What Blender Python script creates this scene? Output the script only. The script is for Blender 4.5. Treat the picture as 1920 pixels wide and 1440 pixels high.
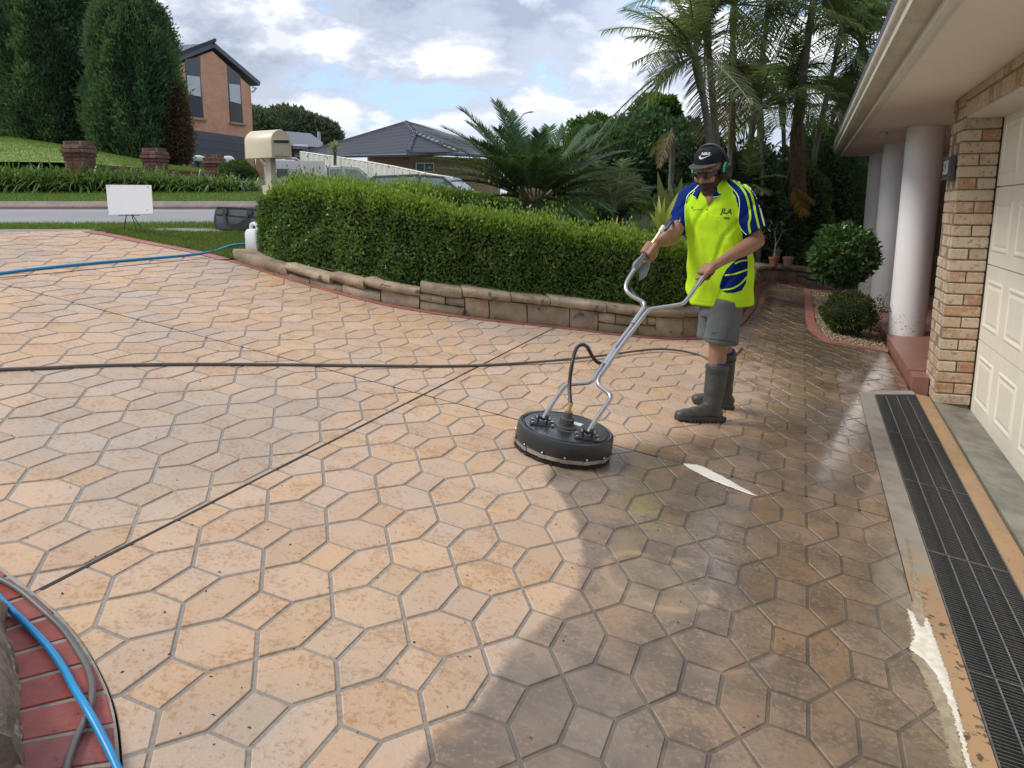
import bpy, bmesh, math, random
import numpy as np
from mathutils import Vector, Matrix, noise
from mathutils.bvhtree import BVHTree

for o in list(bpy.data.objects):
    bpy.data.objects.remove(o)
SC = bpy.context.scene
COL = SC.collection
R = math.radians
rng = np.random.default_rng(7)
random.seed(7)

# ------------------------------------------------------------------ camera, light, exposure
F = 1560.0
PT = math.atan(330 / F)
SX, SY = -0.16763, 0.07803          # fall of the driveway
CZ = 1.444                          # eye height above the driveway below the camera
cam = bpy.data.cameras.new('camera')
cam.sensor_width = 36.0
cam.lens = 36.0 * F / 1920.0
cam.clip_start = 0.05
cam.clip_end = 3000
cam_o = bpy.data.objects.new('camera', cam)
cam_o.location = (0, 0, CZ)
cam_o.rotation_euler = (math.pi / 2 - PT, 0, 0)
COL.objects.link(cam_o)
SC.camera = cam_o
SC.view_settings.view_transform = 'Standard'
SC.view_settings.look = 'None'
SC.view_settings.exposure = 0.9
SC.view_settings.gamma = 1.0
SC.view_settings.use_curve_mapping = False

SUN_EL, SUN_AZ = R(48), R(-98)      # azimuth measured from +Y towards +X
sun = bpy.data.lights.new('sun', 'SUN')
sun.energy = 1.5
sun.angle = R(24)
sun.color = (1.0, 0.95, 0.87)
sun_o = bpy.data.objects.new('sun', sun)
sd = Vector((math.sin(SUN_AZ) * math.cos(SUN_EL), math.cos(SUN_AZ) * math.cos(SUN_EL), math.sin(SUN_EL)))
sun_o.rotation_euler = sd.to_track_quat('Z', 'Y').to_euler()
sun_o.location = sd * 60
COL.objects.link(sun_o)


class NT:
    """tiny node builder"""
    def __init__(self, tree):
        self.t = tree
        self.t.nodes.clear()
    def n(self, kind, **kw):
        nd = self.t.nodes.new(kind)
        for k, v in kw.items():
            setattr(nd, k, v)
        return nd
    def put(self, sock, v):
        if isinstance(v, bpy.types.NodeSocket):
            self.t.links.new(v, sock)
        elif v is not None:
            if hasattr(sock, 'default_value') and sock.type == 'RGBA' and len(v) == 3:
                v = (*v, 1)
            sock.default_value = v
    def m(self, op, a, b=None, c=None, clamp=False):
        nd = self.n('ShaderNodeMath', operation=op, use_clamp=clamp)
        self.put(nd.inputs[0], a)
        if b is not None: self.put(nd.inputs[1], b)
        if c is not None: self.put(nd.inputs[2], c)
        return nd.outputs[0]
    def step(self, x, lo, hi):
        nd = self.n('ShaderNodeMapRange', interpolation_type='SMOOTHSTEP')
        self.put(nd.inputs[0], x); self.put(nd.inputs[1], lo); self.put(nd.inputs[2], hi)
        return nd.outputs[0]
    def lin(self, x, a, b, c, d):
        nd = self.n('ShaderNodeMapRange')
        for i, v in enumerate((x, a, b, c, d)): self.put(nd.inputs[i], v)
        return nd.outputs[0]
    def mix(self, f, a, b, mode='MIX'):
        nd = self.n('ShaderNodeMix', data_type='RGBA', blend_type=mode)
        self.put(nd.inputs[0], f); self.put(nd.inputs[6], a); self.put(nd.inputs[7], b)
        return nd.outputs[2]
    def noise(self, vec, scale, detail=4, rough=0.55, dist=0.0, color=False):
        nd = self.n('ShaderNodeTexNoise')
        if vec is not None: self.put(nd.inputs['Vector'], vec)
        nd.inputs['Scale'].default_value = scale
        nd.inputs['Detail'].default_value = detail
        nd.inputs['Roughness'].default_value = rough
        nd.inputs['Distortion'].default_value = dist
        return nd.outputs[1 if color else 0]
    def vmul(self, vec, s):
        nd = self.n('ShaderNodeVectorMath', operation='MULTIPLY')
        self.put(nd.inputs[0], vec); nd.inputs[1].default_value = s
        return nd.outputs[0]
    def pos(self):
        return self.n('ShaderNodeNewGeometry').outputs['Position']
    def obj(self):
        return self.n('ShaderNodeTexCoord').outputs['Object']
    def xyz(self, v):
        nd = self.n('ShaderNodeSeparateXYZ'); self.put(nd.inputs[0], v)
        return nd.outputs
    def bump(self, h, strength, dist=0.01, normal=None):
        nd = self.n('ShaderNodeBump')
        self.put(nd.inputs['Strength'], strength)
        nd.inputs['Distance'].default_value = dist
        self.put(nd.inputs['Height'], h)
        if normal is not None: self.put(nd.inputs['Normal'], normal)
        return nd.outputs[0]
    def bsdf(self, base, rough=0.7, metal=0.0, spec=0.5, normal=None, **kw):
        b = self.n('ShaderNodeBsdfPrincipled')
        self.put(b.inputs['Base Color'], base); self.put(b.inputs['Roughness'], rough)
        self.put(b.inputs['Metallic'], metal); self.put(b.inputs['Specular IOR Level'], spec)
        if normal is not None: self.put(b.inputs['Normal'], normal)
        for k, v in kw.items(): self.put(b.inputs[k], v)
        return b.outputs[0]
    def out(self, s):
        o = self.n('ShaderNodeOutputMaterial'); self.t.links.new(s, o.inputs[0])


# ------------------------------------------------------------------ sky
SEED = 2.9
W = bpy.data.worlds.new('World')
SC.world = W
W.use_nodes = True
k = NT(W.node_tree)
sky = k.n('ShaderNodeTexSky', sky_type='NISHITA')
sky.sun_disc = False
sky.sun_elevation = SUN_EL
sky.sun_rotation = SUN_AZ
sky.air_density = 1.0; sky.dust_density = 1.5; sky.ozone_density = 1.2
dirv = k.n('ShaderNodeTexCoord').outputs['Generated']
dx, dy, dz = k.xyz(dirv)
zz = k.m('ADD', k.m('MAXIMUM', dz, 0.0), 0.40)
cmb = k.n('ShaderNodeCombineXYZ')
k.put(cmb.inputs[0], k.m('DIVIDE', dx, zz)); k.put(cmb.inputs[1], k.m('DIVIDE', dy, zz)); k.put(cmb.inputs[2], SEED)
cv = cmb.outputs[0]
def dens(v):
    return k.m('ADD', k.m('MULTIPLY', k.noise(v, 2.3, 2, 0.5), 0.5), k.m('MULTIPLY', k.noise(v, 5.6, 9, 0.56, 0.0), 0.5))
d0 = dens(cv)
d1 = dens(k.vmul(cv, (0.93, 0.93, 1.0)))                      # a little nearer the zenith, where the light comes from
cover = k.step(d0, 0.40, 0.455)
shade = k.lin(k.m('SUBTRACT', d0, d1), -0.045, 0.065, 0, 1)
thick = k.step(d0, 0.46, 0.60)
lum = k.m('SUBTRACT', k.m('ADD', 0.30, k.m('MULTIPLY', shade, 0.85)), k.m('MULTIPLY', thick, 0.45), clamp=True)
cr = k.n('ShaderNodeValToRGB'); e = cr.color_ramp.elements
e[0].position, e[0].color = 0.0, (0.20, 0.23, 0.30, 1); e[1].position, e[1].color = 1.0, (0.68, 0.685, 0.70, 1)
for q_, c_ in ((0.3, (0.285, 0.315, 0.385)), (0.6, (0.375, 0.40, 0.465))):
    x_ = e.new(q_); x_.color = (*c_, 1)
k.put(cr.inputs[0], lum)
low = k.step(dz, 0.0, 0.22)
cloud = k.mix(low, (0.345, 0.385, 0.455), cr.outputs[0])
skc = k.n('ShaderNodeVectorMath', operation='SCALE'); k.put(skc.inputs[0], sky.outputs[0]); skc.inputs['Scale'].default_value = 0.10
blue = k.mix(0.5, skc.outputs[0], (0.27, 0.40, 0.64))
fin = k.mix(cover, blue, cloud)
sv = k.n('ShaderNodeVectorMath', operation='DOT_PRODUCT'); k.put(sv.inputs[0], dirv); sv.inputs[1].default_value = (0.24, 0.72, 0.65)
glow = k.m('POWER', k.m('MAXIMUM', sv.outputs['Value'], 0.0), 9.0)          # the thin bright cloud bank over the palms
gs_ = k.n('ShaderNodeVectorMath', operation='SCALE'); k.put(gs_.inputs[0], fin); k.put(gs_.inputs['Scale'], k.m('ADD', 1.0, k.m('MULTIPLY', glow, 1.3)))
fin = gs_.outputs[0]
bg = k.n('ShaderNodeBackground')
k.put(bg.inputs[0], fin); bg.inputs[1].default_value = 1.0
wo = k.n('ShaderNodeOutputWorld'); W.node_tree.links.new(bg.outputs[0], wo.inputs[0])

# ------------------------------------------------------------------ geometry of the place
cP, sP = math.cos(PT), math.sin(PT)
CAM = np.array([0, 0, CZ])
_th = math.atan(550 / math.hypot(F, 330))
GD = np.array([math.sin(_th), math.cos(_th), 0.0])     # along the garage front
ED = np.array([math.cos(_th), -math.sin(_th), 0.0])    # towards the garage
def ray(px, py):
    x = (px - 960) / F; y = (py - 720) / F
    return np.array([x, cP - y * sP, -sP - y * cP])
def zp(x, y): return SX * x + SY * y
def G(px, py, dz=0.0):
    d = ray(px, py); t = (dz - CZ) / (d[2] - SX * d[0] - SY * d[1]); return CAM + t * d
def at(px, py, Y):
    d = ray(px, py); return CAM + d * (Y / d[1])
def EG(e, g, z=None):
    p = e * ED + g * GD
    return np.array([p[0], p[1], zp(p[0], p[1]) if z is None else z])
def EGp(e, g, dz): p = EG(e, g); p[2] += dz; return p
def vplane(px, py, P0, P1):
    """hit of a viewing ray with the vertical plane through P0 and P1"""
    d = ray(px, py); t = np.array([P1[0] - P0[0], P1[1] - P0[1]]); n = np.array([-t[1], t[0]])
    s = (n @ (np.array(P0[:2]) - CAM[:2])) / (n @ d[:2]); return CAM + s * d
def sstep(a, b, x):
    t = np.clip((x - a) / (b - a), 0, 1); return t * t * (3 - 2 * t)
NRM = np.array([-SX, -SY, 1.0]); NRM /= np.linalg.norm(NRM)

def zterr(x, y):
    x = np.asarray(x, float); y = np.asarray(y, float)
    zpl = SX * x + SY * y
    zf = np.interp(y, [7, 9.2, 16, 18, 22, 60, 200], [CZ - .22, CZ - .19, CZ - .0, CZ + .24, CZ + .2, CZ - .1, CZ + .2])
    zf = zf - 0.12 * np.maximum(0, x + 2.0) * sstep(60, 20, y)
    hill = np.clip(-(x + 7.0) * 0.235, -0.4, 3.2)
    zf = zf + (hill - .2) * sstep(19, 25, y)
    thr = 8.1 + 3.0 * np.maximum(0, x + 2.6)
    w = sstep(thr, thr + 1.5, y)
    z = zpl * (1 - w) + zf * w
    wl = sstep(-2.9, -3.8, x)
    return z * (1 - wl) + np.minimum(zpl, zf) * wl

# ------------------------------------------------------------------ builders
class MB:
    def __init__(s): s.v = []; s.f = []; s.mi = []
    def add(s, vs, fs, mi=0):
        b = len(s.v)
        s.v += [tuple(map(float, p)) for p in vs]
        s.f += [tuple(b + i for i in f) for f in fs]
        s.mi += [mi] * len(fs)
    def hexa(s, p, mi=0):      # 8 corners: bottom ring 0-3, top ring 4-7
        s.add(p, [(3, 2, 1, 0), (4, 5, 6, 7), (0, 1, 5, 4), (1, 2, 6, 5), (2, 3, 7, 6), (3, 0, 4, 7)], mi)
    def box(s, c, size, ax=None, mi=0):
        c = np.array(c, float); h = np.array(size, float) / 2
        A = np.eye(3) if ax is None else np.array(ax, float)
        P = [c + A.T @ (np.array(q) * h) if False else c + q[0] * h[0] * A[0] + q[1] * h[1] * A[1] + q[2] * h[2] * A[2]
             for q in [(-1, -1, -1), (1, -1, -1), (1, 1, -1), (-1, 1, -1), (-1, -1, 1), (1, -1, 1), (1, 1, 1), (-1, 1, 1)]]
        s.hexa(P, mi)
    def loft(s, rings, caps=True, mi=0, closed=True):
        n = len(rings[0]); vs = [p for r_ in rings for p in r_]; fs = []
        for i in range(len(rings) - 1):
            for j in range(n if closed else n - 1):
                a = i * n + j; b = i * n + (j + 1) % n
                fs.append((a, b, b + n, a + n))
        if caps and closed:
            fs.append(tuple(reversed(range(n)))); fs.append(tuple((len(rings) - 1) * n + j for j in range(n)))
        s.add(vs, fs, mi)
    def tube(s, path, rad, n=8, mi=0, caps=True):
        P = [np.array(p, float) for p in path]
        rad = [rad] * len(P) if np.isscalar(rad) else list(rad)
        T = []
        for i in range(len(P)):
            t = P[min(i + 1, len(P) - 1)] - P[max(i - 1, 0)]
            T.append(t / (np.linalg.norm(t) + 1e-12))
        u = np.cross(T[0], [0, 0, 1.0])
        if np.linalg.norm(u) < 1e-3: u = np.cross(T[0], [1.0, 0, 0])
        u /= np.linalg.norm(u); rings = []
        for i in range(len(P)):
            u = u - T[i] * (u @ T[i]); u /= np.linalg.norm(u); w = np.cross(T[i], u)
            rings.append([P[i] + rad[i] * (math.cos(a) * u + math.sin(a) * w) for a in np.linspace(0, 2 * math.pi, n, endpoint=False)])
        s.loft(rings, caps, mi)
    def capsule(s, a, b, ra, rb, n=14, mi=0):
        a = np.array(a, float); b = np.array(b, float); t = b - a; L = np.linalg.norm(t); t /= L
        P = []; Rr = []
        for q in (-.98, -.8, -.45, 0): P.append(a + t * ra * q); Rr.append(ra * math.sqrt(1 - q * q))
        for q in (0, .45, .8, .98): P.append(b + t * rb * q); Rr.append(rb * math.sqrt(1 - q * q))
        s.tube(P, Rr, n, mi)
    def ellip(s, c, ax, n=16, m=10, mi=0):   # ax: three scaled axes
        c = np.array(c, float); rings = []
        for i in range(m + 1):
            ph = -math.pi / 2 + math.pi * (i + .02) / (m + .04)
            rings.append([c + math.cos(ph) * (math.cos(t) * ax[0] + math.sin(t) * ax[1]) + math.sin(ph) * ax[2]
                          for t in np.linspace(0, 2 * math.pi, n, endpoint=False)])
        s.loft(rings, True, mi)
    def lathe(s, c, prof, n=24, ax=None, mi=0, caps=True):   # prof: (radius, height)
        A = np.eye(3) if ax is None else np.array(ax, float); c = np.array(c, float)
        s.loft([[c + r_ * (math.cos(t) * A[0] + math.sin(t) * A[1]) + h * A[2] for t in np.linspace(0, 2 * math.pi, n, endpoint=False)] for r_, h in prof], caps, mi)
    def prism(s, poly, d, mi=0):             # poly of 3-D points, extruded by vector d
        n = len(poly); P = [np.array(p, float) for p in poly]; d = np.array(d, float)
        s.add(P + [p + d for p in P], [tuple(reversed(range(n))), tuple(range(n, 2 * n))] + [(i, (i + 1) % n, n + (i + 1) % n, n + i) for i in range(n)], mi)

def worig(o):
    p = Vector((0, 0, 0))
    while o is not None:
        p += o.location; o = o.parent
    return p
def link(o, parent=None, wloc=None):
    COL.objects.link(o)
    if parent is not None: o.parent = parent
    if wloc is not None: o.location = Vector(wloc) - (worig(parent) if parent else Vector((0, 0, 0)))
    return o
def mesh_np(name, V, Fq, mats, mi=None, smooth=False):
    me = bpy.data.meshes.new(name)
    V = np.asarray(V, np.float32).reshape(-1, 3)
    if isinstance(Fq, np.ndarray):
        nf, k_ = Fq.shape
        me.vertices.add(len(V)); me.vertices.foreach_set('co', V.ravel())
        me.loops.add(nf * k_); me.loops.foreach_set('vertex_index', Fq.astype(np.int32).ravel())
        me.polygons.add(nf); me.polygons.foreach_set('loop_start', np.arange(0, nf * k_, k_, dtype=np.int32))
        me.polygons.foreach_set('loop_total', np.full(nf, k_, np.int32))
        me.update(calc_edges=True)
    else:
        me.from_pydata(V.tolist(), [], Fq)
        me.update()
    for m_ in (mats if isinstance(mats, (list, tuple)) else [mats]):
        me.materials.append(m_)
    if mi is not None and len(me.polygons) == len(mi): me.polygons.foreach_set('material_index', np.asarray(mi, np.int32))
    if smooth: me.polygons.foreach_set('use_smooth', np.ones(len(me.polygons), bool))
    return me
def autosmooth(me, ang=40):
    me.polygons.foreach_set('use_smooth', np.ones(len(me.polygons), bool))
    try: me.set_sharp_from_angle(angle=R(ang))
    except Exception: pass
def build(name, mb, mats, parent=None, loc=None, smooth=None, label=None):
    """loc = world origin of the object (mesh is given in world coordinates)"""
    if loc is None: loc = worig(parent) if parent is not None else Vector(np.mean(np.array(mb.v), 0).tolist())
    loc = Vector([float(q) for q in loc])
    V = np.array(mb.v) - np.array(loc)
    me = mesh_np(name, V, mb.f, mats, mb.mi)
    bm_ = bmesh.new(); bm_.from_mesh(me); bmesh.ops.recalc_face_normals(bm_, faces=bm_.faces); bm_.to_mesh(me); bm_.free()
    if smooth: autosmooth(me, smooth)
    o = bpy.data.objects.new(name, me)
    link(o, parent, loc)
    if label: o['label'] = label
    return o
def tag(o, label, cat, group=None, kind=None):
    o['label'] = label; o['category'] = cat
    if group: o['group'] = group
    if kind: o['kind'] = kind
    return o
def thing(name, label, cat, loc, group=None):
    o = bpy.data.objects.new(name, None); o.empty_display_size = .2
    link(o, None, [float(q) for q in loc]); return tag(o, label, cat, group)
def struct(o): o['kind'] = 'structure'; return o

# ------------------------------------------------------------------ leaves
def unit(a): return a / (np.linalg.norm(a, axis=-1, keepdims=True) + 1e-9)
def leafquads(P, D, N, L, Wd, fold=0.25, bend=0.0):
    """one folded rhombic leaf per row"""
    D = unit(D); S = unit(np.cross(D, N)); N2 = np.cross(S, D)
    L = np.asarray(L).reshape(-1, 1) * np.ones((len(P), 1)); Wd = np.asarray(Wd).reshape(-1, 1) * np.ones((len(P), 1))
    a = P; m = P + D * L * .45
    b = m + S * Wd * .5 + N2 * Wd * fold; c_ = P + D * L - N2 * L * bend; d = m - S * Wd * .5 + N2 * Wd * fold
    return np.stack([a, b, c_, d], 1).reshape(-1, 3)
def strips(P, D, side, L, Wd, droop, nseg=3, up=np.array([0, 0, 1.0])):
    """narrow bent leaves: nseg quads each, returned as vertices + faces"""
    n = len(P); D = unit(D); side = unit(side)
    L = np.asarray(L).reshape(-1, 1) * np.ones((n, 1)); Wd = np.asarray(Wd).reshape(-1, 1) * np.ones((n, 1)); droop = np.asarray(droop).reshape(-1, 1) * np.ones((n, 1))
    rows = []
    for i in range(nseg + 1):
        t = i / nseg
        c_ = P + D * L * t - up * (droop * L * t * t)
        w = Wd * .5 * (0.55 + 1.4 * t - 1.9 * t * t) if i < nseg else Wd * .03
        rows += [c_ - side * w, c_ + side * w]
    V = np.stack(rows, 1)
    k_ = 2 * (nseg + 1)
    base = (np.arange(n) * k_)[:, None]
    Fq = np.concatenate([base + np.array([[2 * i, 2 * i + 1, 2 * i + 3, 2 * i + 2]]) for i in range(nseg)], 0)
    return V.reshape(-1, 3), Fq
def quadobj(name, V, mats, parent=None, Fq=None, loc=None, mi=None, smooth=False):
    V = np.asarray(V)
    if Fq is None: Fq = np.arange(len(V)).reshape(-1, 4)
    if loc is None: loc = worig(parent) if parent is not None else Vector(V.mean(0).tolist())
    me = mesh_np(name, V - np.array(loc), Fq, mats, mi, smooth)
    o = bpy.data.objects.new(name, me)
    return link(o, parent, loc)
def rdir(n):
    v = rng.normal(size=(n, 3)); return unit(v)

# ------------------------------------------------------------------ materials
def newmat(name):
    m_ = bpy.data.materials.new(name); m_.use_nodes = True
    return m_, NT(m_.node_tree)
def mat(name, c1, c2=None, rough=0.7, scale=6.0, metal=0.0, spec=0.5, bump=0.0, bscale=60.0, objvar=0.0, speck=None, detail=5, bdist=0.004, **kw):
    m_, k = newmat(name)
    p = k.obj()
    col = c1 if len(c1) == 4 else (*c1, 1)
    if c2 is not None:
        f = k.step(k.noise(p, scale, detail, 0.6), 0.35, 0.65)
        col = k.mix(f, c1, c2)
    if objvar:
        r_ = k.n('ShaderNodeObjectInfo').outputs['Random']
        hsv = k.n('ShaderNodeHueSaturation')
        k.put(hsv.inputs['Color'], col)
        k.put(hsv.inputs['Value'], k.lin(r_, 0, 1, 1 - objvar, 1 + objvar))
        k.put(hsv.inputs['Saturation'], k.lin(k.m('FRACT', k.m('MULTIPLY', r_, 7.31)), 0, 1, 1 - objvar * .6, 1 + objvar * .6))
        col = hsv.outputs[0]
    if speck:
        f = k.step(k.noise(p, speck[1], 3, 0.6), speck[2], speck[2] + .08)
        col = k.mix(f, col, speck[0])
    nm = None
    if bump: nm = k.bump(k.noise(p, bscale, 5, 0.6), bump, bdist)
    k.out(k.bsdf(col, rough, metal, spec, nm, **kw))
    return m_
def leafmat(name, cols, trans=0.35, rough=0.5, clump=None, spec=0.2):
    """cols: list of (pos, colour) over the random value of each leaf"""
    m_, k = newmat(name)
    g = k.n('ShaderNodeNewGeometry')
    r_ = g.outputs['Random Per Island']
    if clump:
        nz = k.noise(k.obj(), clump, 3, 0.5)
        r_ = k.m('ADD', k.m('MULTIPLY', r_, 0.6), k.m('MULTIPLY', k.step(nz, .3, .7), 0.4))
    cr = k.n('ShaderNodeValToRGB'); e = cr.color_ramp.elements
    e[0].position, e[0].color = cols[0][0], (*cols[0][1], 1)
    e[1].position, e[1].color = cols[-1][0], (*cols[-1][1], 1)
    for p_, c_ in cols[1:-1]:
        x = e.new(p_); x.color = (*c_, 1)
    k.put(cr.inputs[0], r_)
    b = k.bsdf(cr.outputs[0], rough, 0, spec)
    tr = k.n('ShaderNodeBsdfTranslucent')
    k.put(tr.inputs[0], k.mix(0.5, cr.outputs[0], (0.20, 0.30, 0.03)))
    ms = k.n('ShaderNodeMixShader'); ms.inputs[0].default_value = trans
    k.t.links.new(b, ms.inputs[1]); k.t.links.new(tr.outputs[0], ms.inputs[2])
    k.out(ms.outputs[0]); return m_
# ================================================================== driveway
LA = np.array([0.35739, 0.28696]); LB = np.array([0.10859, -0.44266]); LO = np.array([-0.43086, 2.73935])
def lat(p): return LO + p[0] * LA + p[1] * LB

def floatcurve(k, val, pts, x0, x1, y0, y1):
    nd = k.n('ShaderNodeFloatCurve')
    cu = nd.mapping.curves[0]
    P = [((x - x0) / (x1 - x0), (y - y0) / (y1 - y0)) for x, y in pts]
    cu.points[0].location = P[0]; cu.points[1].location = P[-1]
    for q in P[1:-1]: cu.points.new(*q)
    for q in cu.points: q.handle_type = 'AUTO'
    nd.mapping.update()
    k.put(nd.inputs['Value'], k.lin(val, x0, x1, 0, 1))
    return k.lin(nd.outputs[0], 0, 1, y0, y1)
BND = [(.5, -.9), (1.2, -.58), (1.7, -.27), (1.81, -.21), (1.98, -.11), (2.15, -.05), (2.35, .04), (2.5, .14), (2.69, .21), (2.93, .235), (3.2, .225), (3.42, .18),
       (3.62, .12), (3.9, .22), (4.3, .55), (4.7, .98), (5.0, 1.3), (5.6, 1.7), (6.4, 1.9), (7.4, 1.9), (9, 2.3), (12, 2.9)]
def drive_mat(name, kind):
    m_, k = newmat(name)
    p = k.pos(); x, y, z = k.xyz(p)
    ax, ay = float(LA[0]), float(LA[1])
    n1 = k.noise(p, 2.1, 4, .6); n2 = k.noise(p, .75, 3, .5); n3 = k.noise(p, 60, 4, .65); n4 = k.noise(p, 190, 3, .7); n5 = k.noise(p, 7.5, 5, .65); n6 = k.noise(p, 18, 5, .7)
    warp = k.m('ADD', k.m('MULTIPLY', k.m('SUBTRACT', n6, .5), .05), k.m('ADD', k.m('MULTIPLY', k.m('SUBTRACT', n5, .5), .07), k.m('MULTIPLY', k.m('SUBTRACT', n3, .5), .03)))
    d = k.m('SUBTRACT', k.m('ADD', x, warp), floatcurve(k, y, BND, .5, 12, -1, 4))
    near = k.step(y, 4.6, 3.5)
    soft = k.lin(near, 0, 1, .55, .045)
    edge = k.m('DIVIDE', d, soft)
    dirt = k.step(edge, 0, 1)
    patch = k.step(k.m('ADD', k.m('MULTIPLY', n1, .5), k.m('MULTIPLY', n5, .5)), .40, .62)
    far_amt = k.m('MULTIPLY', k.lin(patch, 0, 1, .95, .30), dirt)
    near_amt = k.m('MULTIPLY', k.lin(patch, 0, 1, 1.0, .78), dirt)
    amt = k.m('ADD', k.m('MULTIPLY', near_amt, near), k.m('MULTIPLY', far_amt, k.m('SUBTRACT', 1.0, near)))
    # water lying on the slab
    wd = k.m('ADD', k.m('SUBTRACT', x, floatcurve(k, y, [(.5, .9), (1.7, .75), (2.3, .55), (3.0, .42), (3.5, .35), (3.9, .35), (4.3, .5), (4.7, .95), (5.2, 1.2), (6, 1.5), (7, 1.6), (9, 2.0), (12, 2.6)], .5, 12, -1, 4)),
             k.m('MULTIPLY', k.m('SUBTRACT', n1, .5), .9))
    wet = k.step(wd, -.1, .35)
    puddle = k.m('MULTIPLY', wet, k.step(k.m('ADD', k.m('MULTIPLY', n2, .5), k.m('MULTIPLY', n5, .5)), .42, .60))
    g = k.n('ShaderNodeAttribute', attribute_name='tint').outputs['Fac']
    r_ = k.m('FRACT', k.m('ADD', g, k.n('ShaderNodeObjectInfo').outputs['Random']))
    r2 = k.m('FRACT', k.m('MULTIPLY', r_, 9.17))
    if kind == 'tile':
        c = k.mix(k.step(n1, .35, .65), (.535, .345, .195), (.485, .335, .23))
        c = k.mix(k.m('MULTIPLY', k.step(n5, .45, .72), .6), c, (.43, .255, .125))
        c = k.mix(k.m('MULTIPLY', k.step(n2, .48, .66), .7), c, (.36, .305, .255))
        c = k.mix(k.m('MULTIPLY', k.step(k.m('ADD', k.m('MULTIPLY', n3, .6), k.m('MULTIPLY', n5, .4)), .52, .60), .6), c, (.33, .18, .08))
        c = k.mix(k.m('MULTIPLY', k.step(n4, .5, .66), .40), c, (.60, .43, .28))
        dc = k.mix(k.step(n5, .38, .66), (.155, .114, .082), (.208, .150, .102))
        dc = k.mix(k.m('MULTIPLY', k.step(k.m('ADD', k.m('MULTIPLY', n1, .6), k.m('MULTIPLY', n3, .4)), .49, .60), .60), dc, (.34, .215, .115))
        dc = k.mix(k.m('MULTIPLY', k.step(n3, .52, .66), .45), dc, (.30, .22, .16))
        dc = k.mix(k.m('MULTIPLY', k.step(n2, .5, .65), .35), dc, (.19, .16, .14))
    else:
        c = k.mix(k.step(n1, .35, .65), (.275, .245, .21), (.23, .205, .178))
        c = k.mix(k.m('MULTIPLY', k.step(n3, .5, .62), .5), c, (.16, .13, .10))
        dc = k.mix(k.step(n5, .4, .6), (.10, .08, .065), (.14, .112, .088))
    # rings left by the rotating jets
    def circ(cx, cy):
        return k.m('SQRT', k.m('ADD', k.m('POWER', k.m('SUBTRACT', k.m('ADD', x, k.m('MULTIPLY', warp, .4)), cx), 2), k.m('POWER', k.m('SUBTRACT', y, cy), 2)))
    rr = circ(.53, 2.79)
    disc = k.m('MULTIPLY', k.m('MULTIPLY', k.step(rr, .30, .12), k.step(n1, .35, .6)), .4)
    dc = k.mix(disc, dc, (.235, .175, .095))
    ring = k.m('MULTIPLY', k.step(k.m('ABSOLUTE', k.m('SUBTRACT', rr, .195)), .024, .008), k.m('MULTIPLY', k.step(k.m('ADD', n5, .06), .45, .62), .5))
    dc = k.mix(ring, dc, (.42, .30, .17))
    ring2 = k.m('MULTIPLY', k.step(k.m('ABSOLUTE', k.m('SUBTRACT', circ(.62, 2.52), .24)), .02, .006), k.m('MULTIPLY', k.step(n5, .45, .6), .45))
    dc = k.mix(ring2, dc, (.36, .24, .15))
    col = k.mix(amt, c, dc)
    hsv = k.n('ShaderNodeHueSaturation'); k.put(hsv.inputs['Color'], col)
    k.put(hsv.inputs['Value'], k.lin(r_, 0, 1, .93, 1.06)); k.put(hsv.inputs['Saturation'], k.lin(r2, 0, 1, .84, 1.04))
    col = hsv.outputs[0]
    col = k.mix(k.m('MULTIPLY', wet, .25), col, k.mix(1.0, col, (.62, .6, .58), 'MULTIPLY'))
    rough = k.m('SUBTRACT', k.lin(n3, .3, .7, .60, .74), k.m('MULTIPLY', amt, .16))
    rough = k.m('SUBTRACT', rough, k.m('MULTIPLY', wet, k.lin(n6, .3, .7, .34, .22)))
    rough = k.m('MAXIMUM', k.m('SUBTRACT', rough, k.m('MULTIPLY', puddle, .34)), .05)
    h = k.m('ADD', k.m('MULTIPLY', n3, .5), k.m('ADD', k.m('MULTIPLY', n6, .9), k.m('MULTIPLY', n5, 1.2)))
    bs = k.lin(puddle, 0, 1, .5, .10)
    nm = k.bump(h, bs, .004)
    k.out(k.bsdf(col, rough, 0, .5, nm, **{'Coat Weight': k.m('MULTIPLY', wet, k.lin(puddle, 0, 1, .35, 1.0)), 'Coat Roughness': k.lin(puddle, 0, 1, .16, .05), 'Coat IOR': 1.38, 'Coat Normal': k.bump(k.m('ADD', n6, n5), .10, .004)})); return m_
M_tile = drive_mat('stamped_concrete', 'tile')
M_grout = drive_mat('joint_grout', 'grout')
M_black = mat('joint_filler', (.018, .015, .013), (.04, .03, .024), .8, 30)

WALLPX = [(440, 489), (500, 508), (560, 527), (640, 550), (700, 566), (760, 578), (860, 593), (960, 604), (1050, 612), (1150, 626), (1230, 633), (1300, 634), (1345, 626), (1380, 605), (1405, 575), (1412, 548), (1416, 535)]
def resample(P, step):
    P = np.array(P, float); s_ = np.r_[0, np.cumsum(np.linalg.norm(np.diff(P, axis=0), axis=1))]
    n = max(2, int(s_[-1] / step) + 1); u = np.linspace(0, s_[-1], n)
    return np.stack([np.interp(u, s_, P[:, i]) for i in range(P.shape[1])], 1)
def smooth_poly(P, step=.08, it=3):
    P = resample(P, step)
    for _ in range(it):
        Q = P.copy(); Q[1:-1] = .25 * P[:-2] + .5 * P[1:-1] + .25 * P[2:]; P = Q
    return P
def offset(P, d):
    """positive = left of travel"""
    T = np.gradient(P, axis=0); T /= np.linalg.norm(T, axis=1, keepdims=True) + 1e-9
    return P + d * np.stack([-T[:, 1], T[:, 0]], 1)
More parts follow.
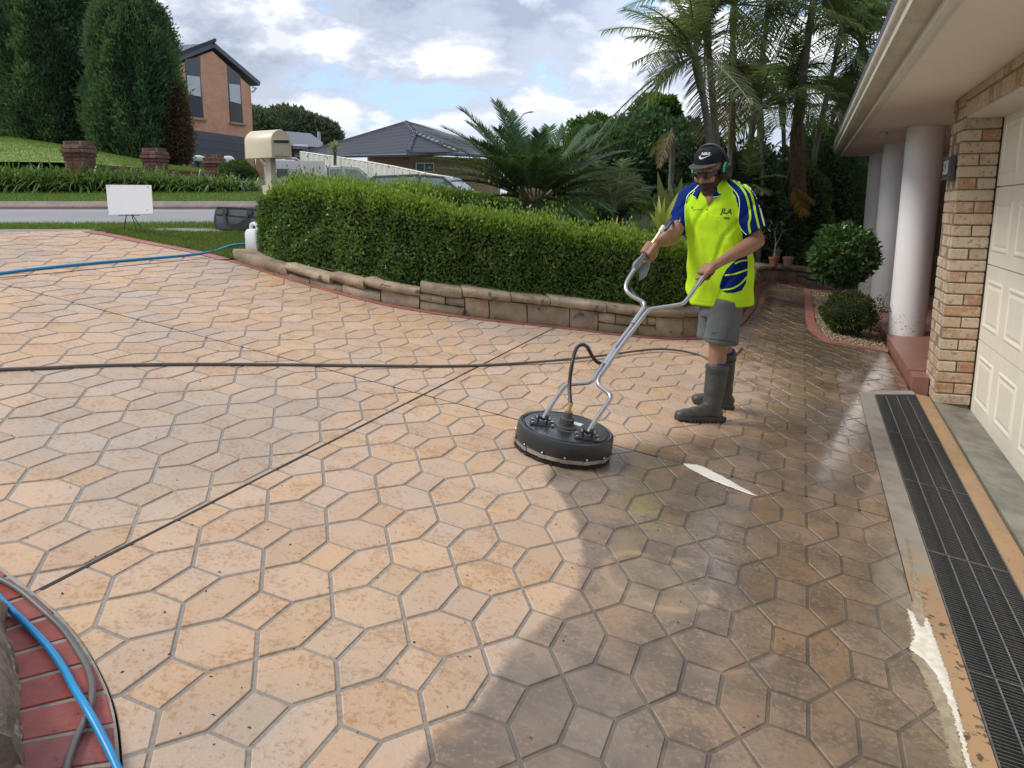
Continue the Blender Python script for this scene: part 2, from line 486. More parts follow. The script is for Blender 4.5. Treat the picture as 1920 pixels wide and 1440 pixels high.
wall_line = smooth_poly([G(*q)[:2] for q in WALLPX] + [(3.86, 12.75), (4.5, 13.25), (5.4, 13.3), (6.4, 13.2)], .1, 6)   # left end -> far right
lawn_line = smooth_poly([G(*q)[:2] for q in [(170, 433), (215, 440), (270, 452), (330, 463), (395, 476), (432, 487)]], .1, 2)
BANDW = .08
band_wall = offset(wall_line, -BANDW); band_lawn = offset(lawn_line, -.14)
brick_edge = smooth_poly([G(*q)[:2] for q in [(15, 1095), (42, 1117), (85, 1148), (117, 1188), (150, 1230), (172, 1275), (190, 1310), (200, 1350), (204, 1390), (206, 1440)]], .05, 3)
brick_edge = np.vstack([[(-2.6, 2.75), (-1.95, 2.53)], brick_edge, [(-.80, 1.35), (-.74, 1.0), (-.70, .7)]])
EAPR = .485
bed_edge = smooth_poly([G(*q)[:2] for q in [(1507, 541), (1509, 570), (1511, 600), (1517, 620), (1545, 640), (1600, 651), (1665, 662)]], .06, 2)
region = ([tuple(q) for q in offset(brick_edge, .025)] +
          [tuple(EG(EAPR, .75)[:2])] + [tuple(EG(EAPR, g)[:2]) for g in (2, 4, 6.86)] + [tuple(EG(.905, 7.36)[:2]), tuple(EG(.915, 7.6)[:2]), tuple(EG(.885, 9.1)[:2])] +
          [tuple(q) for q in offset(bed_edge, 0.0)[::-1]] + [tuple(EG(.06, 13.5)[:2]), (4.62, 13.05)] +
          [tuple(q) for q in band_wall[::-1] if q[0] < 4.45] + [tuple(q) for q in band_lawn[::-1]] + [tuple(G(150, 433)[:2]), tuple(G(0, 437)[:2]), tuple(G(-300, 445)[:2]), (-5.6, 4.6), (-4.6, 3.2)])
regA = np.array(region)
def P3(q, dz=0): return np.array([q[0], q[1], zp(q[0], q[1]) + dz])
def inside(poly, pts):
    x, y = pts[:, 0], pts[:, 1]; r_ = np.zeros(len(pts), bool); n = len(poly)
    for i in range(n):
        x0, y0 = poly[i]; x1, y1 = poly[(i + 1) % n]
        c_ = (y0 > y) != (y1 > y)
        r_ ^= c_ & (x < (x1 - x0) * (y - y0) / (y1 - y0 + 1e-15) + x0)
    return r_
mb = MB(); mb.prism([P3(q) for q in region], (0, 0, -.12))
driveway = struct(build('driveway', mb, M_grout, None, (0, 0, 0)))

def ccw(P): return P if sum(P[i][0] * P[(i + 1) % len(P)][1] - P[(i + 1) % len(P)][0] * P[i][1] for i in range(len(P))) > 0 else P[::-1]
def clip_half(P, p, n, off=0.0):
    out = []; N = len(P)
    for i in range(N):
        a, b = P[i], P[(i + 1) % N]
        da = (a[0] - p[0]) * n[0] + (a[1] - p[1]) * n[1] - off; db = (b[0] - p[0]) * n[0] + (b[1] - p[1]) * n[1] - off
        if da >= 0: out.append(a)
        if (da >= 0) != (db >= 0):
            t = da / (da - db); out.append((a[0] + t * (b[0] - a[0]), a[1] + t * (b[1] - a[1])))
    return out
def inset(P, d):
    """convex, counter-clockwise"""
    Q = list(P); N = len(P)
    for i in range(N):
        a, b = P[i], P[(i + 1) % N]; e = np.array(b) - np.array(a); L = np.linalg.norm(e)
        if L < 1e-6: continue
        n = np.array([-e[1], e[0]]) / L
        Q = clip_half(Q, a, n, d)
        if len(Q) < 3: return []
    return Q
def area(P): return .5 * abs(sum(P[i][0] * P[(i + 1) % len(P)][1] - P[(i + 1) % len(P)][0] * P[i][1] for i in range(len(P))))
JOINTS = []
for a, b, w_ in (((60, 1115), (1050, 610), .006), ((0, 522), (420, 482), .009), ((13, 535), (1660, 970), .0052)):
    A = G(*a)[:2]; B = G(*b)[:2]; t_ = (B - A) / np.linalg.norm(B - A); JOINTS.append((A, np.array([-t_[1], t_[0]]), w_))
JW = .0060
tiles = []
c_ = .275
lo = np.array([-16, -34]); hi = np.array([26, 10])
for p_ in range(2 * lo[0], 2 * hi[0]):
    for q_ in range(2 * lo[1], 2 * hi[1]):
        base = np.array([p_, q_]) / 2
        w0 = lat(base)
        if not (-6.2 < w0[0] < 5.2 and .3 < w0[1] < 13.8): continue
        if (p_ + q_) % 2 == 0:
            loc_ = [(0, 0), (c_, 0), (.5, .5 - c_), (.5, .5), (.5 - c_, .5), (0, c_)]; kd = 'a'
        else:
            loc_ = [(.5, 0), (.5, c_), (c_, .5), (0, .5), (0, .5 - c_), (.5 - c_, 0)]; kd = 'b'
        tiles.append((kd, base + np.array([.25, .25]), [tuple(lat(base + np.array(v))) for v in loc_]))
        if (p_ + q_) % 2:
            tiles.append(('s', base, [tuple(lat(base + np.array(v))) for v in [(.225, 0), (0, .225), (-.225, 0), (0, -.225)]]))
def proj(q):
    q = np.asarray(q, float) - CAM; d = q[..., 1] * cP - q[..., 2] * sP; u = q[..., 2] * cP + q[..., 1] * sP
    return np.stack([960 + F * q[..., 0] / d, 720 - F * u / d], -1)
pieces = []
for kd, cen, P in tiles:
    P = inset(ccw(P), JW)
    full = True
    parts_ = [P]
    for A, n, w_ in JOINTS:
        new = []
        for Q in parts_:
            s_ = [(v[0] - A[0]) * n[0] + (v[1] - A[1]) * n[1] for v in Q]
            if min(s_) > w_ or max(s_) < -w_: new.append(Q); continue
            full = False
            for sg in (1, -1):
                C_ = clip_half(Q, A, n * sg, w_)
                if len(C_) > 2 and area(C_) > 4e-5: new.append(C_)
        parts_ = new
    for Q in parts_:
        ins = inside(regA, np.array(Q))
        if not ins.any(): continue
        fl = full
        if not ins.all():
            S = list(region); 
            for i in range(len(Q)):
                a, b = Q[i], Q[(i + 1) % len(Q)]; S = clip_half(S, a, (-(b[1] - a[1]), b[0] - a[0]))
                if len(S) < 3: break
            if len(S) < 3 or area(S) < 2e-4: continue
            Q = S; fl = False
        c2 = np.mean(Q, 0)
        pp = np.array([proj(P3(v)) for v in Q]) if c2[1] > .9 else None
        sz = 0
        if pp is not None and (-60 < pp[:, 0].mean() < 1980) and (300 < pp[:, 1].mean() < 1500): sz = area([tuple(v) for v in pp])
        pieces.append((sz, kd, cen, Q, fl))
pieces.sort(key=lambda t: -t[0])
PU = np.array([1, 0, SX]); PU /= np.linalg.norm(PU); PV = np.cross(NRM, PU)
PM = Matrix((PU, PV, NRM)).transposed()
TH = .0034
def tile_geo(L2):
    """L2: local 2-D outline -> verts, faces"""
    L2 = ccw([tuple(v) for v in L2]); n = len(L2); c0 = np.mean(L2, 0)
    inn = [tuple(np.array(v) + (c0 - np.array(v)) / (np.linalg.norm(c0 - np.array(v)) + 1e-9) * .0035) for v in L2]
    V = [(*v, -.002) for v in L2] + [(*v, TH - .0022) for v in L2] + [(*v, TH) for v in inn]
    Fc = [(i, (i + 1) % n, n + (i + 1) % n, n + i) for i in range(n)] + [(n + i, n + (i + 1) % n, 2 * n + (i + 1) % n, 2 * n + i) for i in range(n)] + [tuple(range(2 * n, 3 * n))]
    return V, Fc
shared = {}
sv, sf, st = [], [], []
for idx, (sz, kd, cen, Q, fl) in enumerate(pieces):
    if idx < 300 and sz > 0:
        if fl:
            c2 = lat(cen); key = kd
        else: c2 = np.mean(Q, 0); key = None
        O3 = P3(c2)
        if key in shared: me = shared[key]
        else:
            L2 = [((P3(v) - O3) @ PU, (P3(v) - O3) @ PV) for v in Q]
            V, Fc = tile_geo(L2); me = mesh_np('tile', V, Fc, M_tile)
            if key: shared[key] = me
        o = bpy.data.objects.new('tile', me)
        tl = Matrix.Rotation(random.gauss(0, .0016), 3, 'X') @ Matrix.Rotation(random.gauss(0, .0016), 3, 'Y')
        o.rotation_euler = (PM @ tl).to_euler()
        o.location = O3 + NRM * random.uniform(-.0008, .0008)
        COL.objects.link(o); o.parent = driveway
    else:
        c2 = np.mean(Q, 0); O3 = P3(c2)
        V, Fc = tile_geo([((P3(v) - O3) @ PU, (P3(v) - O3) @ PV) for v in Q])
        b = len(sv); dzj = random.uniform(-.0008, .0008)
        sv += [O3 + v[0] * PU + v[1] * PV + (v[2] + dzj) * NRM for v in V]; sf += [tuple(b + i for i in f) for f in Fc]; st += [random.random()] * len(Fc)
me = mesh_np('tile_field', sv, sf, M_tile)
at_ = me.attributes.new('tint', 'FLOAT', 'FACE'); at_.data.foreach_set('value', np.array(st, np.float32))
o = bpy.data.objects.new('tile_field', me); link(o, driveway); o['kind'] = 'stuff'
# dark filler standing in the open joints
for A, n, w_ in JOINTS[:]:
    t_ = np.array([n[1], -n[0]])
    mb = MB(); cur = None
    us = np.arange(-3, 9, .03); runs = []
    ok = inside(regA, np.array([A + t_ * u for u in us]))
    i = 0
    while i < len(us):
        if ok[i]:
            j = i
            while j + 1 < len(us) and ok[j + 1]: j += 1
            if j > i: runs.append((us[i], us[j]))
            i = j + 1
        else: i += 1
    for u0, u1 in runs:
        q = [A + t_ * u0 + n * w_ * .95, A + t_ * u1 + n * w_ * .95, A + t_ * u1 - n * w_ * .95, A + t_ * u0 - n * w_ * .95]
        mb.prism([P3(v, -.004) for v in q], (0, 0, .004 + TH - .0006))
    if mb.v: build('joint_strip', mb, M_black, driveway)

# ------------------------------------------------------------------ red borders
M_red = mat('red_concrete', (.40, .155, .115), (.31, .125, .095), .5, 5, bump=.3, bscale=40, speck=((.20, .07, .05), 60, .6))
def ribbon(name, Aline, Bline, z0, z1, m_, parent=None, dz=0.0, zf=None):
    zf = zf or zp
    mb = MB(); n = len(Aline)
    rings = []
    for a, b in zip(Aline, Bline):
        za, zb = float(zf(a[0], a[1])), float(zf(b[0], b[1]))
        rings.append([np.array([a[0], a[1], za + z0]), np.array([b[0], b[1], zb + z0]), np.array([b[0], b[1], zb + z1]), np.array([a[0], a[1], za + z1])])
    mb.loft(rings)
    return build(name, mb, m_, parent, (0, 0, 0))
sel = [i for i in range(len(wall_line)) if True]
struct(ribbon('garden_border', wall_line, offset(wall_line, -(BANDW - .008)), -.05, .008, M_red))
struct(ribbon('lawn_border', lawn_line, offset(lawn_line, -.132), -.05, .008, M_red))
bo = offset(bed_edge, .10)
struct(ribbon('bed_border', bed_edge + 0, bo, -.05, .012, M_red))
struct(ribbon('cross_border', np.array([EG(.02, 13.52)[:2], EG(.34, 14.7)[:2], EG(1.2, 14.9)[:2]]), np.array([EG(-.3, 13.9)[:2], EG(.2, 14.95)[:2], EG(1.2, 15.2)[:2]]), -.05, .008, M_red))

# bricks at the lower left corner
M_brickred = mat('red_brick', (.33, .075, .06), (.25, .06, .05), .6, 14, bump=.5, bscale=45, objvar=.14, speck=((.14, .045, .04), 40, .62))
M_mortar = mat('mortar', (.34, .31, .27), (.25, .23, .20), .85, 20, bump=.5, bscale=70)
M_rock = mat('sandstone_rock', (.27, .22, .17), (.12, .10, .08), .85, 7, bump=.9, bscale=18, bdist=.02, speck=((.36, .31, .25), 12, .6))
be = brick_edge[1:-1]
inner = offset(be, -.30)
edge_slab = struct(ribbon('brick_edging', offset(be, .020), inner, -.1, .0105, M_mortar))
L_ = resample(np.array([[*a, *b] for a, b in zip(be, inner)]), .001) if False else None
s_ = np.r_[0, np.cumsum(np.linalg.norm(np.diff(be, axis=0), axis=1))]
T_ = np.gradient(be, axis=0); T_ /= np.linalg.norm(T_, axis=1, keepdims=True)
u = .08
while u < s_[-1] - .1:
    P = np.array([np.interp(u, s_, be[:, i]) for i in (0, 1)]); t_ = np.array([np.interp(u, s_, T_[:, i]) for i in (0, 1)]); t_ /= np.linalg.norm(t_)
    n = np.array([t_[1], -t_[0]])
    hw = .053
    mb = MB(); j = [random.uniform(-.004, .004) for _ in range(4)]
    a0, a1 = -.012 + j[0], .285 + j[1]
    w1 = hw * .80
    q = [P + n * a0 - t_ * hw, P + n * a0 + t_ * hw, P + n * a1 + t_ * w1, P + n * a1 - t_ * w1]
    c0 = np.mean(q, 0)
    lo_ = [P3(v, -.01) for v in q]; hi_ = [P3(v, .010) for v in q]; tp = [P3(v + (c0 - v) / np.linalg.norm(c0 - v) * .006, .0145 + j[2] * .3) for v in q]
    mb.loft([lo_, hi_, tp])
    build('brick', mb, M_brickred, edge_slab)
    u += .121
# ================================================================== ground, road, far side
M_grass = mat('grass', (.085, .15, .028), (.12, .17, .04), .9, 3.0, bump=.6, bscale=90, speck=((.17, .16, .07), 9, .66), bdist=.01)
M_soil = mat('garden_soil', (.10, .075, .05), (.06, .045, .032), .95, 8, bump=.8, bscale=40, bdist=.02)
M_road = mat('asphalt', (.215, .215, .222), (.245, .243, .245), .85, 1.2, bump=.3, bscale=160)
M_line = mat('road_paint', (.72, .73, .74), (.62, .63, .64), .7, 12)
M_conc = mat('concrete', (.36, .34, .31), (.28, .265, .24), .8, 5, bump=.3, bscale=80, speck=((.2, .19, .17), 30, .64))
M_path = mat('worn_path', (.27, .235, .20), (.21, .18, .155), .85, 4, bump=.3, bscale=70)
M_kerb = mat('kerb_concrete', (.27, .205, .185), (.20, .16, .15), .85, 4, bump=.3, bscale=60)

xs = np.concatenate([np.arange(-140, -30, 5), np.arange(-30, 30, .6), np.arange(30, 141, 5)])
ys = np.concatenate([np.arange(-25, 0, 2.5), np.arange(0, 30, .5), np.arange(30, 300, 6)])
XX, YY = np.meshgrid(xs, ys)
ZZ = zterr(XX, YY)
drv = inside(regA, np.stack([XX.ravel(), YY.ravel()], 1)).reshape(XX.shape)
ZZ = ZZ - .05 - .12 * (sstep(3, 0, np.abs(XX - 0)) * 0) - .25 * ((XX > -2.3) & (YY > 2) & (YY < 14.5) & (XX < 9)) - .15 * ((YY < 7.0) & (XX <= -2.3))
n_, m_n = XX.shape
idx = np.arange(n_ * m_n).reshape(n_, m_n)
Fq = np.stack([idx[:-1, :-1], idx[:-1, 1:], idx[1:, 1:], idx[1:, :-1]], -1).reshape(-1, 4)
struct(quadobj('ground', np.stack([XX, YY, ZZ], -1).reshape(-1, 3), M_grass, None, Fq, (0, 0, 0), smooth=True))

def sheet(name, x0, x1, yA, yB, m_, dz, nx=60, ny=8, zf=zterr):
    """strip between the curves y=yA(x) and y=yB(x)"""
    X = np.linspace(x0, x1, nx + 1); V = []
    for j in range(ny + 1):
        t = j / ny; Y = np.array([yA(x) for x in X]) * (1 - t) + np.array([yB(x) for x in X]) * t
        V.append(np.stack([X, Y, zf(X, Y) + dz], -1))
    V = np.stack(V); n, m__ = V.shape[:2]; ix = np.arange(n * m__).reshape(n, m__)
    Fq = np.stack([ix[:-1, :-1], ix[:-1, 1:], ix[1:, 1:], ix[1:, :-1]], -1).reshape(-1, 4)
    return struct(quadobj(name, V.reshape(-1, 3), m_, None, Fq, (0, 0, 0), smooth=True))
road_near = lambda x: 9.55 - .13 * math.exp(-((x + 3.2) / 1.5) ** 2) * 0 + (0.35 * float(sstep(-6.0, -3.0, x)))
road_far = lambda x: 15.9
sheet('road', -60, 40, road_near, road_far, M_road, -.02, 120, 10)
mb = MB()
for x0 in np.arange(-40, 6, 2.0):
    q = [(x0, 14.62), (x0 + 2, 14.62), (x0 + 2, 14.76), (x0, 14.76)]
    mb.add([(a, b, float(zterr(a, b)) - .02 + .004) for a, b in q], [(0, 1, 2, 3)])
struct(build('road_line', mb, M_line, None, (0, 0, 0)))
mb = MB()
X = np.linspace(-60, 20, 80)
mb.loft([[(x, 15.9, float(zterr(x, 15.9)) - .1), (x, 16.2, float(zterr(x, 16.2)) - .1), (x, 16.2, float(zterr(x, 16.2)) + .10), (x, 16.02, float(zterr(x, 16.0)) + .115), (x, 15.9, float(zterr(x, 15.9)) + .03)] for x in X])
struct(build('kerb', mb, M_kerb, None, (0, 0, 0)))
sheet('verge', -60, 20, lambda x: 16.18, lambda x: 18.8, M_grass, .075, 90, 6)
# near verge: grass strip, footpath, little lawn beside the drive
ngl = lambda x: 8.62 + .5 * float(sstep(-4.2, -2.6, x))
sheet('grass_strip', -30, -2.2, lambda x: ngl(x) - .05, lambda x: road_near(x) + .06, M_grass, -.008, 90, 4)
sheet('footpath', -30, -2.2, lambda x: float(np.interp(x, [-7, -4.68, -4.19, -3.88, -3.2, -2.6], [2, 5.88, 6.92, 7.52, 8.15, 8.4])), ngl, M_path, -.012, 90, 5)

def inlawn(x, y):
    yl = np.interp(x, lawn_line[:, 0], lawn_line[:, 1]); return yl
mb_pts = [tuple(q) for q in lawn_line] + [(-2.25, 7.5), (-1.9, 8.0), (-1.9, 9.1), (-2.6, 9.0), (-3.3, 8.35), (-3.75, 8.0)]
def polysheet(name, poly, m_, dz, res=.12, zf=zterr):
    bm = bmesh.new()
    vs = [bm.verts.new((p[0], p[1], 0)) for p in poly]; bm.faces.new(vs)
    bmesh.ops.triangulate(bm, faces=bm.faces[:])
    for _ in range(4):
        es = [e for e in bm.edges if e.calc_length() > res * 4]
        if es: bmesh.ops.subdivide_edges(bm, edges=es, cuts=1)
    bmesh.ops.triangulate(bm, faces=bm.faces[:])
    for v in bm.verts: v.co.z = float(zf(v.co.x, v.co.y)) + dz
    for f in bm.faces:
        f.normal_update()
        if f.normal.z < 0: f.normal_flip()
    me = bpy.data.meshes.new(name); bm.to_mesh(me); bm.free(); me.materials.append(m_)
    o = bpy.data.objects.new(name, me); link(o); return o
struct(polysheet('lawn', mb_pts, M_grass, .012))
M_blade = leafmat('grass_blades', [(0, (.07, .14, .02)), (.6, (.13, .21, .035)), (1, (.24, .25, .08))], .35, .6)
def grass(name, P, hmin, hmax, w, label):
    n = len(P); az = rng.uniform(0, 2 * math.pi, n); lean = rng.uniform(.05, .6, n)
    D = np.stack([np.cos(az) * lean, np.sin(az) * lean, np.ones(n)], 1); S = np.stack([-np.sin(az), np.cos(az), np.zeros(n)], 1)
    D = unit(D); h = rng.uniform(hmin, hmax, n)[:, None]
    V = np.stack([P - S * w / 2, P + S * w / 2, P + D * h], 1).reshape(-1, 3)
    o = quadobj(name, V, M_blade, None, np.arange(3 * n).reshape(-1, 3))
    return tag(o, label, 'grass', None, 'stuff')
Q = np.stack([rng.uniform(-4, -1.9, 60000), rng.uniform(7.2, 9.2, 60000)], 1)
Q = Q[inside(np.array(mb_pts), Q)]
grass('grass', np.c_[Q, zterr(Q[:, 0], Q[:, 1]) + .01], .012, .038, .006, 'mown green grass of the small lawn beside the driveway')
n = 26000; X = rng.uniform(-9.5, -2.3, n); t = rng.uniform(-.02, 1, n)
Y = np.array([ngl(x) for x in X]) * (1 - t) + np.array([road_near(x) + .05 for x in X]) * t
grass('grass', np.c_[X, Y, zterr(X, Y) - .01], .015, .06, .008, 'uneven grass on the strip between footpath and road')
n = 40000; X = rng.uniform(-13, -3, n); Y = rng.uniform(16.2, 18.6, n)
grass('grass', np.c_[X, Y, zterr(X, Y) + .07], .02, .06, .012, 'short grass on the verge across the road')

# ---- agapanthus border
M_agap = leafmat('agapanthus_leaf', [(0, (.03, .075, .018)), (.5, (.06, .135, .025)), (.85, (.13, .22, .04)), (1, (.24, .32, .09))], .3, .35, spec=.5)
n = 900
cx_ = rng.uniform(-14.5, -5.9, n); cy_ = rng.uniform(18.35, 19.7, n)
hh = 1.0 - .30 * sstep(-9, -6.3, cx_)
per = 15
P = np.repeat(np.stack([cx_, cy_, zterr(cx_, cy_) + .05], 1), per, 0)
az = rng.uniform(0, 2 * math.pi, n * per); el = rng.uniform(.65, 1.45, n * per)
D = np.stack([np.cos(az) * np.cos(el), np.sin(az) * np.cos(el), np.sin(el)], 1); S = np.stack([-np.sin(az), np.cos(az), np.zeros(n * per)], 1)
V, Fq = strips(P, D, S, np.repeat(hh, per) * rng.uniform(.85, 1.5, n * per), rng.uniform(.035, .055, n * per), rng.uniform(.45, .85, n * per), 4)
tag(quadobj('agapanthus_border', V, M_agap, None, Fq), 'dense border of strappy green leaves below the brick fence', 'plants', None, 'stuff')

# ---- neighbour's brick fence with pillars
M_nbrick = mat('old_brick', (.17, .07, .05), (.11, .05, .038), .85, 9, bump=.5, bscale=40, objvar=.38, speck=((.30, .22, .17), 22, .66))
M_nmort = mat('old_mortar', (.22, .17, .14), (.15, .11, .09), .9, 12)
def brick_box(mb, c, t, L, H, D):
    n = np.array([-t[1], t[0], 0]); mb.box(c, (L, D, H), [t, n, np.array([0, 0, 1.0])])
shared_brick = {}
def brick_inst(parent, m_, c, t, L, H, D, name='brick'):
    key = (m_.name, round(L, 3), round(H, 3), round(D, 3))
    if key not in shared_brick:
        mb = MB(); x, y, z = L / 2, D / 2, H / 2; r_ = .006
        def ring(a, b, zz): return [(-a, -b, zz), (a, -b, zz), (a, b, zz), (-a, b, zz)]
        mb.loft([ring(x - r_, y - r_, -z), ring(x, y, -z + r_), ring(x, y, z - r_), ring(x - r_, y - r_, z)])
        shared_brick[key] = mesh_np(name, mb.v, mb.f, m_)
    o = bpy.data.objects.new(name, shared_brick[key])
    o.rotation_euler = (random.gauss(0, .004), random.gauss(0, .004), math.atan2(t[1], t[0]) + random.gauss(0, .004))
    link(o, parent, c); return o
pill = [(146.5, 265, 18.9, .5), (289, 278, 21.6, .48), (401, 290, 24.6, .46)]
tops = [at(a, b, Y) for a, b, Y, w in pill]
t_ = (tops[2] - tops[0]); t_[2] = 0; t_ /= np.linalg.norm(t_)
nn = np.array([-t_[1], t_[0], 0])
for (a, b, Y, w), T0 in zip(pill, tops):
    nm_ = {146.5: 'reddish brick pillar with corbelled cap, largest and leftmost of the fence', 289: 'reddish brick pillar with corbelled cap in front of the dark conifers', 401: 'reddish brick pillar with corbelled cap before the grey garage door'}[a]
    p = thing('brick_pillar', nm_, 'pillar', (T0[0], T0[1], T0[2] - .75), 'pillars of the neighbour brick fence')
    mb = MB(); H = 1.5
    mb.box((T0[0], T0[1], T0[2] - H / 2 - .01), (w * .86, w * .86, H), [t_, nn, np.array([0, 0, 1.0])])
    build('mortar_core', mb, M_nmort, p)
    for c_i in range(9):
        z = T0[2] - .043 - .086 * c_i
        ww = w * (.86, 1.0, 1.08, .98, .90, .88, .88, .88, .88)[c_i]
        off = (c_i % 2) * .5
        for face in (-1, 1):
            for kk in range(2):
                u_ = (-.25 + .5 * kk) * ww
                brick_inst(p, M_nbrick, T0 * [1, 1, 0] + t_ * u_ + nn * face * (ww / 2 - .05) + np.array([0, 0, z]), t_, ww / 2 - .012, .074, .11)
                brick_inst(p, M_nbrick, T0 * [1, 1, 0] + nn * ((kk - .5) * ww * .40) + t_ * (ww / 2 - .05) * face + np.array([0, 0, z]), nn, ww * .40 - .01, .072, .108)
wl = thing('brick_fence', 'low reddish brick wall between pillars behind the strappy border', 'wall', at(200, 330, 20), None)
lowz = lambda q: np.array([q[0], q[1], 0])
for i, (i0, i1) in enumerate(((None, 0), (0, 1), (1, 2))):
    B = tops[i1]; A = tops[i0] if i0 is not None else tops[0] + np.array([-8, .5, .05])
    zt = (A[2] + B[2]) / 2 - (.62 if i0 is not None else .60)
    if i == 1: zt = at(220, 313, 20.2)[2]
    if i == 2: zt = at(345, 321, 23)[2]
    if i == 0: zt = at(60, 306, 18.6)[2]
    L = np.linalg.norm(lowz(B - A)); c = lowz((A + B) / 2)
    mb = MB(); mb.box(c + np.array([0, 0, zt - .5]), (L, .16, .98), [t_, nn, np.array([0, 0, 1.0])]); build('mortar_core', mb, M_nmort, wl)
    for cc in range(4):
        k_ = int(L / .24)
        for u_ in range(k_):
            uu = -L / 2 + .13 + .24 * u_ + (.12 if cc % 2 else 0)
            if uu > L / 2 - .12: continue
            if i == 0 and uu < L / 2 - 4.5: continue
            brick_inst(wl, M_nbrick, c + t_ * uu - nn * .05 + np.array([0, 0, zt - .025 - .086 * cc]), t_, .228, .074, .11)
# hillside lawn of the neighbour
edge_lo = [(-60, 303, 19.6), (40, 303, 19.6), (150, 305, 20.0), (230, 312, 20.9), (290, 316, 22.2), (345, 322, 23.6), (420, 327, 26)]
edge_hi = [(-60, 252, 30), (20, 256, 30), (90, 268, 30), (160, 283, 30), (230, 299, 30), (290, 314, 30), (420, 326, 33)]
A = resample(np.array([at(*q) for q in edge_lo]), .35)[:40]; B = resample(np.array([at(*q) for q in edge_hi]), .3)
m__ = 40; A = np.array([[np.interp(t, np.linspace(0, 1, len(A)), A[:, i]) for i in range(3)] for t in np.linspace(0, 1, m__)]); B = np.array([[np.interp(t, np.linspace(0, 1, len(B)), B[:, i]) for i in range(3)] for t in np.linspace(0, 1, m__)])
V = []
for j in range(22):
    t = j / 15; t2 = min(t, 1)
    Pn = A * (1 - t) + B * t; Pn[:, 2] = A[:, 2] * (1 - t2) + B[:, 2] * t2 + .12 * math.sin(math.pi * t2); V.append(Pn)
V = np.array(V); ix = np.arange(22 * m__).reshape(22, m__)
M_lawn2 = mat('hillside_grass', (.20, .27, .06), (.13, .20, .045), .9, 1.2, bump=.5, bscale=60, speck=((.28, .29, .09), 3, .6), bdist=.02)
struct(quadobj('hillside_lawn', V.reshape(-1, 3), M_lawn2, None, np.stack([ix[:-1, :-1], ix[:-1, 1:], ix[1:, 1:], ix[1:, :-1]], -1).reshape(-1, 4), (0, 0, 0), smooth=True))

# hillside blades
nB = 60000; jj = rng.random(nB); ii = rng.integers(0, m__ - 1, nB); ff = rng.random(nB)[:, None]; jr = (jj * 15).astype(int); jf = (jj * 15 - jr)[:, None]
Pb = (V[jr, ii] * (1 - ff) + V[jr, ii + 1] * ff) * (1 - jf) + (V[jr + 1, ii] * (1 - ff) + V[jr + 1, ii + 1] * ff) * jf
grass('grass', Pb, .02, .05, .010, 'sunlit grass of the sloping lawn behind the brick fence')

# ---- conifers
M_con = leafmat('conifer_spray', [(0, (.032, .07, .05)), (.4, (.065, .13, .08)), (.75, (.105, .185, .095)), (1, (.17, .25, .125))], .35, .6, clump=.9, spec=.1)
M_dead = leafmat('dead_spray', [(0, (.05, .03, .02)), (.6, (.10, .055, .035)), (1, (.17, .10, .06))], .1, .7)
M_bark = mat('bark', (.14, .11, .09), (.075, .06, .05), .9, 6, bump=.9, bscale=25, bdist=.02)
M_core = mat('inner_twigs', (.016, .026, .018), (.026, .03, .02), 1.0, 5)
def conifer(px, ybase, ytop, Y, wpx, label, m_=M_con, dead=False, n=9000):
    b = at(px, ybase, Y); tz = at(px, ytop, Y)[2]; H = tz - b[2]; Rm = wpx / 2 / F * Y
    T = thing('conifer_tree', label, 'tree', b, 'tall dark conifers on the hillside lawn' if not dead else None)
    mb = MB(); mb.tube([b - [0, 0, .4], b + [0, 0, H * .35], b + [0, 0, H * .9]], [.17 * Rm / 1.5 + .03, .12, .02], 8)
    build('trunk', mb, M_bark, T, smooth=40)
    prof = lambda h: np.interp(h, [0, .05, .2, .45, .7, .85, .94, 1.0], [.55, .86, 1.0, .97, .86, .62, .36, .03])
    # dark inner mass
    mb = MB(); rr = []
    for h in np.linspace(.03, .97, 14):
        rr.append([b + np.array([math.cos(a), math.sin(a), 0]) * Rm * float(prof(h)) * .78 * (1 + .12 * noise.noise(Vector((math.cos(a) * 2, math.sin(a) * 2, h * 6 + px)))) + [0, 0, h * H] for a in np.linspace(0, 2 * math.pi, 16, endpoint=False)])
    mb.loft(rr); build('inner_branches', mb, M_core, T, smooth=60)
    h = rng.beta(1.15, 1.1, n); a = rng.uniform(0, 2 * math.pi, n)
    lump = np.array([noise.noise(Vector((math.cos(x) * 2.0 + px, math.sin(x) * 2.0, z * H * .7))) + .6 * noise.noise(Vector((math.cos(x) * 5 + px, math.sin(x) * 5, z * H * 1.9))) for x, z in zip(a, h)])
    r_ = Rm * prof(h) * (1 + .30 * lump) * np.clip(1 - np.abs(rng.normal(0, .10, n)), .6, 1.05) * (1 + .14 * (rng.random(n) > .93))
    P = b + np.stack([np.cos(a) * r_, np.sin(a) * r_, h * H], 1)
    out = np.stack([np.cos(a), np.sin(a), np.zeros(n)], 1)
    per = 8
    P = np.repeat(P, per, 0) + rng.normal(0, .075, (n * per, 3))
    D = np.repeat(out * .8, per, 0) + np.array([0, 0, .75]) + rng.normal(0, .42, (n * per, 3))
    N = rdir(n * per)
    V = leafquads(P, D, N, rng.uniform(.07, .21, n * per) * (Rm / 1.5) ** .3, rng.uniform(.025, .06, n * per), .2)
    quadobj('foliage', V, m_, T)
    return T
conifer(-5, 262, -240, 31.5, 150, 'dark conifer at the left edge with its grey trunk showing', n=7500)
conifer(112, 292, -150, 30, 190, 'broad dark conifer standing behind the leftmost brick pillar', n=11000)
conifer(266, 318, -28, 28.5, 158, 'round topped dark conifer beside the orange brick house', n=11000)
conifer(338, 305, 158, 28.0, 38, 'small browned dead conifer at the edge of the dark conifers', M_dead, True, n=1600)
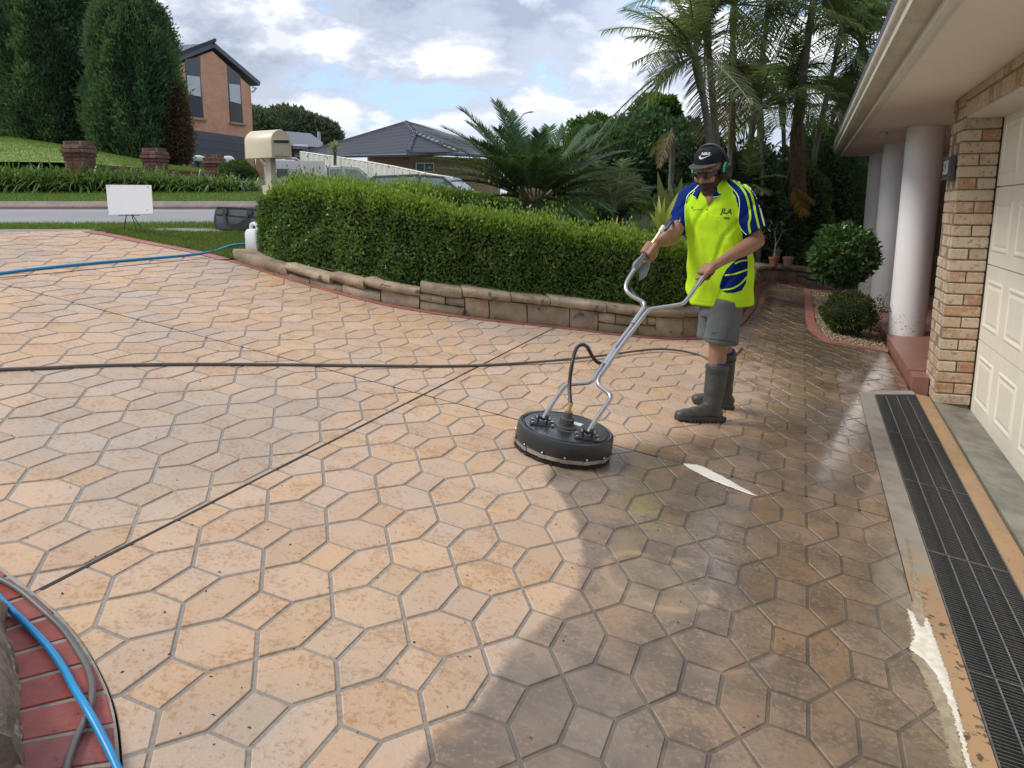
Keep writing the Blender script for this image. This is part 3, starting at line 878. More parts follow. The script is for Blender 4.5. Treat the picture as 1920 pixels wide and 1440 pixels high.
mb = MB(); b = at(12, 252, 30.2); mb.tube([b - [0, 0, .3], b + [0.05, 0, .5], b + [-.05, 0, 1.4]], [.26, .2, .17], 10)
tt = thing('tree_trunk', 'pale grey trunk at the left edge below the conifers', 'tree', b); build('trunk', mb, M_bark, tt, smooth=40)

# ---- two storey brick house
M_obrick, k = newmat('orange_brick')
p = k.obj(); 
bt = k.n('ShaderNodeTexBrick'); k.put(bt.inputs['Vector'], k.n('ShaderNodeTexCoord').outputs['UV'])
bt.inputs['Color1'].default_value = (.68, .36, .23, 1); bt.inputs['Color2'].default_value = (.60, .30, .19, 1); bt.inputs['Mortar'].default_value = (.52, .36, .26, 1)
bt.inputs['Scale'].default_value = 1; bt.inputs['Brick Width'].default_value = .24; bt.inputs['Row Height'].default_value = .086; bt.inputs['Mortar Size'].default_value = .008
c_x = k.mix(k.m('MULTIPLY', k.step(k.noise(p, 1.3, 4), .4, .7), .35), bt.outputs[0], (.45, .21, .12))
k.out(k.bsdf(c_x, .85, 0, .3, k.bump(bt.outputs['Fac'], .3, .01)))
def wall_uv(o):
    me = o.data; uv = me.uv_layers.new(name='UVMap')
    for poly in me.polygons:
        n = poly.normal
        for li in poly.loop_indices:
            v = me.vertices[me.loops[li].vertex_index].co
            if abs(n.z) > .8: uv.data[li].uv = (v.x, v.y)
            else:
                t = Vector((-n.y, n.x, 0)); t.normalize(); uv.data[li].uv = (v.dot(t), v.z)
M_dgrey = mat('dark_grey_metal', (.085, .09, .11), (.07, .075, .092), .55, 2)
M_fascia = mat('blue_grey_paint', (.075, .085, .115), None, .5)
M_rtile = mat('roof_tile_grey', (.075, .08, .1), (.055, .06, .078), .6, 4)
M_glass = mat('window_glass', (.012, .015, .022), None, .08, spec=.35)
M_blind = mat('pale_blind', (.55, .58, .60), (.5, .53, .55), .6, 3)
M_sill = mat('sill_brick', (.42, .26, .17), None, .8)
M_white = mat('white_paint', (.74, .73, .71), (.70, .69, .67), .45, 3)
FL, FR = at(322, 316, 43.5), at(478, 316, 50)
ft = (FR - FL) * [1, 1, 0]; ft /= np.linalg.norm(ft); fn = np.array([ft[1], -ft[0], 0])
if fn @ CAM < fn @ FL: fn = -fn
hp = lambda px, py: vplane(px, py, FL, FR)
H1 = thing('brick_house', 'orange brick two storey house with grey garage door', 'house', FL)
def slab(pts, d): mb = MB(); mb.prism(pts, d); return mb
zb = FL[2] - 1.5
wallpts = [hp(322, 330), hp(478, 325), hp(470, 163), hp(398, 96), hp(322, 126)]
o = build('wall', slab(wallpts, -fn * 9.0), M_obrick, H1); wall_uv(o)
apx, lf, rt = hp(398, 89), hp(318, 121), hp(484, 161)
rb = -fn * 10
def roof_slab(a, b, dep, th, over):
    P = [a + fn * over, b + fn * over, b + dep, a + dep]; n = np.cross(P[1] - P[0], P[3] - P[0]); n /= np.linalg.norm(n)
    if n[2] < 0: n = -n
    mb = MB(); mb.prism(P, n * th); return mb
rf = build('roof', roof_slab(apx, lf, rb, .24, .12), M_fascia, H1); build('roof', roof_slab(apx + [0, 0, .02], rt, rb, .24, .12), M_fascia, H1)
# roof tiles on the slope that shows above the gable
rid = at(392, 88, 56); ridl = at(318, 97, 54)
mb = MB(); mb.prism([apx + [0, 0, .30] + fn * .2, lf + [0, 0, .30] + fn * .2, ridl - [0, 0, 0], rid], (0, 0, .06))
main_roof = build('main_roof', mb, M_rtile, H1)
mb = MB()
for i in range(16):
    t = i / 15; a = (apx + [0, 0, .36]) * (1 - t) + (lf + [0, 0, .36]) * t; b = rid * (1 - t) + ridl * t + [0, 0, .08]
    mb.tube([a + fn * .2, b], .10, 5)
o = build('tile_row', mb, M_rtile, main_roof); o['kind'] = 'stuff'
def hpanel(name, q, m_, out, parent, th=.06):
    P = [hp(*v) + fn * out for v in q]; return build(name, slab(P, -fn * th), m_, parent)
# recessed vertical strips
for (qp, qb, qg, qs) in ((((346, 112), (375, 106), (376, 142), (348, 139)), ((348, 139), (376, 142), (378, 181), (350, 177)), ((350, 177), (378, 181), (382, 221), (354, 218)), ((352, 219), (386, 223), (386, 227), (352, 223))),
                         (((425, 121), (450, 142), (451, 157), (427, 155)), ((427, 155), (451, 157), (453, 195), (429, 190)), ((429, 190), (453, 195), (456, 231), (431, 228)), ((430, 228), (459, 232), (459, 236), (430, 232)))):
    w = hpanel('window', [qb[0], qb[1], qg[2], qg[3]], M_dgrey, .012, H1, .03)
    hpanel('spandrel_panel', qp, M_fascia, .02, H1)
    hpanel('blind', [(qb[0][0] + 2, qb[0][1] + 2), (qb[1][0] - 2, qb[1][1] + 2), (qb[2][0] - 2, qb[2][1]), (qb[3][0] + 2, qb[3][1])], M_blind, .028, w, .02)
    hpanel('pane', [(qg[0][0] + 1, qg[0][1] + 1), (qg[1][0] - 1, qg[1][1] + 1), (qg[2][0] - 1, qg[2][1] - 1), (qg[3][0] + 1, qg[3][1] - 1)], M_glass, .03, w, .02)
    hpanel('sill', qs, M_sill, .16, H1, .2)
gd = hpanel('garage_door', [(357, 243), (457, 257), (459, 325), (360, 322)], M_dgrey, .015, H1, .05)
for i in range(1, 5):
    t = i / 5
    hpanel('door_rib', [(357 + 3 * t, 243 + 79 * t), (457 + 2 * t, 257 + 68 * t), (457 + 2 * t, 257.8 + 68 * t), (357 + 3 * t, 243.8 + 79 * t)], M_fascia, .03, gd, .02)
mb = MB(); mb.tube([hp(469, 164) + fn * .2, hp(478, 165) + fn * .1, hp(474, 172) + fn * .05, hp(472, 172)], .06, 6); build('downpipe', mb, M_white, H1)
mb = MB(); mb.box(hp(464, 277) + fn * .08, (.16, .12, .24)); build('wall_lamp', mb, M_dgrey, H1)

# scrap by the garage: a motor scooter like tangle and a bag
M_steel = mat('worn_steel', (.35, .35, .37), (.2, .2, .22), .4, 12, metal=.6)
bk = thing('trail_bike', 'small grey motorbike leaning by the grey garage door', 'motorbike', at(372, 318, 38))
def ringm(c, ax1, ax2, r_, th, n=18):
    mb = MB(); P = [c + r_ * (math.cos(a) * ax1 + math.sin(a) * ax2) for a in np.linspace(0, 2 * math.pi, n + 1)]; mb.tube(P, th, 6, caps=False); return mb
M_tyre = mat('tyre_rubber', (.02, .02, .022), None, .8)
ux = np.array([.8, .3, .0]); ux /= np.linalg.norm(ux)
for c in (at(361, 309, 38), at(381, 311, 38.4)):
    w = build('wheel', ringm(c, ux, np.array([0, 0, 1.0]), .24, .06), M_tyre, bk)
    mb = MB(); [mb.tube([c - .2 * (math.cos(a) * ux + math.sin(a) * np.array([0, 0, 1])), c + .2 * (math.cos(a) * ux + math.sin(a) * np.array([0, 0, 1]))], .01, 4) for a in np.linspace(0, math.pi, 6)[:-1]]
    build('spokes', mb, M_steel, w)
mb = MB(); q = [at(361, 308, 38), at(366, 299, 38.1), at(374, 298, 38.2), at(381, 310, 38.4)]; mb.tube(q, .05, 6); mb.tube([at(366, 299, 38.1), at(370, 309, 38.2), at(381, 310, 38.4)], .05, 6); build('frame', mb, M_steel, bk)
mb = MB(); mb.tube([at(361, 308, 38), at(360, 294, 38), at(358, 287, 37.9)], .04, 6); mb.tube([at(354, 288, 38), at(363, 286, 38)], .03, 6); build('handlebar', mb, M_steel, bk)
mb = MB(); mb.ellip(at(370, 297, 38.1), [ux * .35, np.array([-ux[1], ux[0], 0]) * .14, np.array([0, 0, .14])]); build('fuel_tank', mb, M_white, bk, smooth=60)
mb = MB(); mb.ellip(at(377, 298, 38.3), [ux * .36, np.array([-ux[1], ux[0], 0]) * .12, np.array([0, 0, .07])]); build('seat', mb, M_tyre, bk, smooth=60)
bgw = thing('white_sack', 'white sack behind the third brick pillar', 'sack', at(425, 310, 33))
mb = MB(); c = at(425, 306, 33); mb.ellip(c, [np.array([.32, 0, 0]), np.array([0, .3, 0]), np.array([0.05, 0, .28])], 12, 8); mb.v = [tuple(np.array(v) + .05 * np.array(noise.noise_vector(Vector(v) * 3))) for v in mb.v]
build('sack_body', mb, M_white, bgw, smooth=60)

# ---- clipped box hedge and brick steps across the road
def leaf_blob(name_parts, c, rad, n, L, Wd, m_, parent, core=M_core, seed=0, cs=.82, squash=None, outw=1.0):
    """foliage over an ellipsoid with an uneven outline"""
    mb = MB(); A = np.diag(rad)
    mb.ellip(c, [A[0] * cs, A[1] * cs, A[2] * cs], 16, 10)
    mb.v = [tuple(np.array(v) + (np.array(v) - c) * .22 * noise.noise(Vector(np.array(v)) * (1.2 / max(rad)) + Vector((seed, 0, 0)))) for v in mb.v]
    build('inner_branches', mb, core, parent, smooth=60)
    d = rdir(n); lump = np.array([noise.noise(Vector(q * 1.9) + Vector((seed, seed * .7, 0))) + .5 * noise.noise(Vector(q * 4.5) + Vector((seed, 0, 3))) for q in d])
    r_ = (1 + .24 * lump) * np.clip(1 - np.abs(rng.normal(0, .11, n)), .55, 1.08)
    P = c + d * np.array(rad) * r_[:, None]
    D = d * outw + np.array([0, 0, .25]) + rng.normal(0, .55, (n, 3)); N = rdir(n) + d * .8
    V = leafquads(P, D, N, rng.uniform(.7, 1.3, n) * L, rng.uniform(.7, 1.25, n) * Wd, .18, .1)
    return quadobj('foliage', V, m_, parent)
M_box = leafmat('box_leaf', [(0, (.02, .055, .012)), (.6, (.045, .10, .02)), (1, (.09, .16, .035))], .25, .5)
hb = thing('box_hedge', 'small clipped dark green hedge above the brick steps', 'hedge', at(445, 345, 22.5))
leaf_blob(None, at(446, 326, 22.6), (.46, .5, .34), 3000, .06, .035, M_box, hb, seed=3)
st = thing('brick_steps', 'orange brick steps beside the strappy border across the road', 'steps', at(470, 365, 20))
for i in range(4):
    y0, y1 = 366 - 6.4 * i, 366 - 6.4 * (i + 1)
    P = [at(447, y0, 19.6 + .35 * i), at(492 - 3 * i, y0 - 1, 19.6 + .35 * i), at(492 - 3 * i, y1 - 1, 19.6 + .35 * i), at(447, y1 + .2, 19.6 + .35 * i)]
    mb = MB(); mb.prism(P, np.array([0, .6, 0])); s_o = build('step', mb, M_mortar, st)
    w_ = np.linalg.norm(P[1] - P[0]); tt_ = (P[1] - P[0]) / w_
    for j in range(int(w_ / .12)):
        brick_inst(s_o, M_nbrick2 if False else M_sill, P[3] + tt_ * (.06 + .12 * j) + np.array([0, .08, -.035]), tt_, .11, .068, .22)
tm = thing('side_steps_wall', 'dark brick side wall under a white stair rail', 'wall', at(490, 320, 30))
mb = MB(); mb.prism([at(478, 335, 30), at(500, 335, 30), at(497, 305, 30), at(480, 298, 30)], np.array([.2, 1.5, 0])); o = build('wall', mb, M_obrick, tm); wall_uv(o)
mb = MB(); mb.tube([at(481, 297, 29.9), at(502, 312, 29.9)], .035, 6); mb.tube([at(490, 298, 29.9), at(508, 306, 29.9)], .025, 6); build('stair_rail', mb, M_white, tm)

# ---- letterbox
M_cream = mat('cream_paint', (.62, .55, .40), (.58, .51, .37), .4, 2, bump=.08, bscale=12, speck=((.42, .35, .24), 7, .70))
LY = 9.0
lb = thing('letterbox', 'cream arched letterbox on a scrolled post above the hedge', 'letterbox', at(513, 345, LY))
a0 = at(473.5, 297, LY - .1); 
lx = np.array([.87, -.50, 0]); lx /= np.linalg.norm(lx); ly = np.array([lx[1], -lx[0], 0])     # along the box, towards the viewer
W_, H_, D_ = .38, .285, .29
B0 = at(504, 297.5, LY)
def lbp(u, v, w): return B0 + lx * u + ly * v + np.array([0, 0, w])
def arch(u, sc=1.0):
    hw = D_ / 2 * sc; pts = [lbp(u, -hw, 0), lbp(u, hw, 0)]
    pts += [lbp(u, hw * math.cos(a), .155 + .13 * sc * math.sin(a)) for a in np.linspace(0, math.pi, 13)]
    return pts
mb = MB(); mb.loft([arch(-W_ / 2 - .0, .96), arch(-W_ / 2 + .012), arch(W_ / 2 - .012), arch(W_ / 2, .96)]); build('box_body', mb, M_cream, lb, smooth=35)
mb = MB(); mb.prism([lbp(W_ / 2, -.10, .025), lbp(W_ / 2, .10, .02), lbp(W_ / 2, .10, .125), lbp(W_ / 2, -.10, .135)], lx * .014); dr = build('door', mb, M_cream, lb)
mb = MB(); mb.lathe(lbp(W_ / 2 + .014, .02, .045), [(.008, 0), (.008, .006), (.004, .008)], 10, [ly, np.array([0, 0, 1.0]), lx]); build('lock', mb, M_steel, dr)
mb = MB(); mb.prism([lbp(W_ / 2, -.105, .155), lbp(W_ / 2, .105, .145), lbp(W_ / 2, .105, .175), lbp(W_ / 2, -.105, .185)], lx * .004); build('slot', mb, M_dgrey, lb)
mb = MB(); mb.prism([lbp(W_ / 2, -.108, .182), lbp(W_ / 2, .108, .172), lbp(W_ / 2, .108, .18), lbp(W_ / 2, -.108, .19)], lx * .03); build('slot_hood', mb, M_cream, lb)
mb = MB(); mb.box(lbp(.02, 0, -.55), (.075, .075, 1.1), [lx, ly, np.array([0, 0, 1.0])]); build('post', mb, M_cream, lb)
mb = MB()
for sg in (-1,):
    P = [lbp(.0 + sg * .03, 0, -.42)]
    for a in np.linspace(0, 1, 16): P.append(lbp(.02 + sg * (.05 + .045 * math.sin(a * 5)), .0, -.42 + .40 * a))
    mb.tube(P, .016, 7)
mb.tube([lbp(-.16, 0, -.0), lbp(-.03, 0, -.10)], .010, 6); mb.tube([lbp(-.10, 0, -.0), lbp(-.03, 0, -.05)], .010, 6)
build('scroll_bracket', mb, M_cream, lb, smooth=60)
mb = MB(); mb.prism([lbp(-.09, .02, -.40), lbp(.02, .02, -.40), lbp(.02, .02, -.27), lbp(-.10, .02, -.27)], ly * -.05); build('paper_holder', mb, M_cream, lb)

# ---- tiled roof house beyond the white fence
M_rtile2, k = newmat('dark_roof_tiles')
p = k.obj(); x, y, z = k.xyz(p)
wv = k.m('FRACT', k.m('MULTIPLY', z, 5.2)); nz = k.noise(p, 2, 4); n9 = k.noise(p, 14, 3)
cc = k.mix(k.step(wv, .72, .98), (.026, .03, .045), (.07, .078, .105)); cc = k.mix(k.m('MULTIPLY', k.step(n9, .4, .65), .6), cc, (.04, .045, .064))
k.out(k.bsdf(cc, .65, 0, .3, k.bump(wv, .6, .03)))
HY = 40
H2 = thing('tiled_house', 'low brick house with dark tiled hip roof and solar panels', 'house', at(760, 320, HY))
pk = at(760, 230, 42); r2 = at(905, 276, 47); eL = at(556, 291, 47); eF = at(765, 286, 36.5); eF2 = at(858, 285, 36.8); j0 = at(778, 251, 39.5); eR = at(960, 290, 41); rdg = at(868, 258, 50)
def poly_solid(name, pts, m_, parent, th=.16):
    mb = MB(); n = np.cross(pts[1] - pts[0], pts[2] - pts[0]); n /= np.linalg.norm(n); n = n if n[2] > 0 else -n
    mb.prism(pts, -n * th); return build(name, mb, m_, parent)
poly_solid('roof_slope', [pk, eL, eF, j0], M_rtile2, H2)
poly_solid('roof_slope', [j0, eF, eF2], M_rtile2, H2)
poly_solid('roof_slope', [pk, j0, eF2, eR, rdg], M_rtile2, H2)
poly_solid('roof_slope', [pk, rdg, at(700, 255, 56), eL], M_rtile2, H2)
M_ridge = mat('ridge_cap', (.20, .215, .25), (.12, .13, .155), .5, 3)
for q in ((pk, j0), (j0, eF2), (j0, eF)):
    n = int(np.linalg.norm(q[1] - q[0]) / .34)
    mb = MB()
    for i in range(n):
        a = q[0] + (q[1] - q[0]) * i / n; b = q[0] + (q[1] - q[0]) * (i + .96) / n; mb.tube([a + [0, 0, .03], b + [0, 0, .07]], [.085, .11], 6)
    o = build('ridge_tiles', mb, M_ridge, H2)
mb = MB(); mb.tube([pk, eL], .10, 5); mb.tube([pk, rdg], .1, 5); build('ridge_tiles', mb, M_rtile, H2)
mb = MB(); mb.tube([eL - [0, .1, .1], eF - [0, .1, .1], eF2 - [0, .1, .1], eR - [0, .1, .1]], .09, 6); build('gutter', mb, M_fascia, H2)
_n = np.cross(j0 - pk, eF2 - pk); _n /= np.linalg.norm(_n); _n = _n if _n[2] > 0 else -_n
onp = lambda px, py: CAM + ray(px, py) * (((pk - CAM) @ _n) / (ray(px, py) @ _n))
solar = [onp(786, 238.5), onp(862, 257), onp(900, 272), onp(836, 255)]
M_solar = mat('solar_glass', (.36, .39, .44), None, .12, spec=1.0)
P = [q + _n * .10 for q in solar]; so = build('solar_panel', slab(P, _n * .05), M_solar, H2)
wa, wb, wc = at(690, 330, 40), at(768, 330, 38), at(935, 330, 41.5)
zt = at(765, 289, 37.5)[2] 
mb = MB(); mb.prism([wa, wb, wc, wc + [0, 6, 0], wa + [0, 6, 0]], np.array([0, 0, zt - wa[2]])); 
mb.v = [(v[0], v[1], zt if i >= 5 else v[2] - 1.0) for i, v in enumerate(mb.v)]
M_brick3 = M_obrick.copy(); M_brick3.name = 'brown_brick'
for nd in M_brick3.node_tree.nodes:
    if nd.type == 'TEX_BRICK': nd.inputs['Color1'].default_value = (.22, .12, .085, 1); nd.inputs['Color2'].default_value = (.30, .19, .14, 1)
    if nd.type == 'MIX' and not nd.inputs[7].is_linked: nd.inputs[7].default_value = (.24, .15, .11, 1)
o = build('wall', mb, M_brick3, H2); wall_uv(o)
hq = lambda px, py: vplane(px, py, wb, wc)
w_n = np.array([wc[1] - wb[1], -(wc[0] - wb[0]), 0]); w_n /= np.linalg.norm(w_n); 
if w_n[1] > 0: w_n = -w_n
P = [hq(a, b) + w_n * .03 for a, b in ((778, 322), (812, 322), (812, 305), (778, 305))]; wf = build('window', slab(P, w_n * .04), M_white, H2)
P = [hq(a, b) + w_n * .075 for a, b in ((780, 321), (793, 321), (793, 307), (780, 307))]; build('pane', slab(P, w_n * .01), M_glass, wf)
P = [hq(a, b) + w_n * .075 for a, b in ((795, 321), (810, 321), (810, 307), (795, 307))]; build('pane', slab(P, w_n * .01), M_glass, wf)
H3 = thing('far_house', 'far house showing only a plain dark roof behind the letterbox', 'house', at(570, 275, 60))
poly_solid('roof_slope', [at(535, 246, 62), at(582, 250, 62), at(606, 268, 58), at(600, 276, 56), at(530, 272, 56)], M_fascia, H3)
mb = MB(); mb.prism([at(535, 300, 57), at(600, 300, 57), at(600, 274, 57), at(535, 270, 57)], (0, 4, 0)); build('wall', mb, M_dgrey, H3)
mb = MB(); mb.prism([at(552, 274, 48), at(567, 277, 48), at(567, 320, 48), at(552, 320, 48)], (0, 3, 0)); sh = thing('garden_shed', 'blue grey metal shed at the end of the white fence', 'shed', at(560, 300, 48)); build('wall', mb, M_dgrey, sh)
poly_solid('roof', [at(549, 273, 47.6), at(578, 275, 47.6), at(575, 271, 52), at(552, 270, 52)], M_steel, sh)

# ---- white ribbed metal fence
M_fence = mat('cream_steel', (.66, .665, .63), (.62, .625, .59), .55, 1.5)
fp = [(563, 285, 41), (640, 296, 39), (690, 304, 37.5), (740, 313, 36), (800, 326, 34), (850, 334, 33)]
FT = [at(*q) for q in fp]
fe = thing('metal_fence', 'pale ribbed steel fence stepping down behind the parked ute', 'fence', FT[2] - [0, 0, 1.8])
for a, b in zip(FT[:-1], FT[1:]):
    L = np.linalg.norm(b - a); n = max(4, int(L / .1)); tt_ = (b - a) / L; nn_ = np.array([tt_[1], -tt_[0], 0])
    if nn_[1] > 0: nn_ = -nn_
    prof = []
    for i in range(n + 1):
        u = i / n; d = .03 if i % 4 in (1, 2) else 0.0; prof.append(a + (b - a) * u + nn_ * d)
    mb = MB(); mb.add(prof + [q - np.array([0, 0, 2.0]) for q in prof] + [q - nn_ * .012 for q in prof] + [q - np.array([0, 0, 2.0]) - nn_ * .012 for q in prof], [])
    m1 = n + 1
    mb.f = [(i, i + 1, m1 + i + 1, m1 + i) for i in range(n)] + [(2 * m1 + i, 3 * m1 + i, 3 * m1 + i + 1, 2 * m1 + i + 1) for i in range(n)] + [(i, 2 * m1 + i, 2 * m1 + i + 1, i + 1) for i in range(n)]; mb.mi = [0] * len(mb.f)
    build('panel', mb, M_fence, fe)
    mb = MB(); mb.box(a - [0, 0, .98], (.06, .07, 2.0)); build('post', mb, M_fence, fe)
    mb = MB(); mb.tube([a + [0, 0, .01], b + [0, 0, .01]], .035, 4); build('top_rail', mb, M_fence, fe)

# ---- distant trees, poles
M_far = leafmat('distant_leaf', [(0, (.055, .085, .065)), (.5, (.11, .14, .095)), (1, (.20, .22, .14))], .2, .8, clump=.5, spec=.1)
M_farc = mat('distant_core', (.06, .08, .066), None, 1)
for i, (px, py, rx, rz, lab) in enumerate(((494, 244, 3.4, 2.0, 'distant rounded tree right beside the orange brick house'), (536, 238, 3.6, 2.0, 'distant rounded tree above the letterbox, tallest of the far group'), (568, 248, 2.8, 1.9, 'distant tree behind the plain dark far roof'), (598, 256, 2.4, 1.7, 'distant tree where the far group slopes down to the tiled roof'), (470, 240, 2.5, 2.1, 'distant tree partly hidden behind the orange brick house'))):
    c = at(px, py, 95); T = thing('gum_tree', lab, 'tree', c - [0, 0, 7], 'far trees on the skyline')
    mb = MB(); mb.tube([c - [0, 0, 7], c], [.35, .2], 6); build('trunk', mb, M_bark, T)
    leaf_blob(None, c, (rx, rx * .8, rz), 2600, .55, .32, M_far, T, M_farc, seed=i * 3.1, cs=.86)
def pole(px0, py0, px1, py1, Y, r_): return [at(px0, py0, Y), at(px1, py1, Y)]
M_galv = mat('galvanised', (.38, .40, .43), None, .5, metal=.4)
sl = thing('street_lamp', 'thin grey street lamp rising behind the cycad', 'street lamp', at(961, 330, 42))
mb = MB(); mb.tube([at(961, 330, 42), at(961, 239, 42), at(982, 213, 42), at(990, 211, 42)], [.07, .05, .04, .04], 6); build('pole', mb, M_galv, sl)
mb = MB(); mb.ellip(at(994.5, 210, 42), [np.array([.17, 0, .01]), np.array([0, .1, 0]), np.array([0, 0, .045])], 10, 6); build('lamp_head', mb, M_galv, sl)
up = thing('utility_pole', 'pale timber utility pole behind the tiled roof', 'pole', at(598.5, 285, 62)); mb = MB(); mb.tube([at(599, 285, 62), at(597.5, 247, 62)], [.16, .11], 6); build('pole', mb, M_galv, up)

# ---- yucca by the fence
M_yuc = leafmat('yucca_leaf', [(0, (.22, .24, .08)), (.5, (.38, .38, .17)), (1, (.55, .54, .30))], .25, .5)
yc = thing('yucca_plant', 'pale yellow yucca standing above the white fence', 'plant', at(628, 292, 37))
def rosette(c, n, L, Wd, m_, parent, elmin=-.3, elmax=1.5, droop=.15, seg=3, name='leaves'):
    az = rng.uniform(0, 2 * math.pi, n); el = rng.uniform(elmin, elmax, n)
    D = np.stack([np.cos(az) * np.cos(el), np.sin(az) * np.cos(el), np.sin(el)], 1); S = np.stack([-np.sin(az), np.cos(az), np.zeros(n)], 1)
    V, Fq = strips(np.repeat([c], n, 0) + D * .02, D, S, rng.uniform(.75, 1.15, n) * L, Wd, droop, seg)
    return quadobj(name, V, m_, parent, Fq)
rosette(at(628, 281, 37), 130, .46, .05, M_yuc, yc)
mb = MB(); mb.tube([at(628, 310, 37), at(628, 281, 37)], .07, 7); build('stem', mb, M_bark, yc)

# ---- parked vehicles
M_silver = mat('silver_paint', (.52, .49, .49), (.50, .47, .47), .3, 2, metal=.3, spec=.6)
M_canopy = mat('dark_canopy', (.10, .10, .115), None, .5)
M_carglass = mat('car_glass', (.16, .22, .24), None, .05, spec=.9)
M_dark = mat('dark_blue_paint', (.02, .025, .035), None, .12, spec=.7)
M_lamp_r = mat('tail_lamp', (.35, .02, .02), None, .2)
def vehicle(name, label, cat, O, ax, prof, width, glass, m_, wheels, canopy=None):
    """side profile polygon (u along ax, z) lofted over the width with tumblehome"""
    V = thing(name, label, cat, O)
    ay = np.array([-ax[1], ax[0], 0]); zz_ = np.array([0, 0, 1.0])
    def q(u, v, z):
        tum = 1 - .16 * max(0, (z - .95)) / .75
        return O + ax * u + ay * v * tum + zz_ * z
    rings = []
    for v, inset_ in ((-width / 2, .03), (-width / 2 + .04, 0), (width / 2 - .04, 0), (width / 2, .03)):
        cu = np.mean([p[0] for p in prof]); cz = np.mean([p[1] for p in prof])
        rings.append([q(u + (cu - u) * inset_, v, z + (cz - z) * inset_) for u, z in prof])
    mb = MB(); mb.loft(rings); build('body', mb, m_, V, smooth=30)
    for g in glass:
        for sg in (-1, 1):
            mb = MB(); P = [q(u, sg * (width / 2 + .004), z) for u, z in g]; mb.prism(P, ay * sg * .006); build('side_window', mb, M_carglass, V)
    for u in wheels:
        for sg in (-1, 1):
            c = q(u, sg * (width / 2 - .1), .34); mb = MB(); mb.lathe(c, [(.22, -.11), (.33, -.10), (.345, -.06), (.345, .06), (.33, .10), (.22, .11)], 20, [ax, zz_, ay]); w = build('wheel', mb, M_tyre, V, smooth=50)
            mb = MB(); mb.lathe(c, [(.20, -.115), (.22, -.08), (.22, .08), (.20, .115)], 16, [ax, zz_, ay]); build('rim', mb, M_silver, w)
    return V, q
uY = 31
uo = at(640, 395, uY); uo[2] = at(600, 303, uY)[2] - 1.93
uax = np.array([.96, .28, 0]); uax /= np.linalg.norm(uax)
ute, q = vehicle('parked_ute', 'silver ute with boxy canopy parked before the white fence', 'ute', uo, uax,
                 [(-2.3, .45), (2.55, .4), (2.6, .75), (2.45, .98), (1.35, 1.1), (.62, 1.72), (.1, 1.76), (-.45, 1.72), (-.5, 1.05), (-2.3, 1.05)], 1.8,
                 [[(.12, 1.12), (1.05, 1.14), (.58, 1.6), (.12, 1.64)], [(-.4, 1.12), (.02, 1.12), (.02, 1.64), (-.4, 1.62)]], M_dark if False else M_silver, (-1.35, 1.6))
mb = MB(); ay_ = np.array([-uax[1], uax[0], 0])
mb.loft([[uo + uax * u + ay_ * v + np.array([0, 0, z]) for v, z in ((-.88, 1.0), (.88, 1.0), (.88, 1.45), (.72, 1.9), (-.72, 1.9), (-.88, 1.45))] for u in (-2.32, -.52)]); cn = build('canopy', mb, M_silver, ute, smooth=20)
mb = MB(); mb.loft([[uo + uax * u + ay_ * v + np.array([0, 0, z]) for v, z in ((-.80, 1.08), (.80, 1.08), (.80, 1.45), (.66, 1.82), (-.66, 1.82), (-.80, 1.45))] for u in (-2.34, -2.30)]); build('rear_door', mb, M_canopy, cn)
mb = MB(); [mb.tube([uo + uax * u + ay_ * s_ * .89 + np.array([0, 0, 1.02]), uo + uax * u + ay_ * s_ * .89 + np.array([0, 0, 1.46]), uo + uax * u + ay_ * s_ * .73 + np.array([0, 0, 1.91])], .025, 5) for u in (-2.3, -.54) for s_ in (-1, 1)]; build('trim', mb, M_white, cn)
to = at(545, 392, 30); to[2] = at(545, 299, 30)[2] - 1.95
trl = thing('caged_trailer', 'grey covered trailer with white tube frame beside the letterbox', 'trailer', to)
mb = MB(); 
def tq(u, v, z): return to + uax * u + ay_ * v + np.array([0, 0, z])
mb.loft([[tq(u, -.7, .6), tq(u, .7, .6), tq(u, .7, 1.6), tq(u, -.7, 1.6)] for u in (-.55, .42)]); build('cover', mb, M_silver, trl)
mb = MB(); mb.box(tq(-.3, -.72, 1.45), (.5, .02, .3), [uax, ay_, np.array([0, 0, 1.0])]); build('side_window', mb, M_canopy, trl)
mb = MB(); mb.tube([tq(-.8, .75, 1.95), tq(-.8, -.75, 1.95)], .03, 6); mb.tube([tq(-.8, -.75, 1.95), tq(.25, -.75, 1.95), tq(.38, -.75, 1.85), tq(.60, -.75, .9), tq(.60, -.75, .5)], .035, 6); mb.tube([tq(-.8, .75, 1.95), tq(.25, .75, 1.95), tq(.38, .75, 1.85), tq(.60, .75, .9), tq(.60, .75, .5)], .035, 6); mb.tube([tq(-.8, .75, 1.95), tq(-.8, -.75, 1.95)], .03, 6); mb.tube([tq(-.8, -.75, 1.95), tq(-.8, -.75, .5)], .03, 6); build('tube_frame', mb, M_white, trl)
mb = MB()
for s_ in (-1, 1): mb.lathe(tq(0, s_ * .8, .32), [(.2, -.08), (.32, -.07), (.32, .07), (.2, .08)], 18, [uax, np.array([0, 0, 1.0]), ay_])
build('wheel', mb, M_tyre, trl)
co = at(815, 400, 21); co[2] = at(815, 327.5, 21)[2] - 1.66
cax = np.array([.98, -.18, 0]); cax /= np.linalg.norm(cax)
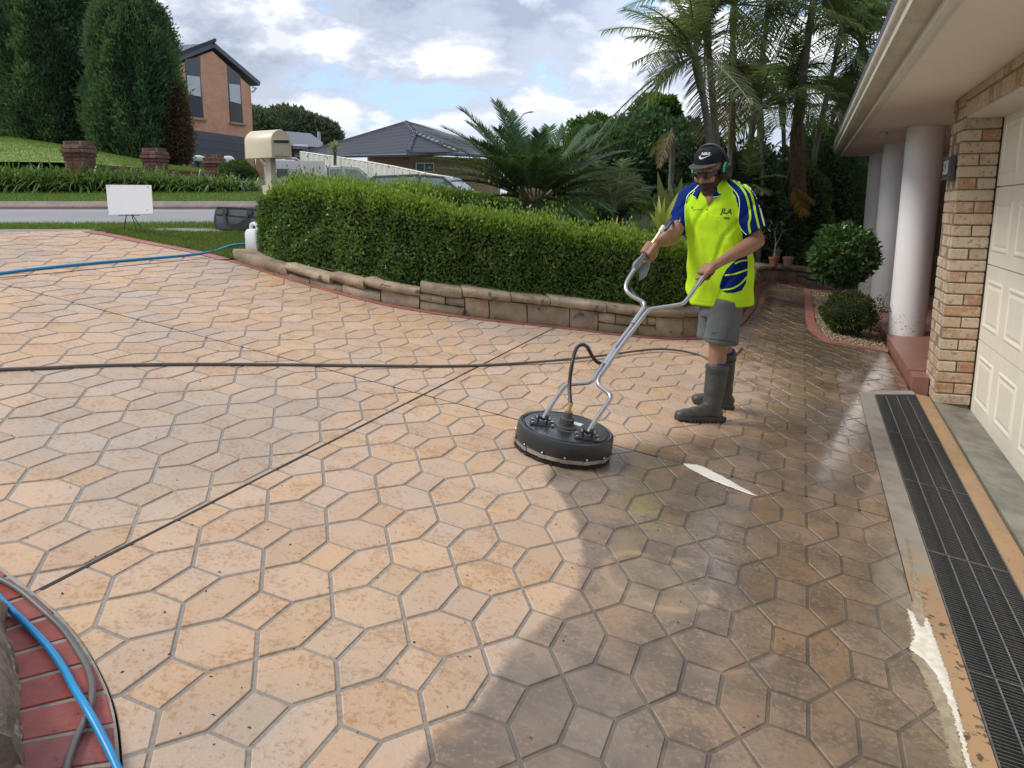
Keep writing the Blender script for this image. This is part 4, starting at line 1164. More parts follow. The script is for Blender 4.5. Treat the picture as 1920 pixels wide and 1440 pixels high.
vehicle('parked_car', 'dark car with only its roof showing above the hedge', 'car', co, cax,
        [(-2.2, .4), (2.2, .38), (2.25, .7), (2.1, .92), (1.2, 1.02), (.45, 1.6), (-.2, 1.66), (-1.3, 1.62), (-2.05, 1.1), (-2.25, .8)], 1.78,
        [[(-.1, 1.08), (1.0, 1.08), (.42, 1.53), (-.1, 1.57)], [(-1.4, 1.08), (-.2, 1.08), (-.2, 1.58), (-1.2, 1.55)]], M_dark, (-1.35, 1.4))
# ================================================================== retaining wall
M_sand = mat('sandstone', (.37, .295, .205), (.24, .19, .135), .85, 5, bump=.8, bscale=22, objvar=.22, speck=((.12, .10, .085), 9, .60), bdist=.015)
M_sandm = mat('wall_core', (.10, .085, .07), (.06, .05, .045), .95, 14)
wl_s = np.r_[0, np.cumsum(np.linalg.norm(np.diff(wall_line, axis=0), axis=1))]
wl_T = np.gradient(wall_line, axis=0); wl_T /= np.linalg.norm(wl_T, axis=1, keepdims=True)
def WP(u, d=0.0):
    p = np.array([np.interp(u, wl_s, wall_line[:, i]) for i in (0, 1)]); t = np.array([np.interp(u, wl_s, wl_T[:, i]) for i in (0, 1)]); t /= np.linalg.norm(t)
    return p + d * np.array([-t[1], t[0]])       # d > 0: into the garden
wall_px = proj(np.array([P3(q) for q in wall_line]))[:, 0]
def WH(u): return float(np.interp(u, [0, .4, .9, 1.6, 2.2, 6, 20], [.085, .10, .12, .17, .225, .26, .26]))
def W3(u, d, h): p = WP(u, d); return np.array([p[0], p[1], zp(p[0], p[1]) + h])
RW = thing('retaining_wall', 'low curved sandstone wall holding the hedge bed', 'wall', W3(3, 0, 0))
Ltot = wl_s[-1]
us = np.arange(0, Ltot, .12)
mb = MB(); mb.loft([[W3(u, .03, -.1), W3(u, .20, -.1), W3(u, .20, WH(u) - .03), W3(u, .03, WH(u) - .03)] for u in us]); build('wall_core', mb, M_sandm, RW)
def stone(u0, u1, z0, z1, d0, d1, rough, taper=0.0):
    """uneven block following the wall: z0,z1 heights above ground (fractions handled by caller)"""
    nx = max(3, int((u1 - u0) / .11) + 2); rows = 4
    mb = MB(); rings = []
    sd = random.uniform(0, 50)
    for i in range(nx):
        t = i / (nx - 1); u = u0 + (u1 - u0) * t; e_ = min(t, 1 - t) * (u1 - u0)
        ease = 1 if .02 < e_ else .0
        ring = []
        for (dd, zf_) in ((d1, 0), (d0 + .012, 0), (d0, .22), (d0 - .006, .5), (d0, .8), (d0 + .014, 1), (d1, 1)):
            zlo = z0 + taper * (t - .5); z = zlo + (z1 - zlo) * zf_
            nv = noise.noise(Vector((u * 5.5 + sd, z * 14, sd)))
            d_ = dd + (nv * rough if dd < d1 - .01 else 0) + (.012 if not ease and dd < d1 - .01 else 0)
            z += rough * .35 * noise.noise(Vector((u * 7, sd, zf_ * 3))) * (1 if zf_ in (0, 1) else .5)
            ring.append(W3(u, d_, z))
        rings.append(ring)
    mb.loft(rings); return mb
u = 0.0
while u < Ltot - .1:
    L = random.uniform(.30, .66); u1 = min(u + L, Ltot)
    h = WH((u + u1) / 2); ch = .062 if h > .11 else h
    build('cap_stone', stone(u + .004, u1 - .004, h - ch, h + random.uniform(-.006, .006), -.026, .21, .024), M_sand, RW, smooth=50)
    u = u1
u = .3
while u < Ltot - .1:
    L = random.uniform(.17, .40); u1 = min(u + L, Ltot); h = WH((u + u1) / 2) - .075
    if h > .02:
        if h > .12 and random.random() < .34:
            zm = h * random.uniform(.4, .62); tp = random.uniform(-.05, .05)
            um = (u + u1) / 2 + random.uniform(-.04, .04)
            if random.random() < .5:
                build('wall_stone', stone(u + .005, u1 - .005, -.02, zm - .005, .0, .1, .014), M_sand, RW, smooth=50)
                build('wall_stone', stone(u + .005, um - .005, zm + .005, h, .0, .1, .014, tp * .4), M_sand, RW, smooth=50); build('wall_stone', stone(um + .005, u1 - .005, zm + .005, h, .0, .1, .014), M_sand, RW, smooth=50)
            else:
                build('wall_stone', stone(u + .005, um - .005, -.02, zm - .005, .0, .1, .014), M_sand, RW, smooth=50); build('wall_stone', stone(um + .005, u1 - .005, -.02, zm - .005, .0, .1, .014), M_sand, RW, smooth=50)
                build('wall_stone', stone(u + .005, u1 - .005, zm + .005, h, .0, .1, .014, tp * .5), M_sand, RW, smooth=50)
        else: build('wall_stone', stone(u + .005, u1 - .005, -.02, h, .0, .1, .016), M_sand, RW, smooth=50)
    u = u1
# garden bed behind
bed_poly = [tuple(WP(u, .12)) for u in np.arange(.1, Ltot, .3)] + [(8, 14.2), (8, 21), (-1.9, 21), (-2.1, 9)]
def zbed(x, y):
    h = float(np.interp(x, [-2.4, -1.2, 0.5], [.08, .16, .22]))
    a = SX * x + SY * min(y, 14) + h
    return a
struct(polysheet('garden_bed', bed_poly, M_soil, 0, .15, zbed))

# ================================================================== hedges
M_hleaf = leafmat('hedge_leaf', [(0, (.036, .09, .02)), (.4, (.08, .17, .034)), (.75, (.14, .24, .05)), (1, (.24, .33, .08))], .3, .4, clump=4.0, spec=.4)
M_hnew = leafmat('hedge_new_growth', [(0, (.12, .22, .025)), (.5, (.22, .34, .04)), (1, (.36, .47, .08))], .4, .4, spec=.4)
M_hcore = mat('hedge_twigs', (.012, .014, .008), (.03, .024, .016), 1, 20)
def hedge(name, label, base_fn, top_fn, u0, u1, thick, n, nnew, ls=.023, shoulder=.10, newfrac=.17, bulge=.05):
    """base_fn(u,d): ground point, d into the hedge; top_fn(u): height of the top above it"""
    T = thing('clipped_hedge', label, 'hedge', base_fn((u0 + u1) / 2, thick / 2))
    def surf(u, s, ofs=0.0):
        """s along the cross section: 0 base front .. 1 base back"""
        H = top_fn(u); per = 2 * H + thick
        q = s * per
        if q < H - shoulder: d, h, nd, nh = 0, q, -1, 0
        elif q < H + shoulder:
            a = (q - H + shoulder) / (2 * shoulder) * math.pi / 2
            d, h, nd, nh = shoulder * (1 - math.cos(a)), H - shoulder + shoulder * math.sin(a), -math.cos(a), math.sin(a)
        elif q < H + thick - shoulder: d, h, nd, nh = q - H, H, 0, 1
        elif q < H + thick + shoulder:
            a = (q - H - thick + shoulder) / (2 * shoulder) * math.pi / 2
            d, h, nd, nh = thick - shoulder * (1 - math.sin(a)), H - shoulder + shoulder * math.cos(a), math.sin(a), math.cos(a)
        else: d, h, nd, nh = thick, 2 * H + thick - q, 1, 0
        b0 = base_fn(u, 0); b1 = base_fn(u, thick); ax = (b1 - b0); ax[2] = 0; ax /= np.linalg.norm(ax)
        f = d / thick
        p = b0 * (1 - f) + b1 * f; p = p + [0, 0, h]; nrm = ax * nd + np.array([0, 0, nh])
        # soft ends
        e_ = min(u - u0, u1 - u)
        lump = bulge * noise.noise(Vector((u * 2.3, s * 3.1, 1.7))) + bulge * .6 * noise.noise(Vector((u * 7, s * 9, 4.4)))
        return p + nrm * (lump + ofs), nrm
    # twiggy inner mass
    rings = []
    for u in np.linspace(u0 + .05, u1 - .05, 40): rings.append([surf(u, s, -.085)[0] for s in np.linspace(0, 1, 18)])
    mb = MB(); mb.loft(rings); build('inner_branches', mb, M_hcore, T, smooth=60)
    def pts(n, lo, hi):
        U = rng.uniform(u0, u1, n); S_ = rng.uniform(lo, hi, n); O = -np.abs(rng.normal(0, .03, n)) + .012; O -= np.array([.11 * max(0, -noise.noise(Vector((u * 4.5, s * 9, 8.8))) - .08) for u, s in zip(U, S_)])
        out = [surf(u, s, o_) for u, s, o_ in zip(U, S_, O)]
        return np.array([a for a, b in out]), np.array([b for a, b in out])
    P, N = pts(n, 0, .72)
    # end cap
    ne = int(n * .10); E1 = []; EN = []
    for uu, sg in ((u0, -1), (u1, 1)):
        H = top_fn(uu); b0 = base_fn(uu, 0); b1 = base_fn(uu, thick); tv = base_fn(uu + .05 if sg < 0 else uu, 0) - base_fn(uu if sg < 0 else uu - .05, 0); tv[2] = 0; tv /= np.linalg.norm(tv)
        a = rng.uniform(0, 1, ne); h = rng.uniform(0, 1, ne); bl = np.sqrt(np.clip(1 - (2 * a - 1) ** 2, 0, 1)) * .09 * np.clip(1 - h ** 6, 0, 1)
        E1.append(b0 * (1 - a[:, None]) + b1 * a[:, None] + np.stack([0 * h, 0 * h, h * H * .97], 1) + tv * sg * (bl + rng.normal(0, .015, ne))[:, None]); EN.append(np.repeat([tv * sg], ne, 0))
    P = np.vstack([P] + E1); N = np.vstack([N] + EN)
    D = N * .5 + np.array([0, 0, .35]) + rng.normal(0, .6, P.shape); NN = N + rng.normal(0, .6, P.shape)
    sz = rng.uniform(.7, 1.35, len(P)) * ls
    V = leafquads(P, D, NN, sz, sz * .58, .15, .08); quadobj('foliage', V, M_hleaf, T)
    if nnew:
        H = top_fn((u0 + u1) / 2); per = 2 * H + thick
        P, N = pts(nnew, (H - newfrac) / per, (H + thick) / per)
        D = N * .9 + np.array([0, 0, .7]) + rng.normal(0, .4, P.shape); NN = N + rng.normal(0, .7, P.shape)
        up_ = rng.exponential(.026, len(P)) * (.5 + 1.2 * np.array([max(0, .5 + noise.noise(Vector(v * 3.0))) for v in P])); P = P + np.stack([0 * up_, 0 * up_, up_], 1)
        sz = rng.uniform(.7, 1.4, len(P)) * ls
        V = leafquads(P, D, NN, sz, sz * .5, .15, .05); quadobj('new_growth', V, M_hnew, T)
    return T
TOPX = [480, 497, 520, 580, 640, 700, 760, 820, 900, 1000, 1100, 1200, 1300, 1400]; TOPY = [374, 364, 353, 352, 358, 367, 381, 395, 409, 427, 443, 456, 468, 478]
ucol = [(u, W3(u, .14, 0)) for u in np.arange(0, 8, .05)]
pxs = np.array([proj(p)[0] for u, p in ucol]); uarr = np.array([u for u, p in ucol])
def u_at_px(px): return float(np.interp(px, pxs, uarr))
def h1top(u):
    p = W3(u, .14, 0); px = proj(p)[0]; py = np.interp(px, TOPX, TOPY)
    return at(px, py, p[1] + .08)[2] - p[2]
def h1base(u, d): return W3(u, .14 + d, WH(u) * .0)
hedge('hedge', 'long clipped hedge with lime new tips on the sandstone wall', h1base, h1top, u_at_px(494), u_at_px(1325), .50, 52000, 21000, .030, .11, .13)
A2, B2 = at(560, 395, 8.7), at(1120, 430, 10.4)
A2[2] = zbed(A2[0], A2[1]) ; B2[2] = zbed(B2[0], B2[1])
L2 = np.linalg.norm((B2 - A2)[:2]); t2 = (B2 - A2) / L2; n2 = np.array([-t2[1], t2[0], 0])
def h2base(u, d):
    p = A2 + t2 * u + n2 * d; p[2] = zbed(p[0], p[1]); return p
def h2top(u):
    p = h2base(u, 0); px = proj(p)[0]; py = np.interp(px, [500, 560, 640, 700, 800, 900, 1000, 1120], [347, 346, 350, 353, 361, 372, 386, 405])
    return at(px, py, p[1] + .08)[2] - p[2]
hedge('hedge', 'shadowed second hedge standing between the front hedge and the cycad', h2base, h2top, 0.0, L2, .55, 15000, 9000, .032, .1, .13, .05)
# thin stems showing on the shaded side of the second hedge
M_twig = mat('twig', (.16, .13, .10), (.09, .075, .06), .9, 20)

# ================================================================== feather leaved plants
def frond(acc, mb, base, D0, L, droop, side_az=None, n=45, ll=.3, lw=.022, fwd=.5, vee=.35, ldroop=.25, tipscale=.35, rw=.012, bare=.08, seg=3, twist=0.0, curl=1.0):
    """pinnate leaf. acc: list receiving (V, F)"""
    D0 = np.array(D0, float); D0 /= np.linalg.norm(D0); up = np.array([0, 0, 1.0])
    t = np.linspace(0, 1, 14)
    C = np.array([base + D0 * L * q - up * droop * L * q ** (1 + curl) for q in t])
    mb.tube(C, [rw * (1 - .8 * q) + .0015 for q in t], 5)
    T = np.gradient(C, axis=0); T = unit(T)
    side = np.cross(T, up); bad = np.linalg.norm(side, axis=1) < .15
    if bad.any() or side_az is not None:
        sv_ = np.array([math.cos(side_az or 0), math.sin(side_az or 0), 0]); side = sv_ - T * (T @ sv_)[:, None]
    side = unit(side); nrm = np.cross(side, T)
    q = np.linspace(bare, .995, n)
    for sg in (-1, 1):
        qq = q + rng.normal(0, .15 / n, n)
        B = np.stack([np.interp(qq, t, C[:, i]) for i in range(3)], 1); TT = unit(np.stack([np.interp(qq, t, T[:, i]) for i in range(3)], 1))
        SS = unit(np.stack([np.interp(qq, t, side[:, i]) for i in range(3)], 1)) * sg; NN = unit(np.stack([np.interp(qq, t, nrm[:, i]) for i in range(3)], 1))
        prof = np.interp(q, [0, .12, .35, .7, 1], [.45, .8, 1, .85, tipscale])
        Dl = SS + TT * (fwd + .5 * q[:, None] ** 3) + NN * vee + rng.normal(0, .07, (n, 3))
        Wd_ = unit(np.cross(Dl, NN))
        acc.append(strips(B, Dl, Wd_, ll * prof * rng.uniform(.88, 1.1, n), lw, ldroop * rng.uniform(.6, 1.5, n), seg))
def acc_obj(name, acc, m_, parent):
    Vs, Fs, o_ = [], [], 0
    for V, Fq in acc: Vs.append(V); Fs.append(Fq + o_); o_ += len(V)
    return quadobj(name, np.vstack(Vs), m_, parent, np.vstack(Fs))
M_cyc = leafmat('cycad_leaf', [(0, (.028, .08, .042)), (.5, (.052, .122, .06)), (.9, (.085, .16, .08)), (1, (.13, .20, .11))], .3, .55, spec=.15)
M_palm = leafmat('palm_leaf', [(0, (.08, .12, .065)), (.5, (.15, .20, .095)), (.85, (.24, .28, .13)), (1, (.36, .36, .20))], .55, .5, spec=.15)
M_palmd = leafmat('dead_palm_leaf', [(0, (.08, .055, .03)), (.5, (.16, .11, .05)), (1, (.26, .19, .09))], .35, .6)
M_palmo = leafmat('orange_palm_leaf', [(0, (.25, .12, .02)), (.5, (.42, .23, .04)), (1, (.5, .33, .08))], .35, .6)
M_rach = mat('leaf_stalk', (.16, .17, .07), (.11, .12, .05), .6, 6)
M_ptrunk = mat('palm_trunk', (.17, .155, .13), (.09, .085, .07), .85, 5, bump=.6, bscale=20, bdist=.01)
M_fibre = mat('palm_fibre', (.17, .10, .065), (.09, .055, .04), .95, 16, bump=.9, bscale=50, bdist=.015)
CY = 9.5
cb = at(1003, 376, CY)
cy = thing('cycad', 'large cycad with stiff arching dark fronds behind the hedge', 'plant', (cb[0], cb[1], zbed(cb[0], cb[1])))
mb = MB(); mb.tube([(cb[0], cb[1], zbed(cb[0], cb[1]) - .1), cb - [0, 0, .1], cb + [0, 0, .04]], [.20, .19, .12], 12); build('trunk', mb, M_fibre, cy, smooth=60)
mb = MB(); mb.ellip(cb + [0, 0, .05], [np.array([.13, 0, 0]), np.array([0, .13, 0]), np.array([0, 0, .10])], 14, 8); build('crown_felt', mb, mat('cycad_felt', (.34, .24, .13), (.2, .13, .07), .95, 14, bump=.6, bscale=60), cy, smooth=60)
acc = []; mbr = MB()
tips = [(882, 214, -.3), (940, 200, .5), (905, 240, .8), (850, 245, -.2), (833, 270, .2), (822, 300, -.5), (818, 318, .4), (842, 345, -.7), (870, 300, -.9), (880, 398, -.8), (960, 215, 1.0), (985, 262, .9), (1027, 243, .8), (1046, 250, .2), (1070, 252, -.2), (1108, 258, .6), (1152, 268, -.1),
        (1168, 285, .7), (1190, 322, .1), (1196, 350, -.3), (1150, 345, -.7), (1130, 395, -.8), (1090, 415, -.9), (1050, 425, -1.0), (990, 428, -1.0), (940, 420, -.95), (1010, 300, -.8), (930, 300, -.7), (900, 268, -.5), (1085, 290, -.6), (1180, 395, .3), (965, 250, .3), (920, 275, -.5), (1010, 262, -.4), (1035, 285, -.7), (975, 300, -.85), (890, 235, .3), (868, 330, -.6), (1060, 330, -.85), (945, 250, -.6), (1120, 320, -.6), (860, 262, .5), (1098, 240, .9)]
for px, py, dY in tips:
    tip = at(px, py, CY + dY * .75)
    v = tip - cb; L0 = np.linalg.norm(v); dr = .30 if v[2] > 0 else .42
    D0 = v + np.array([0, 0, dr * L0]); L = np.linalg.norm(D0)
    b = cb + unit(v * [1, 1, .3]) * .1
    frond(acc, mbr, b, D0, L, dr * L0 / L, n=92, ll=.22, lw=.014, fwd=.75, vee=.30, ldroop=.12, tipscale=.55, rw=.011, bare=.16, seg=2, curl=1.2)
acc_obj('fronds', acc, M_cyc, cy); build('leaf_stalks', mbr, M_rach, cy)

def palm(label, trunk, nf, Lr, Y, lean=(0, 0), fibre=False, tips=(), dead=0, seed=0, r0=.062, low=-.3):
    P = [at(px, py, y_) for px, py, y_ in trunk]
    b = P[0].copy(); b[2] = zbed(b[0], b[1]) - .1
    if P[0][2] > b[2] + .05: P = [b] + P
    T = thing('cane_palm', label, 'palm', P[0], 'tall feathery palms in the garden')
    n = len(P); rad = np.linspace(r0, r0 * .62, n); mb = MB()
    PP = resample(np.array(P), .25); rr = np.interp(np.linspace(0, 1, len(PP)), np.linspace(0, 1, n), rad) * (1 + .05 * np.sin(np.arange(len(PP)) * 1.7))
    mb.tube(PP, rr, 9); build('trunk', mb, M_ptrunk, T, smooth=50)
    if fibre:
        mb = MB(); k0 = int(len(PP) * .25); k1 = int(len(PP) * .72); mb.tube(PP[k0:k1], [r0 * (1.7 - .9 * i / (k1 - k0)) * (1 + .12 * math.sin(i * 2.1)) for i in range(k1 - k0)], 9); build('fibre_sheath', mb, M_fibre, T)
        nb = 500; ii = rng.integers(k0, k1, nb); B = PP[ii] + rng.normal(0, .05, (nb, 3)); D = np.stack([rng.normal(0, .25, nb), rng.normal(0, .25, nb), -np.ones(nb)], 1)
        V, Fq = strips(B, D, rdir(nb), rng.uniform(.2, .55, nb), .014, .1, 2); quadobj('hanging_fibre', V, M_palmd, T, Fq)
    top = PP[-1]; acc, accd = [], []; mbr = MB()
    tdir = unit(PP[-1] - PP[-3]); mb = MB(); mb.tube([top - tdir * .42, top - tdir * .1, top + tdir * .12], [.055, .06, .025], 9); build('crown_shaft', mb, M_rach, T, smooth=50)
    kw = dict(n=50, ll=.34 * Y / 11, lw=.017 * Y / 11, fwd=.55, vee=.18, ldroop=.35, tipscale=.45, rw=.014, bare=.14, seg=3)
    for px, py, dY in tips:
        tip = at(px, py, Y + dY); v = tip - top; L0 = np.linalg.norm(v); dr = .38
        D0 = v + np.array([0, 0, dr * L0]); L = np.linalg.norm(D0); frond(acc, mbr, top, D0, L, dr * L0 / L, **kw)
    g = random.Random(seed)
    nf += 6; Lr *= 1.12
    for i in range(nf):
        az = 2 * math.pi * (i / nf) + g.uniform(-.3, .3); el = g.choice([1.3, 1.0, .8, .55, .3, low]) + g.uniform(-.15, .15)
        D0 = [math.cos(az) * math.cos(el) + lean[0], math.sin(az) * math.cos(el) + lean[1], math.sin(el)]
        frond(acc, mbr, top, D0, Lr * g.uniform(.8, 1.12), g.uniform(.25, .55), side_az=None, **kw)
    for i in range(dead):
        az = g.uniform(0, 6.28); D0 = [math.cos(az) * .3, math.sin(az) * .3, -.9]
        frond(accd, mbr, top - [0, 0, .2], D0, Lr * .85, .1, side_az=g.uniform(0, 3), **kw)
    acc_obj('fronds', acc, M_palm, T)
    if accd: acc_obj('dead_fronds', accd, M_palmd, T)
    build('leaf_stalks', mbr, M_rach, T)
    return T
palm('leftmost cane palm, arching fronds against the open sky above the worker', [(1336, 300, 11.0), (1322, 200, 11.0), (1303, 105, 10.9)], 9, 1.3, 10.9, (.0, 0), False, [(1172, 18, -.2), (1178, 70, .3), (1186, 118, -.5), (1215, 190, .3), (1176, 232, .0), (1240, -40, .3), (1225, 150, -.6)], 0, 1)
palm('slender cane palm close beside the leftmost one, crown higher', [(1346, 300, 11.4), (1336, 180, 11.4), (1322, 20, 11.4)], 12, 1.4, 11.4, (0, 0), False, [(1250, -10, .2), (1260, 120, -.4)], 1, 2)
palm('cane palm straight behind the cap with brown hanging frond', [(1374, 300, 13.2), (1372, 150, 13.2), (1376, 10, 13.2)], 11, 1.55, 13.2, (0, 0), False, [(1345, 150, -.6), (1420, 130, -.5)], 1, 3)
palm('cane palm in the middle of the clump with tall thin trunk', [(1402, 300, 13.9), (1425, 140, 13.9), (1446, -20, 13.9)], 12, 1.65, 13.9, (0, 0), False, [(1410, 160, -.5), (1490, 120, .4)], 0, 4)
palm('thick palm with shaggy brown fibre on its leaning trunk', [(1497, 330, 13.7), (1494, 250, 13.7), (1507, 130, 13.7), (1530, -30, 13.7)], 11, 1.7, 13.7, (0, 0), True, [(1455, 110, .2), (1600, 120, -.3)], 1, 5, .085)
palm('thin forked palm trunk leaning right near the gutter', [(1528, 280, 14.6), (1548, 190, 14.6), (1580, 50, 14.6)], 12, 1.65, 14.6, (0, 0), False, [(1655, 95, 0), (1640, 40, .3), (1650, 150, -.2), (1500, 60, .2)], 0, 6, .06)
palm('rightmost cane palm, fronds drooping behind the roof gutter', [(1540, 290, 15.3), (1575, 180, 15.3), (1618, 85, 15.3)], 10, 1.5, 15.3, (0, 0), False, [(1650, 190, -.3), (1600, 215, .2), (1560, 130, .2)], 1, 7, .055)
palm('short palm with its crown low between the tall trunks', [(1430, 330, 13.0), (1428, 262, 13.0), (1424, 205, 13.0)], 7, 1.15, 13.0, (0, 0), False, [], 0, 8, .05)
palm('short palm with crown beside the shaggy fibre trunk', [(1470, 330, 14.2), (1470, 262, 14.2), (1466, 185, 14.2)], 7, 1.2, 14.2, (0, 0), False, [], 0, 9, .05)
palm('short palm with crown just left of the gutter end', [(1572, 330, 14.9), (1576, 262, 14.9), (1582, 205, 14.9)], 6, 1.0, 14.9, (0, 0), False, [], 0, 10, .05)
def small_palm(label, base, tips, m_, droop=.35, cat='plant', ll=.26, n=34, lw=.022):
    b = at(*base); T = thing('young_palm', label, cat, (b[0], b[1], zbed(b[0], b[1])))
    acc = []; mbr = MB()
    for px, py, dY in tips:
        tip = at(px, py, base[2] + dY); v = tip - b; L0 = np.linalg.norm(v); D0 = v + np.array([0, 0, droop * L0]); L = np.linalg.norm(D0)
        frond(acc, mbr, b, D0, L, droop * L0 / L, n=n, ll=ll, lw=lw, fwd=.6, vee=.2, ldroop=.3, rw=.01, bare=.12)
    acc_obj('fronds', acc, m_, T); build('leaf_stalks', mbr, M_rach, T)
    mb = MB(); mb.tube([(b[0], b[1], zbed(b[0], b[1]) - .05), b], [.05, .035], 7); build('stem', mb, M_ptrunk, T)
small_palm('young palm with fresh arching fronds to the right of the cap', (1402, 345, 13.1), [(1362, 262, .2), (1440, 238, .3), (1468, 262, 0), (1470, 330, -.3), (1432, 362, -.4), (1412, 262, -.3), (1392, 388, -.3)], M_palm)
small_palm('low palm with one withered orange frond hanging by the columns', (1488, 352, 13.4), [(1506, 402, -.3), (1524, 380, -.2)], M_palmo, .25, ll=.22, n=26)
small_palm('dull brown palm frond hanging above the dark bush', (1262, 240, 11.6), [(1236, 312, -.2), (1222, 290, .2)], M_palmd, .2, ll=.15, lw=.012)
small_palm('drooping half dead palm fronds directly above the cap', (1378, 95, 12.7), [(1366, 268, -.1), (1352, 232, .1), (1392, 215, .1)], M_palmd, .12, ll=.3)
small_palm('feathery arching fern palm beside the cycad', (1150, 400, 9.9), [(1092, 330, .3), (1108, 292, .5), (1190, 330, .3), (1205, 378, -.2), (1130, 310, .1), (1082, 372, -.2), (1170, 300, .4), (1222, 350, .3)], M_palm, .4)

# ================================================================== bushes, fillers
M_bush = leafmat('dark_bush_leaf', [(0, (.028, .07, .042)), (.5, (.058, .13, .065)), (.9, (.095, .19, .08)), (1, (.16, .26, .11))], .3, .5, clump=2.2, spec=.2)
M_bush2 = leafmat('bright_bush_leaf', [(0, (.03, .08, .015)), (.6, (.06, .13, .022)), (1, (.12, .2, .04))], .3, .4, clump=2.0)
M_bush3 = leafmat('shade_bush_leaf', [(0, (.035, .08, .045)), (.6, (.075, .145, .065)), (.93, (.12, .20, .085)), (1, (.42, .42, .10))], .35, .4, clump=2.5)
def bush(label, c, rad, n, m_=M_bush, L=.09, W=.045, seed=0, cat='bush', name='garden_bush', group=None):
    C = at(*c); T = thing(name, label, cat, (C[0], C[1], zbed(C[0], C[1])), group)
    mb = MB(); mb.tube([(C[0], C[1], zbed(C[0], C[1]) - .1), C], [.05, .03], 6); build('stem', mb, M_bark, T)
    leaf_blob(None, C, rad, n, L, W, m_, T, seed=seed)
    return T
bush('large dark bush, leftmost, right behind the cycad', (1145, 335, 13.0), (.72, .6, .80), 6500, M_bush, seed=11)
bush('tallest dark bush in the row left of the palms', (1212, 300, 13.6), (.78, .6, .74), 7000, M_bush, seed=12)
bush('dark bush directly behind the cap and face', (1290, 335, 13.2), (.62, .55, .85), 6500, M_bush, seed=13)
bush('bright green bush top poking above the dark bushes', (1232, 222, 14.4), (.42, .4, .36), 3200, M_bush2, seed=14)
bush('bright leafy top of the bush beside the cycad', (1118, 268, 13.9), (.48, .4, .42), 3200, M_bush2, seed=15)
bush('shaded bush behind the hi-vis shirt shoulder', (1392, 400, 13.4), (.75, .5, 1.05), 7000, M_bush3, seed=16)
bush('shaded bush behind the terracotta pots', (1470, 405, 14.3), (.8, .5, 1.0), 7000, M_bush3, seed=17)
bush('shaded bush beneath the palm with shaggy fibre', (1545, 372, 15.0), (.8, .5, 1.05), 7000, M_bush3, seed=18)
bush('dark bush filling the gap beside the farthest column', (1612, 392, 15.8), (.75, .5, 1.25), 7500, M_bush3, seed=19)
bush('sparse bush with yellowish leaves under the gutter corner', (1548, 292, 15.6), (.6, .4, .55), 2600, M_bush3, seed=20)
bush('low dark shrub filling behind the variegated plants', (1275, 420, 10.6), (.55, .4, .42), 4500, M_bush3, .07, .03, seed=21)
bush('low dark shrub at the foot of the palms', (1440, 440, 13.6), (.6, .4, .5), 4500, M_bush3, .08, .035, seed=22)
bush('feathery mid green shrub behind the fern palm', (1120, 385, 11.2), (.65, .4, .42), 4500, M_bush, .06, .02, seed=23)
bush('shaded shrub low behind the cycad trunk', (1030, 405, 10.9), (.8, .4, .35), 3600, M_bush, .07, .03, seed=24)

def paddles(label, base, tips, m_, w, name='broadleaf_plant', cat='plant', droop=.1):
    b = at(*base); T = thing(name, label, cat, (b[0], b[1], zbed(b[0], b[1])))
    for px, py, dY in tips:
        tip = at(px, py, base[2] + dY); v = tip - b; L = np.linalg.norm(v); D = v / L; S = np.cross(D, CAM - b); S /= np.linalg.norm(S); S = unit(S + rng.normal(0, .35, 3)); N = np.cross(S, D)
        V = []; nseg = 8
        for i in range(nseg + 1):
            t = i / nseg; c = b + v * t + N * .10 * L * math.sin(t * 2.6); wd = w * (math.sin(math.pi * min(.995, .12 + .88 * t) ** .85) + .03) / 2
            V += [c - S * wd + N * wd * .3, c, c + S * wd + N * wd * .3]
        Fq = []
        for i in range(nseg): Fq += [[3 * i, 3 * i + 1, 3 * i + 4, 3 * i + 3], [3 * i + 1, 3 * i + 2, 3 * i + 5, 3 * i + 4]]
        quadobj('leaf', np.array(V), m_, T, np.array(Fq), smooth=True)
    mb = MB(); mb.tube([(b[0], b[1], zbed(b[0], b[1]) - .05), b], [.03, .025], 6); build('stem', mb, M_bark, T)
    return T
M_olive = leafmat('olive_leaf', [(0, (.07, .09, .03)), (.5, (.11, .13, .045)), (1, (.20, .20, .075))], .35, .45)
M_varie = leafmat('variegated_leaf', [(0, (.16, .22, .03)), (.5, (.42, .46, .08)), (1, (.62, .62, .24))], .4, .45)
M_strel = leafmat('strelitzia_leaf', [(0, (.03, .05, .03)), (.6, (.06, .085, .05)), (1, (.12, .15, .10))], .25, .4)
paddles('olive plant with broad upright paddle leaves behind the variegated one', (1256, 418, 9.4), [(1235, 322, .1), (1256, 345, .2), (1288, 346, -.2), (1302, 358, .1), (1218, 372, -.2), (1276, 335, .3), (1208, 392, -.3), (1298, 385, .1), (1246, 352, -.3)], M_olive, .095)
paddles('yellow variegated plant beside the raised blue sleeve', (1238, 432, 8.7), [(1222, 378, -.1), (1236, 366, .1), (1247, 368, -.1), (1228, 392, -.2), (1258, 385, 0), (1266, 400, .1), (1218, 400, 0), (1272, 362, .2)], M_varie, .05)
paddles('small yellow bromeliad at the hedge top near a pink flower', (1158, 438, 8.6), [(1148, 410, 0), (1160, 404, .1), (1170, 412, -.1), (1140, 418, .1), (1176, 420, 0), (1155, 416, -.15)], M_varie, .035)
paddles('grey green bird of paradise with large drooping leaves by the pots', (1478, 492, 13.5), [(1492, 455, -.1), (1500, 440, .2), (1462, 440, .1), (1445, 425, .2), (1510, 420, .3), (1530, 445, 0)], M_strel, .19)
pk_ = at(1122, 432, 8.6); T = thing('pink_flower', 'single pink flower above the hedge left of the yellow bromeliad', 'flower', pk_ - [0, 0, .1])
